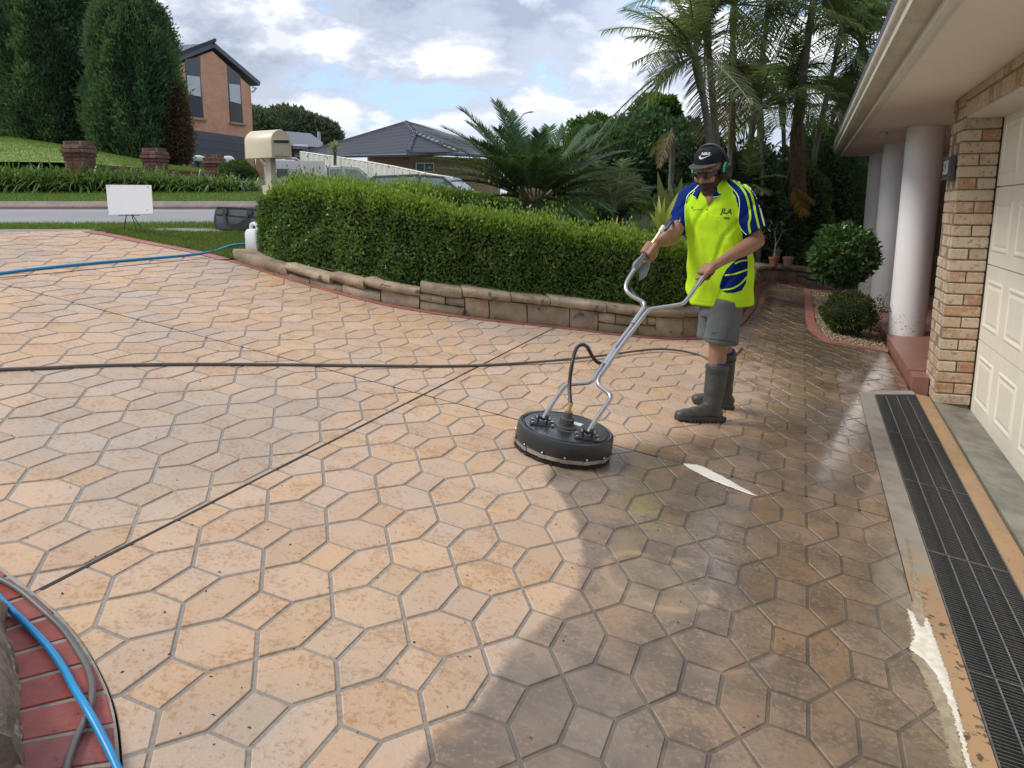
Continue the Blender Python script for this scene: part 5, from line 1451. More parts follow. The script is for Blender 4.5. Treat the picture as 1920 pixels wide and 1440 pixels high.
mb = MB(); mb.tube([pk_ - [0, 0, .25], pk_], [.005, .004], 5); build('stem', mb, M_rach, T)
M_pink = mat('pink_petal', (.55, .10, .33), None, .5); V = []
for a in np.linspace(0, 2 * math.pi, 7)[:-1]: V.append(leafquads(np.array([pk_]), np.array([[math.cos(a), math.sin(a) * .6, .4]]), np.array([[0, 0, 1.0]]), .035, .025))
quadobj('petals', np.vstack(V), M_pink, T)
gb = at(1208, 440, 8.8); T = thing('grass_tussock', 'grey green tussock of fine upright grass above the hedge', 'plant', (gb[0], gb[1], gb[2] - .3))
n = 1500; az = rng.uniform(0, 6.28, n); el = rng.uniform(.7, 1.5, n); D = np.stack([np.cos(az) * np.cos(el), np.sin(az) * np.cos(el), np.sin(el)], 1)
M_tus = leafmat('tussock_blade', [(0, (.09, .12, .08)), (.6, (.16, .20, .14)), (1, (.26, .30, .21))], .35, .5)
V, Fq = strips(gb - [0, 0, .16] + rng.normal(0, .06, (n, 3)) * [1.6, 1, .3], D, np.stack([-np.sin(az), np.cos(az), 0 * az], 1), rng.uniform(.3, .52, n), .006, .25, 3); quadobj('blades', V, M_tus, T, Fq)

# pots on the far wall
M_terra = mat('terracotta', (.36, .13, .075), (.30, .11, .065), .75, 8); M_terra2 = mat('pink_terracotta', (.36, .21, .18), (.3, .17, .15), .8, 8); M_pale = mat('pale_pot', (.30, .27, .23), (.22, .2, .17), .8, 8)
def pot(label, px, py, Y, w, h, m_, plant=None):
    b = at(px, py, Y); T = thing('plant_pot', label, 'plant pot', b, 'pots on the low wall')
    mb = MB(); mb.lathe(b, [(w * .34, 0), (w * .44, h * .72), (w * .5, h * .74), (w * .52, h), (w * .45, h), (w * .42, h * .86)], 18); build('pot', mb, m_, T, smooth=40)
    mb = MB(); mb.lathe(b + [0, 0, h * .84], [(w * .43, 0), (.01, .004)], 14); build('soil', mb, M_soil, T)
    if plant:
        mb = MB(); mb.tube([b + [0, 0, h * .8], b + [.01, 0, h + .22], b + [-.02, 0, h + .4]], [.016, .012, .007], 6); mb.tube([b + [.0, 0, h + .12], b + [.10, 0, h + .38]], .006, 5); mb.tube([b + [.0, 0, h + .05], b + [.07, 0, h + .14]], .005, 5); build('stem', mb, M_pale, T)
        P = b + np.array([0, 0, h + .42]) + rng.normal(0, .09, (60, 3)); quadobj('leaves', leafquads(P, rdir(60) + [0, 0, .2], rdir(60), .09, .03), M_strel, T)
    return T
pot('orange terracotta pot with a bare stemmed plant on the wall', 1450.5, 499.5, 12.75, .165, .145, M_terra, True)
pot('pinkish empty terracotta pot right of the orange one', 1477, 499, 12.9, .175, .145, M_terra2)
pot('pale pot half hidden behind the orange terracotta pot', 1453, 487, 13.15, .19, .16, M_pale)

# topiary and the gravel bed
bedp = [tuple(q) for q in bo] + [tuple(EG(.905, 9.2)[:2]), tuple(EG(.925, 13.4)[:2]), tuple(EG(.4, 13.9)[:2])]
M_gravel = mat('gravel', (.36, .29, .2), (.18, .14, .10), .9, 45, bump=.5, bscale=90, bdist=.01)
struct(polysheet('gravel_bed', bedp, M_gravel, -.012, .2, lambda x, y: SX * x + SY * y))
Q = np.stack([rng.uniform(2.9, 5.6, 30000), rng.uniform(7.8, 13.5, 30000)], 1); Q = Q[inside(np.array(bedp), Q)][:6000]
n = len(Q); oc = np.array([[1, 0, 0], [0, 1, 0], [-1, 0, 0], [0, -1, 0], [0, 0, .7], [0, 0, -.7]]); of = np.array([[0, 1, 4], [1, 2, 4], [2, 3, 4], [3, 0, 4], [1, 0, 5], [2, 1, 5], [3, 2, 5], [0, 3, 5]])
V = (oc[None] * rng.uniform(.006, .016, (n, 1, 3)) + rng.normal(0, .002, (n, 6, 3))) + np.c_[Q, SX * Q[:, 0] + SY * Q[:, 1] - .004][:, None]
M_peb = leafmat('pebbles', [(0, (.14, .10, .07)), (.5, (.34, .26, .17)), (1, (.52, .43, .31))], 0.0, .7)
tag(quadobj('gravel', V.reshape(-1, 3), M_peb, None, (of[None] + (np.arange(n) * 6)[:, None, None]).reshape(-1, 3)), 'tan gravel in the bed beside the porch', 'gravel', None, 'stuff')
M_top = leafmat('topiary_leaf', [(0, (.025, .07, .02)), (.5, (.05, .125, .035)), (.9, (.095, .18, .055)), (1, (.15, .25, .09))], .25, .3, spec=.6)
tc = at(1584, 480, 9.55); T = thing('topiary_ball', 'dense round clipped shrub with glossy leaves beside the white columns', 'shrub', (tc[0], tc[1], zp(tc[0], tc[1])))
mb = MB(); mb.tube([(tc[0], tc[1], zp(tc[0], tc[1]) - .05), tc], [.03, .025], 7); build('trunk', mb, M_bark, T)
leaf_blob(None, tc, (.335, .335, .325), 3600, .075, .038, M_top, T, seed=31, cs=.86, outw=.5)
lc = at(1590, 586, 9.1); lc[2] += .0; T = thing('low_shrub', 'low wispy shrub in the gravel under the round clipped shrub', 'shrub', (lc[0], lc[1], zp(lc[0], lc[1])))
M_low = leafmat('wispy_leaf', [(0, (.025, .05, .018)), (.6, (.055, .09, .028)), (1, (.10, .13, .045))], .3, .5)
leaf_blob(None, lc, (.27, .27, .22), 5200, .034, .012, M_low, T, seed=33, cs=.66)
sc_ = at(1648, 600, 9.0); T2 = thing('seedling_sprig', 'leggy sprig leaning out towards the nearest white column', 'plant', (sc_[0], sc_[1], zp(sc_[0], sc_[1])))
mb = MB(); ends = [at(1650, 565, 9.0), at(1657, 580, 9.0), at(1640, 575, 8.95)]; bb = at(1630, 628, 9.0)
for e_ in ends: mb.tube([bb, (bb + e_) / 2 + [0, 0, .02], e_], .004, 5)
build('stem', mb, M_twig, T2); P = np.vstack([e_ + rng.normal(0, .035, (40, 3)) for e_ in ends] + [bb * .5 + e_ * .5 + rng.normal(0, .03, (30, 3)) for e_ in ends]); quadobj('leaves', leafquads(P, rdir(len(P)), rdir(len(P)), .035, .016), M_low, T2)
# ================================================================== the garage house on the right
M_rend = mat('soffit_paint', (.81, .76, .695), (.78, .73, .665), .75, 1.5, speck=((.5, .45, .4), 3, .7))
M_gut = mat('gutter_paint', (.56, .50, .40), (.46, .42, .33), .45, 6, speck=((.28, .26, .2), 14, .66))
M_bead = mat('trim_paint', (.66, .63, .58), (.6, .57, .52), .5, 5)
M_door, k = newmat('garage_door_cream')
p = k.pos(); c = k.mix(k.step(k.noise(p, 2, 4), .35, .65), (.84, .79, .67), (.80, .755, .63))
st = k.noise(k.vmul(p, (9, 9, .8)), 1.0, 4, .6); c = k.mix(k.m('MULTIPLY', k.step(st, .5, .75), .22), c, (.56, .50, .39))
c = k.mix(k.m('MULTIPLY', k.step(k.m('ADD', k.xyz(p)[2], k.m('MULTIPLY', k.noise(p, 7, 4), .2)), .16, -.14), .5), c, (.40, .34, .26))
k.out(k.bsdf(c, k.lin(k.noise(p, 6, 4), .3, .7, .34, .5), 0, .4, k.bump(k.noise(k.vmul(p, (60, 60, 6)), 1.0, 3), .08, .002)))
M_pbrick, k = newmat('blond_brick')
p = k.obj(); r_ = k.n('ShaderNodeObjectInfo').outputs['Random']
cr = k.n('ShaderNodeValToRGB'); e = cr.color_ramp.elements
e[0].position, e[0].color = 0, (.40, .22, .125, 1); e[1].position, e[1].color = 1, (.56, .44, .315, 1)
for q, c in ((.22, (.48, .32, .20)), (.4, (.54, .41, .285)), (.6, (.44, .345, .255)), (.8, (.57, .465, .34))): x = e.new(q); x.color = (*c, 1)
k.put(cr.inputs[0], r_)
tcv = k.n('ShaderNodeVectorMath', operation='ADD'); k.put(tcv.inputs[0], p); k.put(tcv.inputs[1], k.n('ShaderNodeObjectInfo').outputs['Location'])
pv = tcv.outputs[0]
c = k.mix(k.m('MULTIPLY', k.step(k.noise(pv, 16, 5, .65), .46, .62), .65), cr.outputs[0], (.56, .48, .37))
c = k.mix(k.m('MULTIPLY', k.step(k.noise(pv, 38, 4, .6), .54, .66), .6), c, (.20, .12, .075))
k.out(k.bsdf(c, .85, 0, .3, k.bump(k.noise(pv, 55, 5, .65), .7, .006)))
M_pmort = mat('brick_mortar', (.27, .20, .14), (.21, .155, .11), .95, 12, bump=.4, bscale=70)
M_colw, k = newmat('column_paint')
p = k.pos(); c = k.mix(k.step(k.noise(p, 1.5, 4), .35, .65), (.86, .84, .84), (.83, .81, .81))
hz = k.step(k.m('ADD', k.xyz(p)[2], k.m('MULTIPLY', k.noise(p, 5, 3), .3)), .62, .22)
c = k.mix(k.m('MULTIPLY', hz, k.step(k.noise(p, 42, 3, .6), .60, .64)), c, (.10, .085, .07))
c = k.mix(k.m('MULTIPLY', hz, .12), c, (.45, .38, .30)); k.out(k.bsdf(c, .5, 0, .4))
M_porch = mat('porch_tile', (.30, .14, .105), (.25, .115, .09), .4, 4, bump=.1, bscale=30)
M_conwet, k = newmat('wet_apron')
p = k.pos(); x, y, z = k.xyz(p); n5 = k.noise(p, 6, 5, .65); n3 = k.noise(p, 38, 4, .65); n1 = k.noise(p, 1.6, 3)
gg = k.m('ADD', k.m('MULTIPLY', x, float(GD[0])), k.m('MULTIPLY', y, float(GD[1])))
c = k.mix(k.step(n5, .4, .62), (.235, .225, .20), (.31, .285, .235))
tanc = k.mix(k.step(n1, .4, .6), (.44, .27, .145), (.38, .235, .13))
tanc = k.mix(k.m('MULTIPLY', k.step(k.m('ADD', k.m('MULTIPLY', k.noise(p, 26, 3, .6), .7), k.m('MULTIPLY', n5, .3)), .555, .60), .9), tanc, (.07, .05, .035))
c = k.mix(k.step(k.m('ADD', gg, k.m('MULTIPLY', k.m('SUBTRACT', n5, .5), 1.6)), 3.95, 3.3), c, tanc)
k.out(k.bsdf(c, k.lin(n5, .3, .7, .22, .5), 0, .5, k.bump(n3, .25, .003)))
M_apron2, k = newmat('tan_strip')
p = k.pos(); n5 = k.noise(p, 5, 5, .65); c = k.mix(k.step(n5, .4, .65), (.43, .27, .15), (.36, .24, .145))
c = k.mix(k.m('MULTIPLY', k.step(k.noise(p, 30, 3, .6), .64, .68), .7), c, (.12, .08, .055)); k.out(k.bsdf(c, .6, 0, .4, k.bump(k.noise(p, 80, 4), .3, .003)))
M_thr, k = newmat('grey_threshold')
p = k.pos(); n5 = k.noise(p, 3, 5, .65); c = k.mix(k.step(n5, .36, .64), (.235, .235, .20), (.15, .145, .125)); c = k.mix(k.m('MULTIPLY', k.step(k.noise(p, 9, 5, .6), .58, .68), .6), c, (.07, .065, .06))
k.out(k.bsdf(c, k.lin(n5, .3, .7, .25, .55), 0, .5, k.bump(k.noise(p, 60, 4), .25, .003)))
M_blk = mat('black_rubber', (.012, .012, .012), None, .7)
UPV = np.array([0, 0, 1.0])
def ebox(mb, e0, e1, g0, g1, z0, z1, mi=0):
    c = ((e0 + e1) / 2) * ED + ((g0 + g1) / 2) * GD + np.array([0, 0, (z0 + z1) / 2]); mb.box(c, (abs(e1 - e0), abs(g1 - g0), abs(z1 - z0)), [ED, GD, UPV], mi)
GH = thing('garage_house', 'blond brick house with cream garage door and white columns', 'house', EG(1.31, 5, 0))
ZS = 2.27
def part(name, m_, *boxes, parent=GH, smooth=None):
    mb = MB(); [ebox(mb, *b) for b in boxes]; return build(name, mb, m_, parent, None, smooth)
soff = part('soffit', M_rend, (.50, 3.2, -2.5, 14.55, ZS, ZS + .02))
mb = MB()
prof = [(.505, ZS - .035), (.475, ZS - .035), (.475, ZS + .16), (.505, ZS + .16)]
def egl(prof, g0, g1, mb):
    mb.loft([[e_ * ED + g * GD + np.array([0, 0, z]) for e_, z in prof] for g in (g0, g1)])
egl(prof, -2.5, 14.6, mb); build('fascia_board', mb, M_bead, GH)
mb = MB(); egl([(.52, ZS - .02), (.506, ZS - .02), (.506, ZS - .001), (.52, ZS - .001)], -2.5, 14.5, mb); egl([(.545, ZS - .012), (.521, ZS - .012), (.521, ZS - .001), (.545, ZS - .001)], -2.5, 14.5, mb); build('soffit_bead', mb, M_bead, GH)
mb = MB()
egl([(.474, ZS + .01), (.40, ZS + .01), (.372, ZS + .035), (.372, ZS + .075), (.352, ZS + .095), (.345, ZS + .12), (.352, ZS + .145), (.366, ZS + .15), (.474, ZS + .13)], -2.5, 14.62, mb); build('gutter', mb, M_gut, GH, smooth=35)
mb = MB(); P = [.36 * ED - 2.5 * GD + np.array([0, 0, ZS + .15]), .36 * ED + 14.65 * GD + np.array([0, 0, ZS + .15]), 5.2 * ED + 14.65 * GD + np.array([0, 0, ZS + 2.1]), 5.2 * ED - 2.5 * GD + np.array([0, 0, ZS + 2.1])]; mb.prism(P, (0, 0, .08)); build('roof', mb, M_rtile, GH)
part('end_board', M_bead, (.50, 3.2, 14.56, 14.6, ZS - .03, ZS + .16))
# brick pier
pier = part('brick_pier', M_pmort, (1.062, 1.300, 7.09, 7.66, -.2, ZS - .005))
nc = int((ZS + .10) / .086)
for cI in range(nc):
    z = ZS - .048 - .086 * cI
    cc = lambda e_, g_: e_ * ED + g_ * GD + np.array([0, 0, z])
    jit = lambda: random.uniform(-.003, .003)
    if cI % 2 == 0:
        brick_inst(pier, M_pbrick, cc(1.182 + jit(), 7.13 + jit()), ED, .244, .076, .105)
        segs = [(7.19, 7.30), (7.31, 7.42), (7.43, 7.54), (7.55, 7.67)]
    else:
        for kk in (0, 1): brick_inst(pier, M_pbrick, cc(1.117 + .128 * kk + jit(), 7.13 + jit()), ED, .116, .076, .105)
        segs = [(7.19, 7.36), (7.37, 7.54), (7.55, 7.67)]
    for a, b in segs: brick_inst(pier, M_pbrick, cc(1.112 + jit(), (a + b) / 2), GD, b - a, .076, .105)
lint = part('lintel', M_pmort, (1.062, 1.30, .5, 7.09, 2.105, ZS - .005))
g = 7.03
while g > .6:
    brick_inst(lint, M_pbrick, 1.112 * ED + g * GD + np.array([0, 0, 2.148]), GD, .110, .098, .105); g -= .12
g = 6.97
while g > .6:
    brick_inst(lint, M_pbrick, 1.112 * ED + g * GD + np.array([0, 0, 2.238]), GD, .23, .062, .105); g -= .24
part('door_head', M_bead, (1.075, 1.335, .5, 7.08, 2.085, 2.103))
# garage door
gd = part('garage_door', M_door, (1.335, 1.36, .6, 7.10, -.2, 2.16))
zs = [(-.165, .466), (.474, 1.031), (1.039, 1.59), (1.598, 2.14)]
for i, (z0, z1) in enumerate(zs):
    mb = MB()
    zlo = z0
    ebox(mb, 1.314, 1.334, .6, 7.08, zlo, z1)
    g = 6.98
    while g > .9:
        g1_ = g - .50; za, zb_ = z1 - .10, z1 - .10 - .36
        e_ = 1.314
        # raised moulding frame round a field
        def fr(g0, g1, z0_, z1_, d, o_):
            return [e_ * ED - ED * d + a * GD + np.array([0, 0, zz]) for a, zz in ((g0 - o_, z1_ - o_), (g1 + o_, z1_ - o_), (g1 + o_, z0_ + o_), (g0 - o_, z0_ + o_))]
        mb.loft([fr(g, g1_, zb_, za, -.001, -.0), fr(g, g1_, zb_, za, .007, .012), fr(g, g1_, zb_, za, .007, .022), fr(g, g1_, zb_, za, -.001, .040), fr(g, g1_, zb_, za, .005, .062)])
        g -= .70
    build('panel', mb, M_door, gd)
part('door_seal', M_blk, (1.302, 1.325, 7.075, 7.098, -.2, 2.1), (1.318, 1.345, .6, 7.08, -.2, -.167))
# columns
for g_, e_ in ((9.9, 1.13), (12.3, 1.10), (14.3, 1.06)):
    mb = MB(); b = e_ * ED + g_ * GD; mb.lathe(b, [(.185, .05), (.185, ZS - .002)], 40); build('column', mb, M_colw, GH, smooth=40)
mb = MB(); [mb.lathe(.76 * ED + 10.45 * GD + np.array([0, 0, ZS - .05]), [(.05, .05), (.055, .03), (.035, 0), (.02, 0)], 16)]; build('soffit_light', mb, M_bead, GH, smooth=40)
# porch
porch = part('porch_slab', M_porch, (.925, 3.3, 7.68, 14.6, -.3, .10))
part('porch_step', M_porch, (.93, 1.05, 7.40, 7.675, -.3, .088))
# porch wall with a window
pw = part('porch_wall', M_pmort, (2.52, 2.75, 7.67, 15.5, -.3, ZS), (1.31, 2.75, 7.60, 7.66, -.3, ZS))
part('porch_end_wall', M_pmort, (1.35, 2.75, 15.0, 15.2, -.3, ZS))
win = part('window', M_white, (2.47, 2.515, 8.3, 9.9, .9, 2.0))
part('pane', M_glass, (2.46, 2.469, 8.36, 9.07, .96, 1.94), (2.46, 2.469, 9.13, 9.84, .96, 1.94), parent=win)
fd = part('front_door', M_dgrey, (2.48, 2.515, 10.6, 11.5, .1, 2.1))
part('door_frame', M_white, (2.46, 2.515, 10.52, 10.598, .1, 2.18), (2.46, 2.515, 11.502, 11.58, .1, 2.18), (2.46, 2.515, 10.6, 11.5, 2.102, 2.18), parent=fd)
part('garage_shell', M_pmort, (1.4, 5.0, 7.0, 7.06, -.3, ZS + .5), (5.0, 5.1, -2.5, 15.5, -.3, 4.0))
# apron, strips and drain
def strip(name, e0, e1, g0, g1, m_, dz, th=.12, n=14):
    mb = MB(); rings = []
    for g in np.linspace(g0, g1, n):
        rings.append([EGp(e0, g, dz - th), EGp(e1, g, dz - th), EGp(e1, g, dz), EGp(e0, g, dz)])
    mb.loft(rings); return struct(build(name, mb, m_, None, (0, 0, 0)))
strip('drain_apron', EAPR + .004, .605, .6, 6.86, M_conwet, .004)
strip('drain_edge', .945, 1.05, .6, 7.30, M_apron2, .004)
strip('door_threshold', 1.058, 1.40, .6, 7.08, M_thr, .022)
mb = MB(); mb.prism([EGp(e_, g_, -.05) for e_, g_ in ((.49, 6.88), (.607, 6.865), (.618, 6.915), (.936, 7.262), (.944, 7.31), (.93, 7.385), (.905, 7.37))], (0, 0, .054)); struct(build('drain_head', mb, M_conc, None, (0, 0, 0)))
M_grate = mat('galvanised_grate', (.22, .225, .23), (.13, .135, .14), .42, 18, metal=.75)
M_chan = mat('drain_channel', (.018, .017, .015), None, .9)
DR = thing('drain_grate', 'long black steel drain grate in front of the garage', 'drain grate', EGp(.775, 4, 0))
g0_, g1_ = .8, 7.24; e0_, e1_ = .612, .938
mb = MB()
for a, b, zz in ((.606, .640, 0), (.91, .944, 0)): mb.loft([[EGp(a, g, -.16), EGp(b, g, -.16), EGp(b, g, -.042), EGp(a, g, -.042)] for g in (g0_, g1_ if a > .8 else 6.9)])
mb.loft([[EGp(.606 + max(0, (g - 6.93) * .9), g, -.20), EGp(.944, g, -.20), EGp(.944, g, -.17), EGp(.606, g, -.17)] for g in (g0_, g1_ + .06)]); build('channel', mb, M_chan, DR)
mb = MB()
for a, b in ((.607, .614), (.936, .943)): mb.loft([[EGp(a, g, -.045), EGp(b, g, -.045), EGp(b, g, .006), EGp(a, g, .006)] for g in np.linspace(g0_, g1_ if a > .8 else 6.9, 8)])
fr_ = build('frame', mb, M_grate, DR)
mb = MB(); ebox(mb, .614, .936, 0, .0035, 0, .026); bar_c = np.array(mb.v).mean(0)
dirE = np.array([ED[0], ED[1], SX * ED[0] + SY * ED[1]])
# one flat bar, shared by every copy
bm_ = MB(); hE = .161; 
for sg in (0,): 
    a = -hE * dirE; b = hE * dirE
    bm_.hexa([a - GD * .002 - UPV * .026, a + GD * .002 - UPV * .026, b + GD * .002 - UPV * .026, b - GD * .002 - UPV * .026, a - GD * .002, a + GD * .002, b + GD * .002, b - GD * .002])
bar_me = mesh_np('bar', np.array(bm_.v), bm_.f, M_grate)
g = g1_ - .02; nb = 0
while g > 1.6:
    if g > 6.92:
        el = .614 + (g - 6.92) * .92; mb = MB(); a = EGp(el, g, .004); b = EGp(.936, g, .004)
        mb.hexa([a - GD * .002 - UPV * .026, a + GD * .002 - UPV * .026, b + GD * .002 - UPV * .026, b - GD * .002 - UPV * .026, a - GD * .002, a + GD * .002, b + GD * .002, b - GD * .002]); build('bar', mb, M_grate, DR)
    else:
        o = bpy.data.objects.new('bar', bar_me); link(o, DR, EGp(.775, g, .004 + random.uniform(-.0012, .0008)))
    g -= .0195; nb += 1
for e_ in (.692, .775, .858):
    mb = MB(); gs = [g1_ - .32 + (e_ - .692) * 1.1, 5.85, 5.84, 4.85, 4.84, 3.86, 3.85, 2.86, 2.85, 1.5]; off = 0
    for i in range(0, 9, 2):
        off = random.uniform(-.006, .006); mb.tube([EGp(e_ + off, gs[i], .0065), EGp(e_ + off, gs[i + 1], .0065)], .0035, 6)
    build('cross_rod', mb, mat('bright_steel', (.42, .43, .44), (.3, .31, .32), .35, 20, metal=.8) if e_ < .7 else bpy.data.materials['bright_steel'], DR)
for g_ in (5.845, 4.845, 3.855, 2.855):
    mb = MB(); mb.loft([[EGp(.614, g, -.02), EGp(.936, g, -.02), EGp(.936, g, .0052), EGp(.614, g, .0052)] for g in (g_ - .004, g_ + .004)]); build('end_bar', mb, M_grate, DR)
# house number on the pier
NP = thing('number_plate', 'small dark house number box with pale digits on the brick pier', 'number plate', EG(1.05, 7.40, 1.74))
part('box', M_dgrey, (1.012, 1.048, 7.22, 7.56, 1.66, 1.83), parent=NP)
part('rim', M_steel, (1.006, 1.0118, 7.22, 7.56, 1.82, 1.828), (1.006, 1.0118, 7.22, 7.56, 1.662, 1.67), parent=NP)
M_digit = mat('pale_digit', (.50, .50, .52), None, .5)
def text_mesh(txt, size, extrude=.001, shear=0.0, bold=0.0):
    cu = bpy.data.curves.new('t', 'FONT'); cu.body = txt; cu.size = size; cu.extrude = extrude; cu.align_x = 'CENTER'; cu.align_y = 'CENTER'; cu.shear = shear; cu.offset = bold; cu.resolution_u = 3
    o = bpy.data.objects.new('t', cu); COL.objects.link(o); bpy.context.view_layer.update()
    me = bpy.data.meshes.new_from_object(o.evaluated_get(bpy.context.evaluated_depsgraph_get())); bpy.data.objects.remove(o)
    V = np.array([v.co[:] for v in me.vertices]); Fc = [tuple(p_.vertices) for p_ in me.polygons]
    return V, Fc
V, Fc = text_mesh('528', .14, .002, 0, .004)
o_ = 1.008 * ED + 7.39 * GD + np.array([0, 0, 1.745])
mb = MB(); mb.add([o_ - GD * v[0] * 1.15 + UPV * v[1] - ED * v[2] for v in V], Fc); build('digits', mb, M_digit, NP)
# foam left by the water, and one painted sheen: thin ragged films, broken up by holes towards their rims
def foam_mat(name, c1, c2, rough, sc, solid):
    m_, k = newmat(name)
    p = k.pos(); n1 = k.noise(p, sc, 6, .65); n2 = k.noise(p, sc * 4, 4, .7)
    ed = k.n('ShaderNodeAttribute', attribute_name='rim').outputs['Fac']
    a = k.step(k.m('ADD', k.m('MULTIPLY', ed, 1.0), k.m('MULTIPLY', k.m('SUBTRACT', k.m('ADD', k.m('MULTIPLY', n1, .6), k.m('MULTIPLY', n2, .4)), .5), 1.7)), .18, .18 + .22 / solid)
    b = k.bsdf(k.mix(k.step(n1, .36, .62), c1, c2), rough, 0, .5, k.bump(n2, .35, .004))
    tr = k.n('ShaderNodeBsdfTransparent'); ms = k.n('ShaderNodeMixShader'); k.put(ms.inputs[0], a)
    k.t.links.new(tr.outputs[0], ms.inputs[1]); k.t.links.new(b, ms.inputs[2]); k.out(ms.outputs[0]); return m_
M_foam = foam_mat('soap_foam', (.86, .84, .79), (.72, .66, .54), .5, 30, 1.6)
M_milk = foam_mat('milky_water', (.42, .36, .26), (.30, .25, .17), .12, 18, .9)
M_sheen = foam_mat('painted_sheen', (.76, .70, .58), (.82, .80, .75), .2, 22, 1.8)
def foam(name, poly, h, label, m_, wmax=.03):
    P = np.array([G(*q) for q in poly]); n = len(P)
    P = resample(np.vstack([P, P[:1]]), .012)[:-1]; c2 = P[:, :2]
    # fill with a fine grid so that the rim value can fall off inwards
    lo_, hi_ = c2.min(0), c2.max(0); st = .008
    gx, gy = np.meshgrid(np.arange(lo_[0], hi_[0], st), np.arange(lo_[1], hi_[1], st)); Q = np.stack([gx.ravel(), gy.ravel()], 1)
    ins = inside(c2, Q); dist = np.min(np.linalg.norm(Q[:, None] - c2[None], axis=2), 1) * np.where(ins, 1, -1)
    val = np.clip(dist / wmax, -.6, 1.0)
    keep = (val > -.55).reshape(gx.shape); ix = np.arange(gx.size).reshape(gx.shape)
    fk = keep[:-1, :-1] & keep[1:, :-1] & keep[:-1, 1:] & keep[1:, 1:]
    Fq = np.stack([ix[:-1, :-1][fk], ix[:-1, 1:][fk], ix[1:, 1:][fk], ix[1:, :-1][fk]], 1)
    us_, inv_ = np.unique(Fq, return_inverse=True); Fq = inv_.reshape(-1, 4)
    V = np.c_[Q[us_], SX * Q[us_, 0] + SY * Q[us_, 1] + .0052 + h * np.clip(val[us_], 0, 1)]
    o = quadobj(name, V, m_, None, Fq, None, smooth=True)
    at_ = o.data.attributes.new('rim', 'FLOAT', 'POINT'); at_.data.foreach_set('value', val[us_].astype(np.float32))
    return tag(o, label, 'foam', None, 'stuff')
foam('soap_foam', [(1698, 1140), (1714, 1152), (1728, 1178), (1736, 1150), (1750, 1185), (1764, 1225), (1778, 1265), (1802, 1345), (1826, 1450), (1812, 1450), (1796, 1385), (1780, 1330), (1768, 1302), (1752, 1268), (1730, 1240), (1702, 1220), (1712, 1192), (1704, 1165)], .003, 'white soap foam along the edge of the drain apron', M_foam, .022)
foam('milky_water', [(1690, 1005), (1704, 1004), (1712, 1045), (1726, 1090), (1742, 1150), (1760, 1210), (1785, 1290), (1815, 1400), (1822, 1450), (1770, 1450), (1762, 1390), (1745, 1330), (1720, 1270), (1700, 1225), (1695, 1160), (1706, 1105), (1700, 1050)], .0008, 'thin milky water standing beside the white foam', M_milk, .05)
foam('painted_sheen', [(1279, 871), (1290, 871), (1308, 873), (1325, 879), (1343, 889), (1358, 896), (1372, 904), (1388, 914), (1403, 921), (1422, 933), (1408, 930), (1385, 922), (1362, 913), (1335, 903), (1310, 890), (1292, 881)], .0015, 'pale cream wedge of soapy water at the long joint', M_sheen, .012)  # cream colour stands in for a reflection in pooled water
# ================================================================== hoses, sign, bag, jerrycan
M_hgrey = mat('grey_hose', (.125, .115, .105), (.10, .092, .085), .45, 8)
M_hblue = mat('blue_hose', (.004, .24, .52), (.006, .27, .56), .35, 4)
M_hblk = mat('black_hose', (.022, .017, .018), (.035, .028, .028), .4, 12)
def spline(P, n=8):
    P = [np.array(p, float) for p in P]; out = []
    for i in range(len(P) - 1):
        p0, p1, p2, p3 = P[max(i - 1, 0)], P[i], P[i + 1], P[min(i + 2, len(P) - 1)]
        for j in range(n):
            t = j / n; out.append(.5 * ((2 * p1) + (-p0 + p2) * t + (2 * p0 - 5 * p1 + 4 * p2 - p3) * t * t + (-p0 + 3 * p1 - 3 * p2 + p3) * t ** 3))
    return out + [P[-1]]
def hose(name, label, pts, r_, m_, lift=TH):
    mb = MB(); mb.tube(spline(pts), r_, 10); o = build(name, mb, m_, None, None, 60); return tag(o, label, 'hose')
def GH_(px, py, r_, up=0): return G(px, py) + NRM * (TH + r_ + up)
# pressure hose across the slab to behind the worker's legs
hp_ = [(-90, 706), (0, 697.5), (90, 694), (170, 690), (330, 687), (500, 687), (700, 689), (850, 689.5), (960, 685), (1060, 680), (1140, 671), (1190, 664), (1235, 660), (1275, 663), (1310, 668), (1340, 680), (1372, 672), (1390, 655)]
hose('pressure_hose', 'grey pressure hose lying straight across the driveway behind the cleaner', [GH_(a, b, .0085, .012 * (1040 < a < 1300)) for a, b in hp_], .0085, M_hgrey)
hose('water_hose', 'blue water hose from the lawn to the left edge', [GH_(a, b - 1, .010) for a, b in [(-120, 533), (0, 517), (80, 507), (180, 497), (260, 490), (340, 483), (395, 476)]] + [np.array([*G(432, 468)[:2], float(zterr(*G(432, 468)[:2])) + .035]), np.array([*G(467, 466)[:2], float(zterr(*G(467, 466)[:2])) + .045]), np.array([*G(505, 474)[:2], float(zterr(*G(505, 474)[:2])) + .05])], .0105, M_hblue)
zb_ = .0145
hose('pressure_hose', 'grey hose looping over the red bricks in the corner', [GH_(a, b, .0085, zb_ * f) for a, b, f in [(-60, 1080, .3), (-20, 1092, .6), (0, 1101, 1), (40, 1122, .7), (85, 1158, .3), (118, 1190, .2), (146, 1230, .2), (164, 1265, .4), (172, 1300, .8), (170, 1335, 1), (158, 1370, 1), (142, 1405, 1), (128, 1445, 1), (118, 1490, 1)]], .0085, M_hgrey)
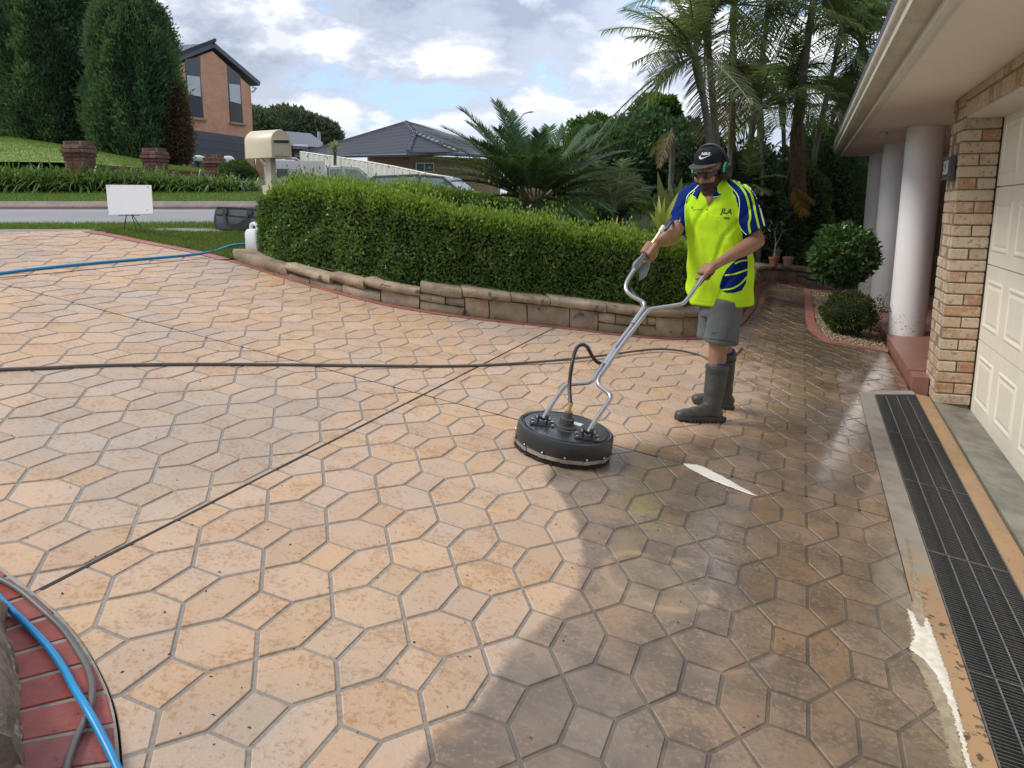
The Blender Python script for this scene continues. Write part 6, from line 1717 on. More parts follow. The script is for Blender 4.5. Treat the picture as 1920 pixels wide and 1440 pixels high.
hose('water_hose', 'blue hose crossing over the grey one on the red bricks', [GH_(a, b, .0095, u_) for a, b, u_ in [(-60, 1115, .05), (-20, 1135, .04), (8, 1152, .022), (50, 1188, zb_), (90, 1230, zb_), (118, 1270, zb_), (140, 1315, zb_ + .006), (160, 1352, zb_ + .012), (180, 1385, zb_ + .008), (205, 1428, zb_), (232, 1475, .0), (262, 1520, 0)]], .0095, M_hblue)
# leaf scraps and grit on the slab
mb = MB()
for i in range(110):
    px, py = rng.uniform(20, 1640), 480 + 950 * rng.random() ** .8
    q = G(px, py)
    if not inside(regA, q[None, :2])[0]: continue
    c = q + NRM * (TH + .0012); a = rng.uniform(0, 6.28); L_ = rng.uniform(.002, .0075); w_ = L_ * rng.uniform(.2, .6); d1 = PU * math.cos(a) + PV * math.sin(a); d2 = -PU * math.sin(a) + PV * math.cos(a)
    mb.add([c - d1 * L_, c - d2 * w_, c + d1 * L_, c + d2 * w_, c + NRM * .003], [(0, 1, 4), (1, 2, 4), (2, 3, 4), (3, 0, 4)])
o = build('leaf_litter', mb, mat('dry_scrap', (.05, .032, .02), (.10, .07, .045), .9, 30), None, (0, 0, 0)); tag(o, 'tiny dark leaf scraps and grit scattered on the driveway', 'leaf litter', None, 'stuff')
# rock at the left edge
rk = thing('garden_rock', 'rough brown sandstone block at the lower left corner', 'rock', G(-10, 1350))
mb = MB(); rings = []
rp = [(4, 1168), (8, 1205), (18, 1240), (24, 1270), (28, 1310), (36, 1360), (40, 1400), (46, 1450), (52, 1500)]
rp = [(np.interp(t, np.linspace(0, 1, len(rp)), [q[0] for q in rp]), np.interp(t, np.linspace(0, 1, len(rp)), [q[1] for q in rp])) for t in np.linspace(0, 1, 40)]
for i, (a, b) in enumerate(rp):
    q = G(a, b); inn = np.array([-.83, -.45, 0]); ring = []
    for j, (d, h) in enumerate([(0, -.05), (.0, .015), (-.004, .04), (.0, .065), (.006, .09), (.008, .115), (.018, .14), (.035, .155), (.06, .165), (.09, .168), (.13, .17), (.22, .16), (.22, -.05)]):
        v = q + inn * d; v = np.array([v[0], v[1], zp(v[0], v[1]) + h]); v = v + (.016 * np.array(noise.noise_vector(Vector(v * 9))) + .012 * np.array(noise.noise_vector(Vector(v * 26)))) * (1 if 0 < j < 11 else 0); ring.append(v)
    rings.append(ring)
mb.loft(rings); build('stone', mb, M_rock, rk, smooth=35)

# ---- blank sign on a little easel
M_board = mat('white_board', (.80, .80, .80), (.77, .77, .78), .35, 2)
M_easel = mat('black_easel', (.015, .015, .016), None, .5)
s0 = G(246, 437); s0[2] = float(zterr(s0[0], s0[1])) + .015; SYd = s0[1]
SG = thing('sign_board', 'blank white sign board on a thin black easel', 'sign', s0)
q = [at(a, b, SYd + d) for a, b, d in ((198.5, 346.5, .05), (283.5, 347, .05), (287, 400.5, -.02), (203.5, 403, -.02))]
n = unit(np.cross(q[1] - q[0], q[3] - q[0])); n = n if n @ (CAM - q[0]) > 0 else -n
mb = MB(); mb.prism(q, -n * .006); bd = build('board', mb, M_board, SG)
for a, b in ((204, 350), (278, 351), (281, 397), (208, 399)):
    c = vplane(a, b, q[0], q[1]); c = at(a, b, c[1]); c = c + n * ((q[0] - c) @ n); mb = MB(); mb.lathe(c, [(.006, 0), (.006, .003), (.003, .004)], 10, [unit(q[1] - q[0]), unit(np.cross(n, q[1] - q[0])), n]); build('screw', mb, M_steel, bd)
mb = MB()
tp_ = at(240, 392, SYd + .03)
mb.tube([at(237.5, 400, SYd), at(231.5, 436, SYd - .05)], .0045, 6); mb.tube([at(246, 400, SYd), at(257, 436.5, SYd - .05)], .0045, 6)
b3 = s0 + np.array([.02, .22, 0]); b3[2] = float(zterr(b3[0], b3[1])) + .01; mb.tube([tp_, b3], .004, 6)
mb.tube([at(222, 404.5, SYd - .04), at(262, 403.5, SYd - .04)], .004, 6)
build('easel', mb, M_easel, SG)

# ---- tool bag
M_bag = mat('grey_bag_fabric', (.085, .09, .105), (.065, .07, .085), .75, 10, bump=.3, bscale=160)
M_strap = mat('black_strap', (.014, .016, .022), None, .7, bump=.2, bscale=200)
bw = G(450, 441); bw[2] = float(zterr(bw[0], bw[1])) + .02; BY = bw[1]
BG = thing('tool_bag', 'dark grey canvas tool bag with black straps on the lawn', 'bag', bw)
pb = lambda px, py, d=0: at(px, py, BY + d)
fl, fr2 = pb(408, 437, .05), pb(489, 443, -.12); bx_ = unit((fr2 - fl) * [1, 1, 0]); by_ = np.array([-bx_[1], bx_[0], 0])
wid = np.linalg.norm((fr2 - fl)[:2]); z0 = bw[2]; ht = pb(450, 389)[2] - z0
mb = MB(); rings = []
for t in np.linspace(0, 1, 9):
    sag = .02 * math.sin(t * math.pi * 2 + .5) * (1 - 0); e_ = 1 - .10 * abs(2 * t - 1) ** 6
    dep = .20 * e_; hgt = ht * (1 - .10 * t) * (1 - .03 * math.sin(t * 9)); lean = .03
    c = fl + bx_ * (wid * t); c[2] = z0
    rings.append([c + by_ * d + np.array([0, 0, h]) for d, h in ((0, 0.0), (-.015, hgt * .3), (.0, hgt * .62), (.02, hgt * .97), (.04, hgt), (dep, hgt * .98), (dep + .03, hgt * .5), (dep + .01, 0))])
mb.loft(rings); bb_ = build('bag_body', mb, M_bag, BG, smooth=40)
def bp(t, h, o_=.012):
    hg = ht * (1 - .10 * t); d = np.interp(h, [0, .3, .62, .97, 1.03], [0, -.015, 0, .02, .03]) - o_
    c = fl + bx_ * wid * t; return np.array([c[0], c[1], z0]) + by_ * d + np.array([0, 0, hg * h])
def ribbon3(P, w_, th=.004):
    mb = MB(); P = spline(P, 5); rings = []
    for i, p_ in enumerate(P):
        T_ = unit(P[min(i + 1, len(P) - 1)] - P[max(i - 1, 0)]); s_ = unit(np.cross(T_, by_)); rings.append([p_ - s_ * w_ / 2, p_ + s_ * w_ / 2, p_ + s_ * w_ / 2 - by_ * th, p_ - s_ * w_ / 2 - by_ * th])
    mb.loft(rings); return mb
build('handle', ribbon3([bp(.20, .95), bp(.21, .62), bp(.25, .35, .02), bp(.33, .22, .03), bp(.50, .20, .035), bp(.58, .24, .03), bp(.68, .45, .02), bp(.74, .7), bp(.79, .97)], .030), M_strap, BG)
build('handle_patch', ribbon3([bp(.20, .98), bp(.205, .72)], .06, .006), M_strap, BG); build('handle_patch', ribbon3([bp(.79, .97), bp(.765, .76)], .06, .006), M_strap, BG)
build('piping', ribbon3([bp(.01, .68, .003), bp(.3, .66, .003), bp(.6, .62, .003), bp(.99, .64, .003)], .012), M_strap, BG); build('piping', ribbon3([bp(.0, .99, .004), bp(.5, 1.0, .004), bp(1, .99, .004)], .02), M_strap, BG)
mb = MB(); rr_ = [bp(-.015, h, .02 - .0) for h in np.linspace(.02, .97, 9)]; mb.tube([r2_ + by_ * .1 - bx_ * (.02 * math.sin(math.pi * i / 8)) for i, r2_ in enumerate(rr_)], .05, 8); build('end_panel', mb, M_strap, BG, smooth=50)

# ---- white jerrycan
M_can = mat('white_plastic', (.70, .72, .74), (.64, .66, .68), .35, 6, speck=((.45, .46, .47), 14, .70))
jc = W3(u_at_px(484), .02, WH(u_at_px(484)) + .0); jc = at(482, 473, 7.66)
jz0 = jc[2]; jt = at(482, 418, 7.66)[2]; H_ = jt - jz0
JC = thing('jerrycan', 'white plastic jerrycan standing at the hedge end', 'container', jc)
jx = unit(np.array([.8, -.6, 0])); jy = np.array([.6, .8, 0])
def rr2(z, a, b, rr_=.025): 
    pts = []
    for sx, sy, a0_ in ((1, 1, 0), (-1, 1, 90), (-1, -1, 180), (1, -1, 270)):
        for da in (0, 45, 90): an = R(a0_ + da); pts.append(jc + jx * (sx * (a - rr_) + rr_ * math.cos(an)) + jy * (sy * (b - rr_) + rr_ * math.sin(an)) + np.array([0, 0, z]))
    return pts
mb = MB(); mb.loft([rr2(0, .075, .06), rr2(.012, .085, .07), rr2(H_ * .66, .085, .07), rr2(H_ * .78, .07, .06), rr2(H_ * .80, .05, .045)]); build('body', mb, M_can, JC, smooth=40)
mb = MB(); mb.tube(spline([jc + jx * -.06 + [0, 0, H_ * .74], jc + jx * -.06 + [0, 0, H_ * .93], jc + jx * .0 + [0, 0, H_ * .97], jc + jx * .05 + [0, 0, H_ * .80]]), .016, 8); build('handle', mb, M_can, JC, smooth=60)
mb = MB(); mb.lathe(jc + jx * .045 + jy * .0 + [0, 0, H_ * .78], [(.025, 0), (.025, .03), (.03, .032), (.03, .06), (.026, .064)], 16); build('cap', mb, M_can, JC, smooth=40)

# ================================================================== rotary surface cleaner
M_deck = mat('black_deck', (.028, .029, .033), (.022, .023, .026), .28, 5, spec=.5, bump=.05, bscale=14, speck=((.07, .075, .085), 40, .66))
M_skirt = mat('deck_side', (.026, .026, .028), (.034, .034, .036), .5, 6, speck=((.06, .06, .06), 45, .68))
M_brush = mat('brush_bristle', (.012, .012, .012), (.03, .026, .022), .9, 60)
M_tube = mat('stainless', (.52, .52, .52), (.46, .46, .46), .28, 8, metal=.95)
M_gun = mat('gun_plastic', (.13, .145, .155), (.115, .13, .14), .5, 8)
M_brass = mat('brass', (.62, .48, .24), None, .3, metal=.9)
M_grip = mat('black_grip', (.02, .02, .02), None, .6)
M_label = mat('white_label', (.72, .72, .70), None, .4)
cc0 = (G(964, 828) + G(1146, 862)) / 2
cc0 = G(1053, 845)
CRd = .5 * np.linalg.norm(G(961, 832) - G(1146, 866)) * .985
SCN = thing('surface_cleaner', 'black round surface cleaner with steel handle frame', 'surface cleaner', cc0)
cax = [PU, PV, NRM]
HD = .128
mb = MB(); mb.lathe(cc0, [(CRd * .99, .045), (CRd * 1.0, .05), (CRd * .985, HD - .016), (CRd * .965, HD - .004), (CRd * .93, HD), (CRd * .90, HD - .002), (CRd * .885, HD - .009), (CRd * .865, HD - .009), (CRd * .85, HD - .001), (CRd * .5, HD + .004), (.01, HD + .006)], 72, cax); deck = build('deck', mb, M_deck, SCN, smooth=35)
mb = MB(); mb.lathe(cc0, [(CRd * .985, .03), (CRd * 1.006, .03), (CRd * 1.008, .048), (CRd * .985, .048)], 72, cax); build('clamp_band', mb, M_tube, SCN, smooth=35)
for i in range(14):
    a = 2 * math.pi * i / 14 + .2; d = math.cos(a) * PU + math.sin(a) * PV; t = -math.sin(a) * PU + math.cos(a) * PV
    mb = MB(); mb.box(cc0 + d * (CRd * 1.012) + NRM * .039, (.006, .034, .018), [d, t, NRM]); mb.ellip(cc0 + d * (CRd * 1.014) + NRM * .055, [d * .006, t * .006, NRM * .006], 8, 6); build('clip', mb, M_label if i % 5 == 9 else M_brass if False else M_tube, SCN)
mb = MB()
for i in range(420):
    a = 2 * math.pi * i / 420 + random.uniform(-.005, .005); d = math.cos(a) * PU + math.sin(a) * PV; t = -math.sin(a) * PU + math.cos(a) * PV
    w_ = .0045; b = cc0 + d * (CRd * .97) + NRM * .035; e_ = cc0 + d * (CRd * random.uniform(.965, .995)) + NRM * (TH + random.uniform(0, .003)) + t * random.uniform(-.004, .004)
    mb.add([b - t * w_, b + t * w_, e_ + t * w_ * .8, e_ - t * w_ * .8, b - t * w_ - d * .006, b + t * w_ - d * .006, e_ + t * w_ * .8 - d * .006, e_ - t * w_ * .8 - d * .006], [(0, 1, 2, 3), (7, 6, 5, 4), (0, 4, 5, 1), (1, 5, 6, 2), (2, 6, 7, 3), (3, 7, 4, 0)])
mb.lathe(cc0, [(CRd * .94, .04), (CRd * .95, .04), (CRd * .95, .010), (CRd * .94, .010)], 48, cax)
o = build('brush_skirt', mb, M_brush, SCN)
# swivel hub
def onpl(px, py, h): return G(px, py, h)
hub = onpl(1060, 804, HD)
mb = MB(); mb.lathe(hub, [(.065, -.004), (.065, .006), (.052, .010), (.052, .018), (.036, .022), (.036, .055), (.022, .060), (.021, .085), (.014, .088)], 28, cax); build('swivel_hub', mb, mat('dark_alloy', (.09, .085, .085), (.07, .068, .066), .5, 10, metal=.3), SCN, smooth=35)
mb = MB(); top = hub + NRM * .085; mb.tube([top, top + NRM * .012], .014, 6); mb.tube([top + NRM * .012, top + NRM * .03 + PU * .002], .009, 10); mb.tube([top + NRM * .03, top + NRM * .052 + PU * .004], .0115, 10); ft_ = build('hose_fitting', mb, M_brass, SCN, smooth=40)
def dep(py, y0, p0, y1, p1): return y0 + (y1 - y0) * (p0 - py) / (p0 - p1)
bL, bR = onpl(1018, 786, HD + .03), onpl(1102, 812, HD + .03)
Lpx = [(1031, 764), (1052, 733), (1059, 725), (1068, 720.5), (1098, 718), (1108, 715), (1115, 708), (1124, 693), (1160, 643), (1200, 590), (1206, 580), (1208, 572), (1205, 566), (1190, 558), (1180, 551), (1174, 543), (1174, 533), (1180, 520), (1190, 505)]
Rpx = [(1112, 795), (1141, 753), (1144.5, 746), (1143, 740), (1137, 734), (1126, 725), (1121.5, 718), (1123, 708), (1129, 699), (1165, 648), (1205, 595), (1212, 586), (1221, 580), (1235, 577.5), (1270, 572), (1280, 569.5), (1287, 563), (1296, 551), (1317, 521)]
YE_L, YE_R = 4.62, 4.60
LT = [bL] + [at(a, b, dep(b, bL[1], 786, YE_L, 500)) for a, b in Lpx]
RT = [bR] + [at(a, b, dep(b, bR[1], 812, YE_R, 505)) for a, b in Rpx]
mb = MB(); mb.tube(spline(LT, 4), .0115, 10); build('handle_tube', mb, M_tube, SCN, smooth=60)
mb = MB(); mb.tube(spline(RT, 4), .0115, 10); build('handle_tube', mb, M_tube, SCN, smooth=60)
for b in (bL, bR):
    mb = MB(); c = b - NRM * .03; mb.box(c + NRM * .005, (.12, .07, .010), cax)
    for s_ in (-1, 1): mb.box(c + PU * .022 * s_ + NRM * .028, (.007, .034, .045), cax)
    mb.tube([c - PU * .04 + NRM * .036, c + PU * .04 + NRM * .036], .006, 8)
    bk_ = build('pivot_bracket', mb, M_grip, SCN)
    mb = MB(); [mb.tube([c + PU * s_ * .027 + NRM * .036, c + PU * s_ * .036 + NRM * .036], .011, 6) for s_ in (-1, 1)]; [mb.tube([c + PU * sx * .05 + PV * sy * .025 + NRM * .01, c + PU * sx * .05 + PV * sy * .025 + NRM * .018], .007, 6) for sx in (-1, 1) for sy in (-1, 1)]; build('bolts', mb, M_tube, bk_)
for (a, b) in ((1199, 591), (1145, 668)):
    Yc = dep(b, bL[1], 786, YE_L, 500); A_ = at(a - 12, b + 17, dep(b + 17, bL[1], 786, YE_L, 500)); B_ = at(a + 8, b - 12, dep(b - 12, bL[1], 786, YE_L, 500))
    mb = MB(); mb.tube([A_ + [0, -.004, 0], B_ + [0, -.004, 0]], .0175, 12); build('clamp_sleeve', mb, M_tube, SCN, smooth=40)
mb = MB(); hs = [top + NRM * .05, at(1068, 720, cc0[1] + .02), at(1073, 680, cc0[1] + .06), at(1080, 655, cc0[1] + .12), at(1090, 646.5, cc0[1] + .16), at(1101, 651, cc0[1] + .2), at(1111, 669, cc0[1] + .24), at(1122, 680, cc0[1] + .26), at(1138, 681, cc0[1] + .28), at(1150, 668, cc0[1] + .32), at(1175, 632, cc0[1] + .38), at(1200, 596, cc0[1] + .44), at(1203, 570, YE_L - .16), at(1188, 550, YE_L - .1), at(1178, 535, YE_L - .06), at(1186, 515, YE_L)]
mb.tube(spline(hs, 6), .0095, 10); build('feed_hose', mb, M_hblk, SCN, smooth=60)
# label and worn lettering on the deck
mb = MB(); q = [onpl(1070.5, 789, HD + .0065), onpl(1094, 795.5, HD + .0065), onpl(1088, 799.5, HD + .0065), onpl(1071, 793.5, HD + .0065)]; mb.prism(q, NRM * .0012); build('label', mb, M_label, deck)
# trigger gun on the left handle
GA, GB = at(1190, 505, YE_L), at(1222, 458, YE_L + .05)
ga = unit(GB - GA); gs = unit(np.cross(ga, CAM - GA)); gn = np.cross(gs, ga)
def gp(t, s_=0, n=0): return GA + (GB - GA) * t + gs * s_ + gn * n
mb = MB()
def gring(t, w_, d_): return [gp(t, w_ * a, d_ * b) for a, b in ((-1, -.6), (-.6, -1), (.6, -1), (1, -.6), (1, .6), (.6, 1), (-.6, 1), (-1, .6))]
mb.loft([gring(-.12, .013, .013), gring(0, .016, .017), gring(.1, .026, .02), gring(.28, .024, .02), gring(.4, .016, .018), gring(.8, .015, .017), gring(1.0, .013, .014)]); gun = build('trigger_gun', mb, M_gun, SCN, smooth=35)
mb = MB(); sgn = 1 if (proj(gp(.3, .05))[0] > proj(gp(.3))[0]) else -1
mb.prism([gp(.10, sgn * .02, .006), gp(.45, sgn * .018, .006), gp(.5, sgn * .05, .006), gp(.30, sgn * .062, .006), gp(.02, sgn * .075, .006), gp(-.25, sgn * .055, .006)], gn * -.012); build('trigger_guard', mb, M_gun, gun)
mb = MB(); mb.tube([gp(1.0), gp(1.12)], .010, 8); mb.tube([gp(1.12), gp(1.5)], .0075, 8); build('inlet_pipe', mb, M_brass, gun, smooth=40)
mb = MB(); mb.tube([gp(1.5), gp(1.72)], .0135, 10); build('hose_coupling', mb, M_label, gun, smooth=40)
mb = MB(); mb.tube(spline([gp(1.7), at(1248, 431, YE_L + .16), at(1262, 415, YE_L + .34), at(1285, 420, YE_L + .6), at(1310, 480, YE_L + .85), at(1340, 560, YE_L + .85), at(1352, 625, YE_L + .85)], 6), .0095, 10); build('supply_hose', mb, mat('navy_hose', (.03, .04, .10), (.025, .033, .08), .45, 8), SCN, smooth=60)
gA, gB = at(1308, 534, YE_R), at(1337, 499, YE_R + .06)
mb = MB(); mb.tube([gA, gA + (gB - gA) * .05, gA + (gB - gA) * .95, gB], [.0135, .0155, .0155, .013], 12); build('hand_grip', mb, M_grip, SCN, smooth=40)
# ================================================================== the worker
M_skin, k = newmat('tanned_skin')
p = k.obj(); c = k.mix(k.step(k.noise(p, 9, 4), .35, .65), (.32, .17, .108), (.275, .14, .09)); c = k.mix(k.m('MULTIPLY', k.step(k.noise(p, 160, 2), .5, .7), .35), c, (.19, .095, .062))
b = k.bsdf(c, .5, 0, .4, k.bump(k.noise(p, 220, 3), .15, .002)); 
k.out(b)
M_yel = mat('hivis_yellow', (.47, .74, .025), (.42, .67, .02), .75, 5, bump=.25, bscale=260, bdist=.001, spec=.08)
M_blu = mat('royal_blue_fabric', (.002, .018, .155), (.002, .015, .125), .7, 6, bump=.25, bscale=260, bdist=.001, spec=.08)
M_pip = mat('pale_piping', (.72, .90, .35), None, .7)
M_navy = mat('navy_print', (.01, .012, .05), None, .7)
M_short = mat('grey_shorts', (.135, .145, .15), (.115, .125, .13), .8, 7, bump=.3, bscale=240, bdist=.001, spec=.08)
M_rub = mat('black_rubber_boot', (.042, .042, .039), (.060, .058, .053), .5, 9, speck=((.10, .095, .085), 30, .64))
M_sole = mat('boot_sole', (.055, .055, .055), (.04, .04, .04), .7, 20)
M_sock = mat('blue_sock', (.03, .03, .18), None, .9)
M_cap = mat('black_cap', (.016, .018, .026), (.02, .022, .03), .8, 20, bump=.3, bscale=300, bdist=.001, spec=.08)
M_brim = mat('grey_brim', (.065, .075, .075), (.05, .058, .06), .8, 20, spec=.15)
M_logo = mat('white_thread', (.75, .76, .80), None, .7)
M_muff = mat('black_muff', (.014, .015, .016), None, .45)
M_green = mat('green_ring', (.01, .46, .20), (.02, .55, .28), .35, 10)
M_lens = mat('dark_lens', (.006, .006, .007), None, .12, spec=.7)
M_beard = mat('dark_beard', (.035, .022, .015), (.06, .038, .026), .9, 40, bump=.6, bscale=260, bdist=.002)
Y0 = 4.98
fD = np.array([-.62, -.78, 0]); fD /= np.linalg.norm(fD); lD = np.array([-fD[1], fD[0], 0])
groundm = G(1335, 785)
MAN = thing('person', 'worker in hi-vis yellow and blue polo, grey shorts and gumboots holding the cleaner', 'person', groundm)
def remesh(mb, vox, smooth_it=3, fac=.5):
    me = bpy.data.meshes.new('tmp'); me.from_pydata(mb.v, [], mb.f); me.update()
    bm_ = bmesh.new(); bm_.from_mesh(me); bmesh.ops.recalc_face_normals(bm_, faces=bm_.faces); bm_.to_mesh(me); bm_.free()
    o = bpy.data.objects.new('tmp', me); COL.objects.link(o)
    m1 = o.modifiers.new('r', 'REMESH'); m1.mode = 'VOXEL'; m1.voxel_size = vox
    m2 = o.modifiers.new('s', 'SMOOTH'); m2.factor = fac; m2.iterations = smooth_it
    bpy.context.view_layer.update()
    ev = o.evaluated_get(bpy.context.evaluated_depsgraph_get()); m = bpy.data.meshes.new_from_object(ev)
    bpy.data.objects.remove(o)
    V = np.array([v.co[:] for v in m.vertices]); Fc = [tuple(q.vertices) for q in m.polygons]
    N = np.array([v.normal[:] for v in m.vertices])
    return V, Fc, N
def vadd(name, V, Fc, mats, parent, mi=None, smooth=True):
    loc = worig(parent); me = mesh_np(name, np.asarray(V) - np.array(loc), Fc, mats, mi, smooth)
    o = bpy.data.objects.new(name, me); link(o, parent); return o
def bvh_of(V, Fc): return BVHTree.FromPolygons([Vector(v) for v in V], Fc)
def hit(bv, px, py, off=.0):
    d = Vector(ray(px, py)).normalized(); r_ = bv.ray_cast(Vector(CAM), d)
    if r_[0] is None: return None
    n = r_[1]; n = n if n.dot(d) < 0 else -n
    return np.array(r_[0] + n * off)

# ---- shirt
mb = MB()
rings = [(571, 1354, .190, .150), (568, 1354, .193, .152), (555, 1353, .193, .15), (520, 1351, .19, .148), (480, 1348, .187, .142), (440, 1345, .185, .138), (410, 1342, .188, .135), (390, 1341, .19, .128), (372, 1340, .178, .115), (358, 1339, .142, .095), (347, 1338, .10, .08), (340, 1337, .07, .068)]
RR = []
for py, cx, a, b in rings:
    c = at(cx, py, Y0)
    RR.append([c + lD * a * math.copysign(abs(math.cos(t)) ** .85, math.cos(t)) + fD * b * math.copysign(abs(math.sin(t)) ** .9, math.sin(t)) for t in np.linspace(0, 2 * math.pi, 32, endpoint=False)])
mb.loft(RR)
SLs, SLe = at(1388, 370, Y0 - .11), at(1419, 434, Y0 - .15)
SRs, SRe = at(1293, 372, Y0 + .10), at(1271, 430, Y0 + .0)
mb.tube([SLs + (SLs - SLe) * .25, SLs, (SLs + SLe) / 2, SLe], [.062, .082, .076, .072], 20)
mb.tube([SRs + (SRs - SRe) * .2, SRs, (SRs + SRe) / 2, SRe], [.058, .076, .072, .068], 20)
mb.capsule(at(1352, 350, Y0 - .03), at(1388, 364, Y0 - .10), .055, .066); mb.capsule(at(1322, 350, Y0 + .03), at(1297, 366, Y0 + .09), .055, .060)
V, Fc, N = remesh(mb, .0065, 5, .5)
TC = at(1345, 440, Y0)
# folds
dv = np.zeros(len(V)); zhem = at(1345, 568, Y0)[2]
for i, v in enumerate(V):
    q = Vector(v); zz_ = (v[2] - TC[2]); low = np.clip((.08 - zz_) / .3, 0, 1)
    a = noise.noise(Vector((v[0] * 9, v[1] * 9, v[2] * 3.0))) * .012 * (.45 + low)
    ang = (q - Vector(TC)).dot(Vector(lD)); w_ = ang * 26 + v[2] * 13 + 2.2 * noise.noise(q * 3.2)
    a += .011 * max(0, math.sin(w_)) ** 4 * (.25 + low) - .008 * max(0, math.sin(ang * 31 - v[2] * 21 + 2.6 * noise.noise(q * 4.1))) ** 5
    a += noise.noise(q * 17) * .0042
    dv[i] = a * (.3 + .7 * float(sstep(zhem, zhem + .10, v[2])))
V = V + N * dv[:, None]
# hem sits straight
V0 = V
def facec(V, Fc): return np.array([V[list(f)].mean(0) for f in Fc])
FCn = facec(V, Fc)
pj_ = proj(FCn)
u_ = (FCn - TC) @ lD; w_ = (FCn - TC) @ fD; z_ = FCn[:, 2]
zpx = lambda py: at(1345, py, Y0)[2]
mi = np.zeros(len(Fc), int)
# raglan sleeves: beyond a slanted seam on either side
seamL = np.interp(z_, [zpx(445), zpx(418), zpx(395), zpx(372), zpx(352), zpx(340)], [.178, .170, .166, .150, .105, .070])
seamR = np.interp(z_, [zpx(445), zpx(418), zpx(395), zpx(372), zpx(356), zpx(345)], [-.190, -.186, -.178, -.150, -.110, -.07])
isL = (u_ > seamL - .10 * np.clip(w_, 0, .2) * 0) & (z_ > zpx(452)); isR = (u_ < seamR) & (z_ > zpx(452))
dseg = lambda P, a, b: np.linalg.norm((P - a) - np.outer(np.clip(((P - a) @ (b - a)) / ((b - a) @ (b - a)), 0, 1), (b - a)), axis=1)
isL |= (dseg(FCn, SLs, SLe) < .085) & (u_ > .195); isR |= (dseg(FCn, SRs, SRe) < .10) & (u_ < -.155) & (z_ > zpx(455))
mi[isL | isR] = 1
back = (w_ < -.02)
mi[(back & (z_ > zpx(380)))] = 1
side = (np.abs(u_) > .165) & (w_ < .0) & (z_ < zpx(470)) & (z_ > zpx(552)) & (u_ < 0)
mi[side] = 1
shirt = vadd('shirt', V, Fc, [M_yel, M_blu], MAN, mi)
bvS = bvh_of(V, Fc)
def decal(name, polys, m_, parent, bv, off=.0016, res=2.6):
    mb = MB()
    for poly in polys:
        bm_ = bmesh.new(); vs = [bm_.verts.new((a, b, 0)) for a, b in poly]
        try: bm_.faces.new(vs)
        except ValueError: bm_.free(); continue
        bmesh.ops.triangulate(bm_, faces=bm_.faces[:])
        for _ in range(5):
            es = [e_ for e_ in bm_.edges if e_.calc_length() > res * 1.6]
            if not es: break
            bmesh.ops.subdivide_edges(bm_, edges=es, cuts=1); bmesh.ops.triangulate(bm_, faces=[f for f in bm_.faces if len(f.verts) > 3])
        bm_.verts.ensure_lookup_table(); mp = {}
        for v in bm_.verts:
            h = hit(bv, v.co.x, v.co.y, off)
            if h is not None: mp[v.index] = len(mb.v); mb.v.append(tuple(h))
        for f in bm_.faces:
            if all(v.index in mp for v in f.verts):
                P = [np.array(mb.v[mp[v.index]]) for v in f.verts]
                if max(np.linalg.norm(P[i] - P[i - 1]) for i in range(len(P))) < .08: mb.f.append(tuple(mp[v.index] for v in f.verts)); mb.mi.append(0)
        bm_.free()
    return vadd(name, mb.v, mb.f, m_, parent, None, True) if mb.f else None
def line_poly(pts, w0, w1=None):
    P = np.array(spline([np.array([*q, 0.0]) for q in pts], 4))[:, :2]; T_ = np.gradient(P, axis=0); T_ /= np.linalg.norm(T_, axis=1, keepdims=True); n = np.stack([-T_[:, 1], T_[:, 0]], 1)
    w = np.linspace(w0, w1 or w0, len(P))[:, None] / 2
    return [[tuple(P[i] + n[i] * w[i]), tuple(P[i + 1] + n[i + 1] * w[i + 1]), tuple(P[i + 1] - n[i + 1] * w[i + 1]), tuple(P[i] - n[i] * w[i])] for i in range(len(P) - 1)]
decal('sleeve_stripe', line_poly([(1372, 337), (1391, 353), (1401, 373), (1406.6, 404), (1404, 420), (1407, 438)], 4), M_yel, shirt, bvS)
decal('sleeve_stripe', line_poly([(1381, 340), (1400, 353), (1410, 369), (1416.5, 400), (1424, 431)], 4), M_yel, shirt, bvS)
decal('sleeve_stripe', line_poly([(1394, 345), (1410, 357), (1420, 374), (1428, 404), (1434, 427)], 3), M_pip, shirt, bvS)
decal('seam_piping', line_poly([(1358, 338), (1366.6, 346.6), (1382, 364), (1386.6, 382), (1384.4, 418), (1393, 433), (1400, 440)], 1.5), M_pip, shirt, bvS)
decal('raglan_panel', [[(1362, 338), (1367, 347), (1382, 364), (1387, 382), (1385, 418), (1393, 433), (1401, 440), (1420, 437), (1416, 400), (1402, 366), (1384, 345), (1370, 337)]], M_blu, shirt, bvS, .0010)
decal('raglan_panel', [[(1312, 345), (1302, 355), (1289, 369), (1284, 395), (1286, 440), (1274, 437), (1276, 400), (1284, 372), (1298, 352)]], M_blu, shirt, bvS, .0010)
decal('seam_piping', line_poly([(1310, 347), (1302, 355.5), (1288.5, 369), (1284, 395.5), (1286, 432)], 1.3), M_pip, shirt, bvS)
decal('side_panel', [[(1381, 486), (1400, 478), (1402, 487), (1401, 512), (1398, 532), (1390, 545), (1376, 549), (1362, 549), (1352, 545), (1349, 537), (1354, 520), (1362, 505)]], M_blu, shirt, bvS)
for q in ([(1378, 494), (1390, 489), (1402, 488)], [(1359, 516), (1380, 513), (1402, 505)], [(1350, 544), (1372, 541), (1388, 532), (1400, 519)]): decal('panel_stripe', line_poly(q, 3.0), M_yel, shirt, bvS, .0028)
decal('chest_mark', [[(1356.5, 406.5), (1368, 407.5), (1368, 411), (1356.5, 410)]], M_navy, shirt, bvS)
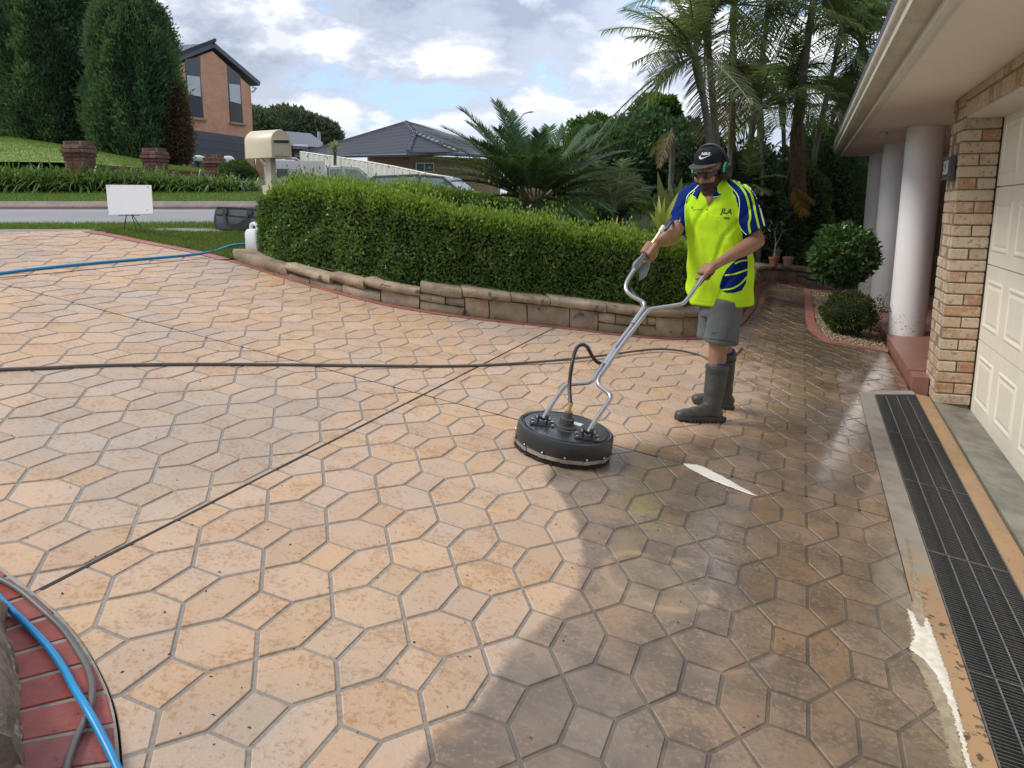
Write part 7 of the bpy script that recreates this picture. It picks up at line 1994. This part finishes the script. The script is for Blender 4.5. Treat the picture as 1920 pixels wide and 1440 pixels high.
decal('pocket_seam', line_poly([(1344, 407), (1380, 410)], .9), mat('yellow_seam', (.30, .58, .01), None, .8), shirt, bvS); decal('pocket_seam', line_poly([(1344, 407), (1346, 440), (1360, 447), (1376, 441), (1380, 410)], .8), bpy.data.materials['yellow_seam'], shirt, bvS)
def text_decal(name, txt, px, py, size_px, slope, m_, parent, bv, shear=.25, bold=0.0, off=.002):
    V, Fc = text_mesh(txt, 1.0, 0, shear, bold)
    mb = MB(); ok = []
    for v in V:
        x = px + v[0] * size_px; y = py - v[1] * size_px + slope * v[0] * size_px; h = hit(bv, x, y, off); ok.append(h is not None); mb.v.append(tuple(h if h is not None else CAM))
    mb.f = [f for f in Fc if all(ok[i] for i in f)]; mb.mi = [0] * len(mb.f)
    return vadd(name, mb.v, mb.f, m_, parent, None, False)
text_decal('chest_lettering', 'JLA', 1361.5, 396.5, 14.5, .10, M_navy, shirt, bvS, .25, .015)
text_decal('small_lettering', 'JLA services', 1309, 393, 3.6, -.06, M_navy, shirt, bvS, 0, .01); decal('small_mark', [[(1297, 387), (1299, 387), (1299, 391.5), (1297, 391)]], M_navy, shirt, bvS)
decal('placket', line_poly([(1327.5, 380), (1327, 395), (1326.5, 410)], .9), bpy.data.materials['yellow_seam'], shirt, bvS)
mbb = MB(); h = hit(bvS, 1325.5, 393, .001); mbb.ellip(h, [lD * .005, fD * .002, UPV * .005], 10, 6); build('button', mbb, M_navy, shirt)
decal('hem_seam', line_poly([(1300, 563), (1325, 565.5), (1355, 566), (1390, 565), (1405, 562)], .9), bpy.data.materials['yellow_seam'], shirt, bvS)

# ---- body: one continuous figure
HS = .99
Hc = at(1331, 323, Y0 - .06)
hf = np.array([-.60, -.74, -.30]); hf /= np.linalg.norm(hf); hl = np.cross(UPV, hf) * -1; hl = np.array([-hf[1], hf[0], 0]); hl /= np.linalg.norm(hl); hu = np.cross(hf, hl); hu = hu if hu[2] > 0 else -hu
def hd(l, f, u): return Hc + (hl * l + hf * f + hu * u) * HS
mb = MB()
E_ = lambda c, rl, rf, ru: mb.ellip(c, [hl * rl * HS, hf * rf * HS, hu * ru * HS], 20, 14)
E_(hd(0, -.012, .045), .075, .094, .085); E_(hd(0, .022, -.030), .062, .070, .078); E_(hd(0, .045, -.085), .040, .042, .035); E_(hd(0, .066, -.098), .024, .022, .020)
mb.capsule(hd(0, .092, .022), hd(0, .112, -.022), .010 * HS, .0145 * HS); E_(hd(.013, .100, -.026), .010, .012, .009); E_(hd(-.013, .100, -.026), .010, .012, .009)
mb.capsule(hd(-.042, .074, .030), hd(.042, .074, .030), .015 * HS, .015 * HS)
E_(hd(.042, .062, -.018), .026, .026, .028); E_(hd(-.042, .062, -.018), .026, .026, .028)
mb.capsule(hd(-.020, .084, -.054), hd(.020, .084, -.054), .0075, .0075); mb.capsule(hd(-.016, .084, -.066), hd(.016, .084, -.066), .0085, .0085)
for s_ in (-1, 1): mb.ellip(hd(s_ * .078, -.012, -.005), [hl * .010, (hf * .024), hu * .034], 12, 8)
nb_ = at(1341, 372, Y0 + .0)
mb.capsule(nb_ - [0, 0, .04], hd(0, -.02, -.06), .062, .058)
for s_, c in ((1, at(1384, 374, Y0 - .10)), (-1, at(1296, 374, Y0 + .09))): mb.capsule(nb_ - [0, 0, .05], c, .055, .05)
RB = []
for py, cx, a, b in rings[1:]:
    c = at(cx, py, Y0); RB.append([c + lD * (a - .024) * math.cos(t) + fD * (b - .024) * math.sin(t) for t in np.linspace(0, 2 * math.pi, 24, endpoint=False)])
mb.loft(RB)
# V of the neck opening
for px, py in ((1331, 366), (1330.5, 370), (1330, 374), (1329, 378), (1328.5, 382)):
    h = hit(bvS, px, py); r_ = {366: .044, 370: .036, 374: .026, 378: .017, 382: .009}[py]
    mb.ellip(h - fD * (r_ - .010), [lD * r_, fD * r_, UPV * r_], 16, 12)
# legs
hipN, kneeN, ankN = at(1364, 570, Y0 - .09), at(1347, 652, Y0 - .07), at(1338, 764, Y0 - .06)
YF = G(1352, 767)[1] + .015; YN = G(1330, 790)[1]
hipF, kneeF, ankF = at(1338, 570, Y0 + .09), at(1356, 652, (Y0 + .1 + YF) / 2), at(1362, 752, YF)
print('YF', YF, 'YN', YN, 'Y0', Y0)
ankN = G(1355, 790) * .74 + G(1268, 789) * .26 + [0, 0, .10]; ankF = G(1374, 768) * .74 + G(1300, 757) * .26 + [0, 0, .10]
for h_, kn, an in ((hipN, kneeN, ankN), (hipF, kneeF, ankF)):
    mb.capsule(h_ - [0, 0, .03], kn, .072, .057); mb.capsule(kn, kn + (an - kn) * .22, .056, .054); mb.capsule(kn + (an - kn) * .22, an, .054, .032)
mb.capsule(hipN + [0, 0, .03], hipF + [0, 0, .03], .07, .07)
# arms
elL, wrL = at(1420, 452, Y0 - .15), at(1352, 490, Y0 - .33)
elR, wrR = at(1262, 443, Y0 - .06), at(1229, 456, Y0 - .26)
for sh, el, wr in ((SLs, elL, wrL), (SRs, elR, wrR)):
    mb.capsule(sh + (el - sh) * .12, el, .048, .043); mb.capsule(el, el + (wr - el) * .25, .041, .048); mb.capsule(el + (wr - el) * .25, el + (wr - el) * .6, .048, .037); mb.capsule(el + (wr - el) * .6, wr, .037, .0265)
def hand(c, a, wr, sgn):
    """c: centre of the grip, a: rod axis towards the thumb side, wr: wrist"""
    a = unit(a); d = wr - c; d = d - a * (d @ a); wv = -unit(d)                      # from wrist to knuckles
    pv = unit(np.cross(a, wv)); pv = pv if pv @ (CAM - c) > 0 else -pv               # back of the hand
    palm = c + pv * .030
    for i in range(4):
        s_ = (1.5 - i) * .0195
        kn = palm + a * s_ + wv * .026 - pv * .002
        mb.capsule(palm + a * s_ * .75 - wv * .045, kn, .0155, .0135, 10)
        pts = [kn]
        ln = (1.0, 1.06, 1.0, .84)[i]
        for an_ in (58, 112, 172, 214):
            an_ = an_ * (.86 + .14 * ln); rho = .0265
            pts.append(c + a * s_ * 1.0 + rho * (pv * math.cos(R(an_)) + wv * math.sin(R(an_))))
        for j in range(len(pts) - 1): mb.capsule(pts[j], pts[j + 1], .0102 - .0009 * j, .0095 - .0009 * j, 10)
    mb.capsule(palm - wv * .045 - a * .018, palm - wv * .045 + a * .020, .021, .020)
    mb.capsule(wr, palm - wv * .045, .027, .022)
    t0 = palm - wv * .040 + a * .030; t1 = c + a * .052 - wv * .030 + pv * .016; t2 = c + a * .066 - wv * .012 + pv * .024; t3 = c + a * .078 + wv * .008 + pv * .026
    mb.capsule(t0, t1, .0165, .0125, 10); mb.capsule(t1, t2, .0125, .0110, 10); mb.capsule(t2, t3, .0110, .0090, 10)
hand(gA + (gB - gA) * .66, gA - gB, wrL, 1)
hand(gp(.80), GA - GB, wrR, -1)
V, Fc, N = remesh(mb, .0046, 2, .4)
body = vadd('body', V, Fc, M_skin, MAN)
# beard and short hair grown off the surface of the head
rel = (V - Hc) / HS; L_, F_, U_ = rel @ hl, rel @ hf, rel @ hu
def shell(name, sel, m_, off, parent):
    idx = np.where(sel)[0]; mp = -np.ones(len(V), int); mp[idx] = np.arange(len(idx))
    fs = [tuple(mp[list(f)]) for f in Fc if all(mp[i] >= 0 for i in f)]
    P = V[idx] + N[idx] * np.array([off * (.6 + .8 * noise.noise(Vector(v * 60))) for v in V[idx]])[:, None]
    return vadd(name, P, fs, m_, parent)
jaw = (U_ < -.036 + .25 * np.abs(L_) * 0) & (U_ > -.135) & (F_ > -.02) & (np.abs(L_) < .09)
beard_sel = (((U_ < -.072) & (F_ > .005)) | ((U_ < -.036) & (U_ > -.054) & (np.abs(L_) < .040) & (F_ > .05)) | ((U_ < -.036) & (F_ > .02)) | ((U_ < .006) & (np.abs(L_) > .044) & (F_ > -.02) & (F_ < .072)) | ((U_ < -.040) & (U_ > -.050) & (np.abs(L_) < .034) & (F_ > .05)) | ((np.abs(L_) > .026) & (U_ < -.05) & (F_ > .02))) & (U_ > -.116) & (np.abs(L_) < .09) & (np.linalg.norm(rel, axis=1) < .16)
shell('beard', beard_sel, M_beard, .0035, MAN)
shell('hair', (F_ < -.01) & (U_ > -.05) & (U_ < .09) & (np.linalg.norm(rel, axis=1) < .15) & (np.abs(L_) < .076), M_beard, .004, MAN)
# collar
mb = MB(); rg = []
for t in np.linspace(R(28), R(332), 40):
    dr_ = fD * math.cos(t) + lD * math.sin(t); front = max(0, math.cos(t))
    base = at(1339, 352, Y0) + fD * .02; 
    dz_ = -.030 * front
    rg.append([base + dr_ * .070 + [0, 0, .030 + dz_], base + dr_ * .077 + [0, 0, .034 + dz_], base + dr_ * .114 + [0, 0, -.022 + dz_ * 1.3], base + dr_ * .104 + [0, 0, -.030 + dz_ * 1.3]])
mb.loft(rg); col_ = build('collar', mb, M_blu, shirt, smooth=50)
mb = MB(); mb.tube([q[2] for q in rg], .0022, 5); build('collar_piping', mb, M_pip, col_)
# ---- shorts
mb = MB()
mb.tube([at(1352, 548, Y0), at(1351, 590, Y0)], [.118, .130], 20)
hN1 = at(1351, 641, Y0 - .07); hF1 = at(1336, 632, Y0 + .10)
mb.tube([hipN + [0, 0, .03], (hipN + hN1) / 2 + [0, 0, 0], hN1], [.092, .098, .100], 20)
mb.tube([hipF + [0, 0, .03], (hipF + hF1) / 2, hF1], [.088, .092, .092], 20)
V, Fc, N = remesh(mb, .0065, 4, .5)
V = V + N * np.array([.007 * noise.noise(Vector((v[0] * 11, v[1] * 11, v[2] * 4))) + .003 * noise.noise(Vector(v * 24)) + .0035 * max(0, math.sin(v[0] * 34 + v[2] * 19)) ** 3 for v in V])[:, None]
shorts = vadd('shorts', V, Fc, M_short, MAN); bvT = bvh_of(V, Fc)
def swoosh(cx, cy, s_, slope=0.0):
    """thin curved tick outline in picture units"""
    up_ = [(-1.0, .15), (-.92, .42), (-.72, .5), (-.4, .42), (0, .22), (.5, -.03), (1.05, -.32)]; lo_ = [(.45, .10), (0, .0) , (-.35, -.02)]
    lo_ = [(.5, -.10), (0, .08), (-.35, .18), (-.62, .20), (-.75, .10), (-.72, -.12)]
    return [(cx + x * s_, cy + (y + slope * x) * s_) for x, y in up_ + lo_]
decal('tick_mark', [swoosh(1341.5, 623, 6.5)], M_navy, shorts, bvT, .0015, 1.5)
decal('hem_seam', line_poly([(1320, 634), (1345, 637), (1366, 640), (1380, 643)], .9), M_navy, shorts, bvT); decal('side_seam', line_poly([(1366, 616), (1363, 628), (1361, 640)], 1.0), mat('dark_seam', (.06, .065, .07), None, .9), shorts, bvT)
# ---- gumboots
def boot(knee, top, ank, heel, toe, label=None):
    zg = heel[2] + TH
    fx = unit((toe - heel) * [1, 1, 0]); fy = np.array([-fx[1], fx[0], 0]); L = np.linalg.norm((toe - heel)[:2])
    base = lambda t, h, s_=0: np.array([*(heel + fx * L * t + fy * s_)[:2], (heel[2] * (1 - t) + toe[2] * t) + TH + h])
    mb = MB(); ac = base(.26, .085)
    ax_ = unit(top - ac)
    mb.tube([ac - ax_ * .05, ac, ac + (top - ac) * .25, ac + (top - ac) * .6, top], [.050, .056, .059, .064, .068], 20)
    mb.tube([top - ax_ * .035, top - ax_ * .03, top - ax_ * .005, top], [.068, .0705, .0705, .068], 20)
    for t, h, rl, rw, rh in ((.20, .055, .062, .044, .050), (.42, .058, .075, .046, .052), (.62, .050, .070, .049, .040), (.80, .045, .060, .049, .034), (.90, .042, .042, .042, .030)):
        mb.ellip(base(t, h - .006), [fx * rl, fy * rw, UPV * rh], 16, 10)
    V, Fc, N = remesh(mb, .006, 3, .5)
    V = V + N * np.array([.0022 * math.sin(v[2] * 70 + 2 * noise.noise(Vector(v * 9))) * math.exp(-((v[2] - zg - .14) / .06) ** 2) for v in V])[:, None]
    b_ = vadd('gumboot', V, Fc, M_rub, MAN)
    out = [(0, -.030), (0, .030), (.10, .042), (.3, .044), (.55, .046), (.78, .049), (.93, .038), (1.0, .018), (1.0, -.018), (.93, -.038), (.78, -.049), (.55, -.046), (.3, -.044), (.10, -.042)]
    mb = MB(); mb.loft([[base(t, .008, s_) for t, s_ in out], [base(t * 1.02 - .01, .020, s_ * 1.08) for t, s_ in out], [base(t, .030, s_ * 1.02) for t, s_ in out]])
    for t in np.arange(.04, .98, .085):
        w_ = np.interp(t, [0, .3, .78, 1], [.036, .045, .050, .02])
        for s_ in (-1, 1): mb.box(base(t, .0045, s_ * w_ * .72), (.014, w_ * .6, .012), [fx, fy, UPV])
    build('sole', mb, M_sole, b_)
    mb = MB(); mb.tube([top - ax_ * .01, top + ax_ * .012], [.061, .060], 20); build('sock', mb, M_sock, b_)
    mb = MB(); mb.tube([top - ax_ * .05, top - ax_ * .046], [.0705, .0705], 24); build('boot_ridge', mb, M_rub, b_)
    return b_
topN, topF = at(1346, 684, Y0 - .07), at(1360, 660, (Y0 + .1 + YF) / 2 + .01)
boot(kneeN, topN, ankN, G(1355, 790), G(1268, 789)); boot(kneeF, topF, ankF, G(1374, 768), G(1300, 757))
# ---- cap
mb = MB(); rg = []
for h, r_ in ((0, 1.0), (.3, 1.0), (.55, .96), (.75, .82), (.9, .58), (.98, .27), (1.0, .03)):
    rg.append([hd(0, -.014, .060) + (hl * .0835 * r_ * math.cos(t) + hf * (.103 * r_ + (.004 * (1 - h)) * (math.sin(t) > 0)) * math.sin(t)) * HS + hu * (.086 * h + .008 * max(0, math.sin(t)) * math.sin(math.pi * h)) * HS for t in np.linspace(0, 2 * math.pi, 36, endpoint=False)])
mb.loft(rg); cap = build('cap', mb, M_cap, MAN, smooth=60)
mb = MB(); top_, bot_ = [], []
us = np.linspace(-1, 1, 17); inner_r = []; outer_r = []
for q in us:
    a = q * R(64); inner_r.append((math.sin(a) * .0835, math.cos(a) * .103 - .014)); outer_r.append((math.sin(q * R(70)) * .086, .082 + .078 * math.cos(q * R(84))))
def bz(l, f): return hd(l, f, .066 - .10 * (l ** 2) * 3 - .03 * max(0, f - .09))
ringsb = []
for (l0, f0), (l1, f1) in zip(inner_r, outer_r):
    ringsb.append([bz(l0, f0), bz((l0 + l1) / 2, (f0 + f1) / 2) + hu * .001, bz(l1, f1), bz(l1, f1) - hu * .004, bz((l0 + l1) / 2, (f0 + f1) / 2) - hu * .004, bz(l0, f0) - hu * .004])
mb.loft(ringsb); build('brim', mb, M_brim, cap, smooth=40)
mb = MB(); mb.ellip(hd(0, -.014, .147), [hl * .009, hf * .009, hu * .006], 10, 6); build('cap_button', mb, M_cap, cap)
Vc = np.array(cap.data.vertices.__len__() and [v.co[:] for v in cap.data.vertices]) + np.array(worig(cap)); bvC = bvh_of(Vc, [tuple(p_.vertices) for p_ in cap.data.polygons])
decal('tick_logo', [swoosh(1322.5, 293, 12.0, .02)], M_logo, cap, bvC, .0016, 1.5)
text_decal('cap_lettering', 'NIKE', 1323.0, 289.0, 7.2, -.02, M_logo, cap, bvC, .25, .02, .0018)
# ---- ear muffs
em = MB(); P = []
for t in np.linspace(R(-6), R(186), 26): P.append(hd(0, -.022, .03) + (hl * .102 * math.cos(t) + hu * .124 * math.sin(t)) * HS)
em.tube(P, .0075, 8); em.tube([q - hf * .014 for q in P], .006, 8); muff = build('ear_muffs', em, M_muff, MAN, smooth=60)
for s_ in (-1, 1):
    c = hd(s_ * .096, -.018, -.004); ax3 = [hf, hu, hl * s_]
    mb = MB(); mb.lathe(c, [(.030, -.028), (.044, -.022), (.045, -.004), (.042, .012), (.030, .022), (.008, .025)], 24, [hf * .86, hu * 1.12, hl * s_]); cup = build('ear_cup', mb, M_muff, muff, smooth=45)
    mb = MB(); mb.tube([c + hl * s_ * .001 + (hf * .040 * math.cos(t) + hu * .052 * math.sin(t)) for t in np.linspace(R(10), R(250), 30)], .0065, 8); build('green_band', mb, M_green, cup, smooth=60)
# ---- sunglasses
mb = MB(); rg = []
for q in np.linspace(-1, 1, 25):
    a = q * R(78); l = math.sin(a) * .074; f = math.cos(a) * .104 + .004
    nt = math.exp(-(q / .09) ** 2); hgt = .0185 * (1 - .3 * abs(q) ** 3); u0 = .010
    rg.append([hd(l, f, u0 + hgt * .75), hd(l * 1.03, f + .004, u0 + hgt * .6), hd(l * 1.03, f + .005, u0 - hgt * (.8 - .7 * nt)), hd(l, f, u0 - hgt * (1.0 - .75 * nt))])
mb.loft(rg); sg_ = build('sunglasses', mb, M_lens, MAN, smooth=50)
mb = MB(); [mb.tube([hd(s_ * .072, .025, .014), hd(s_ * .080, -.02, .014)], .003, 6) for s_ in (-1, 1)]; build('temple', mb, M_muff, sg_)
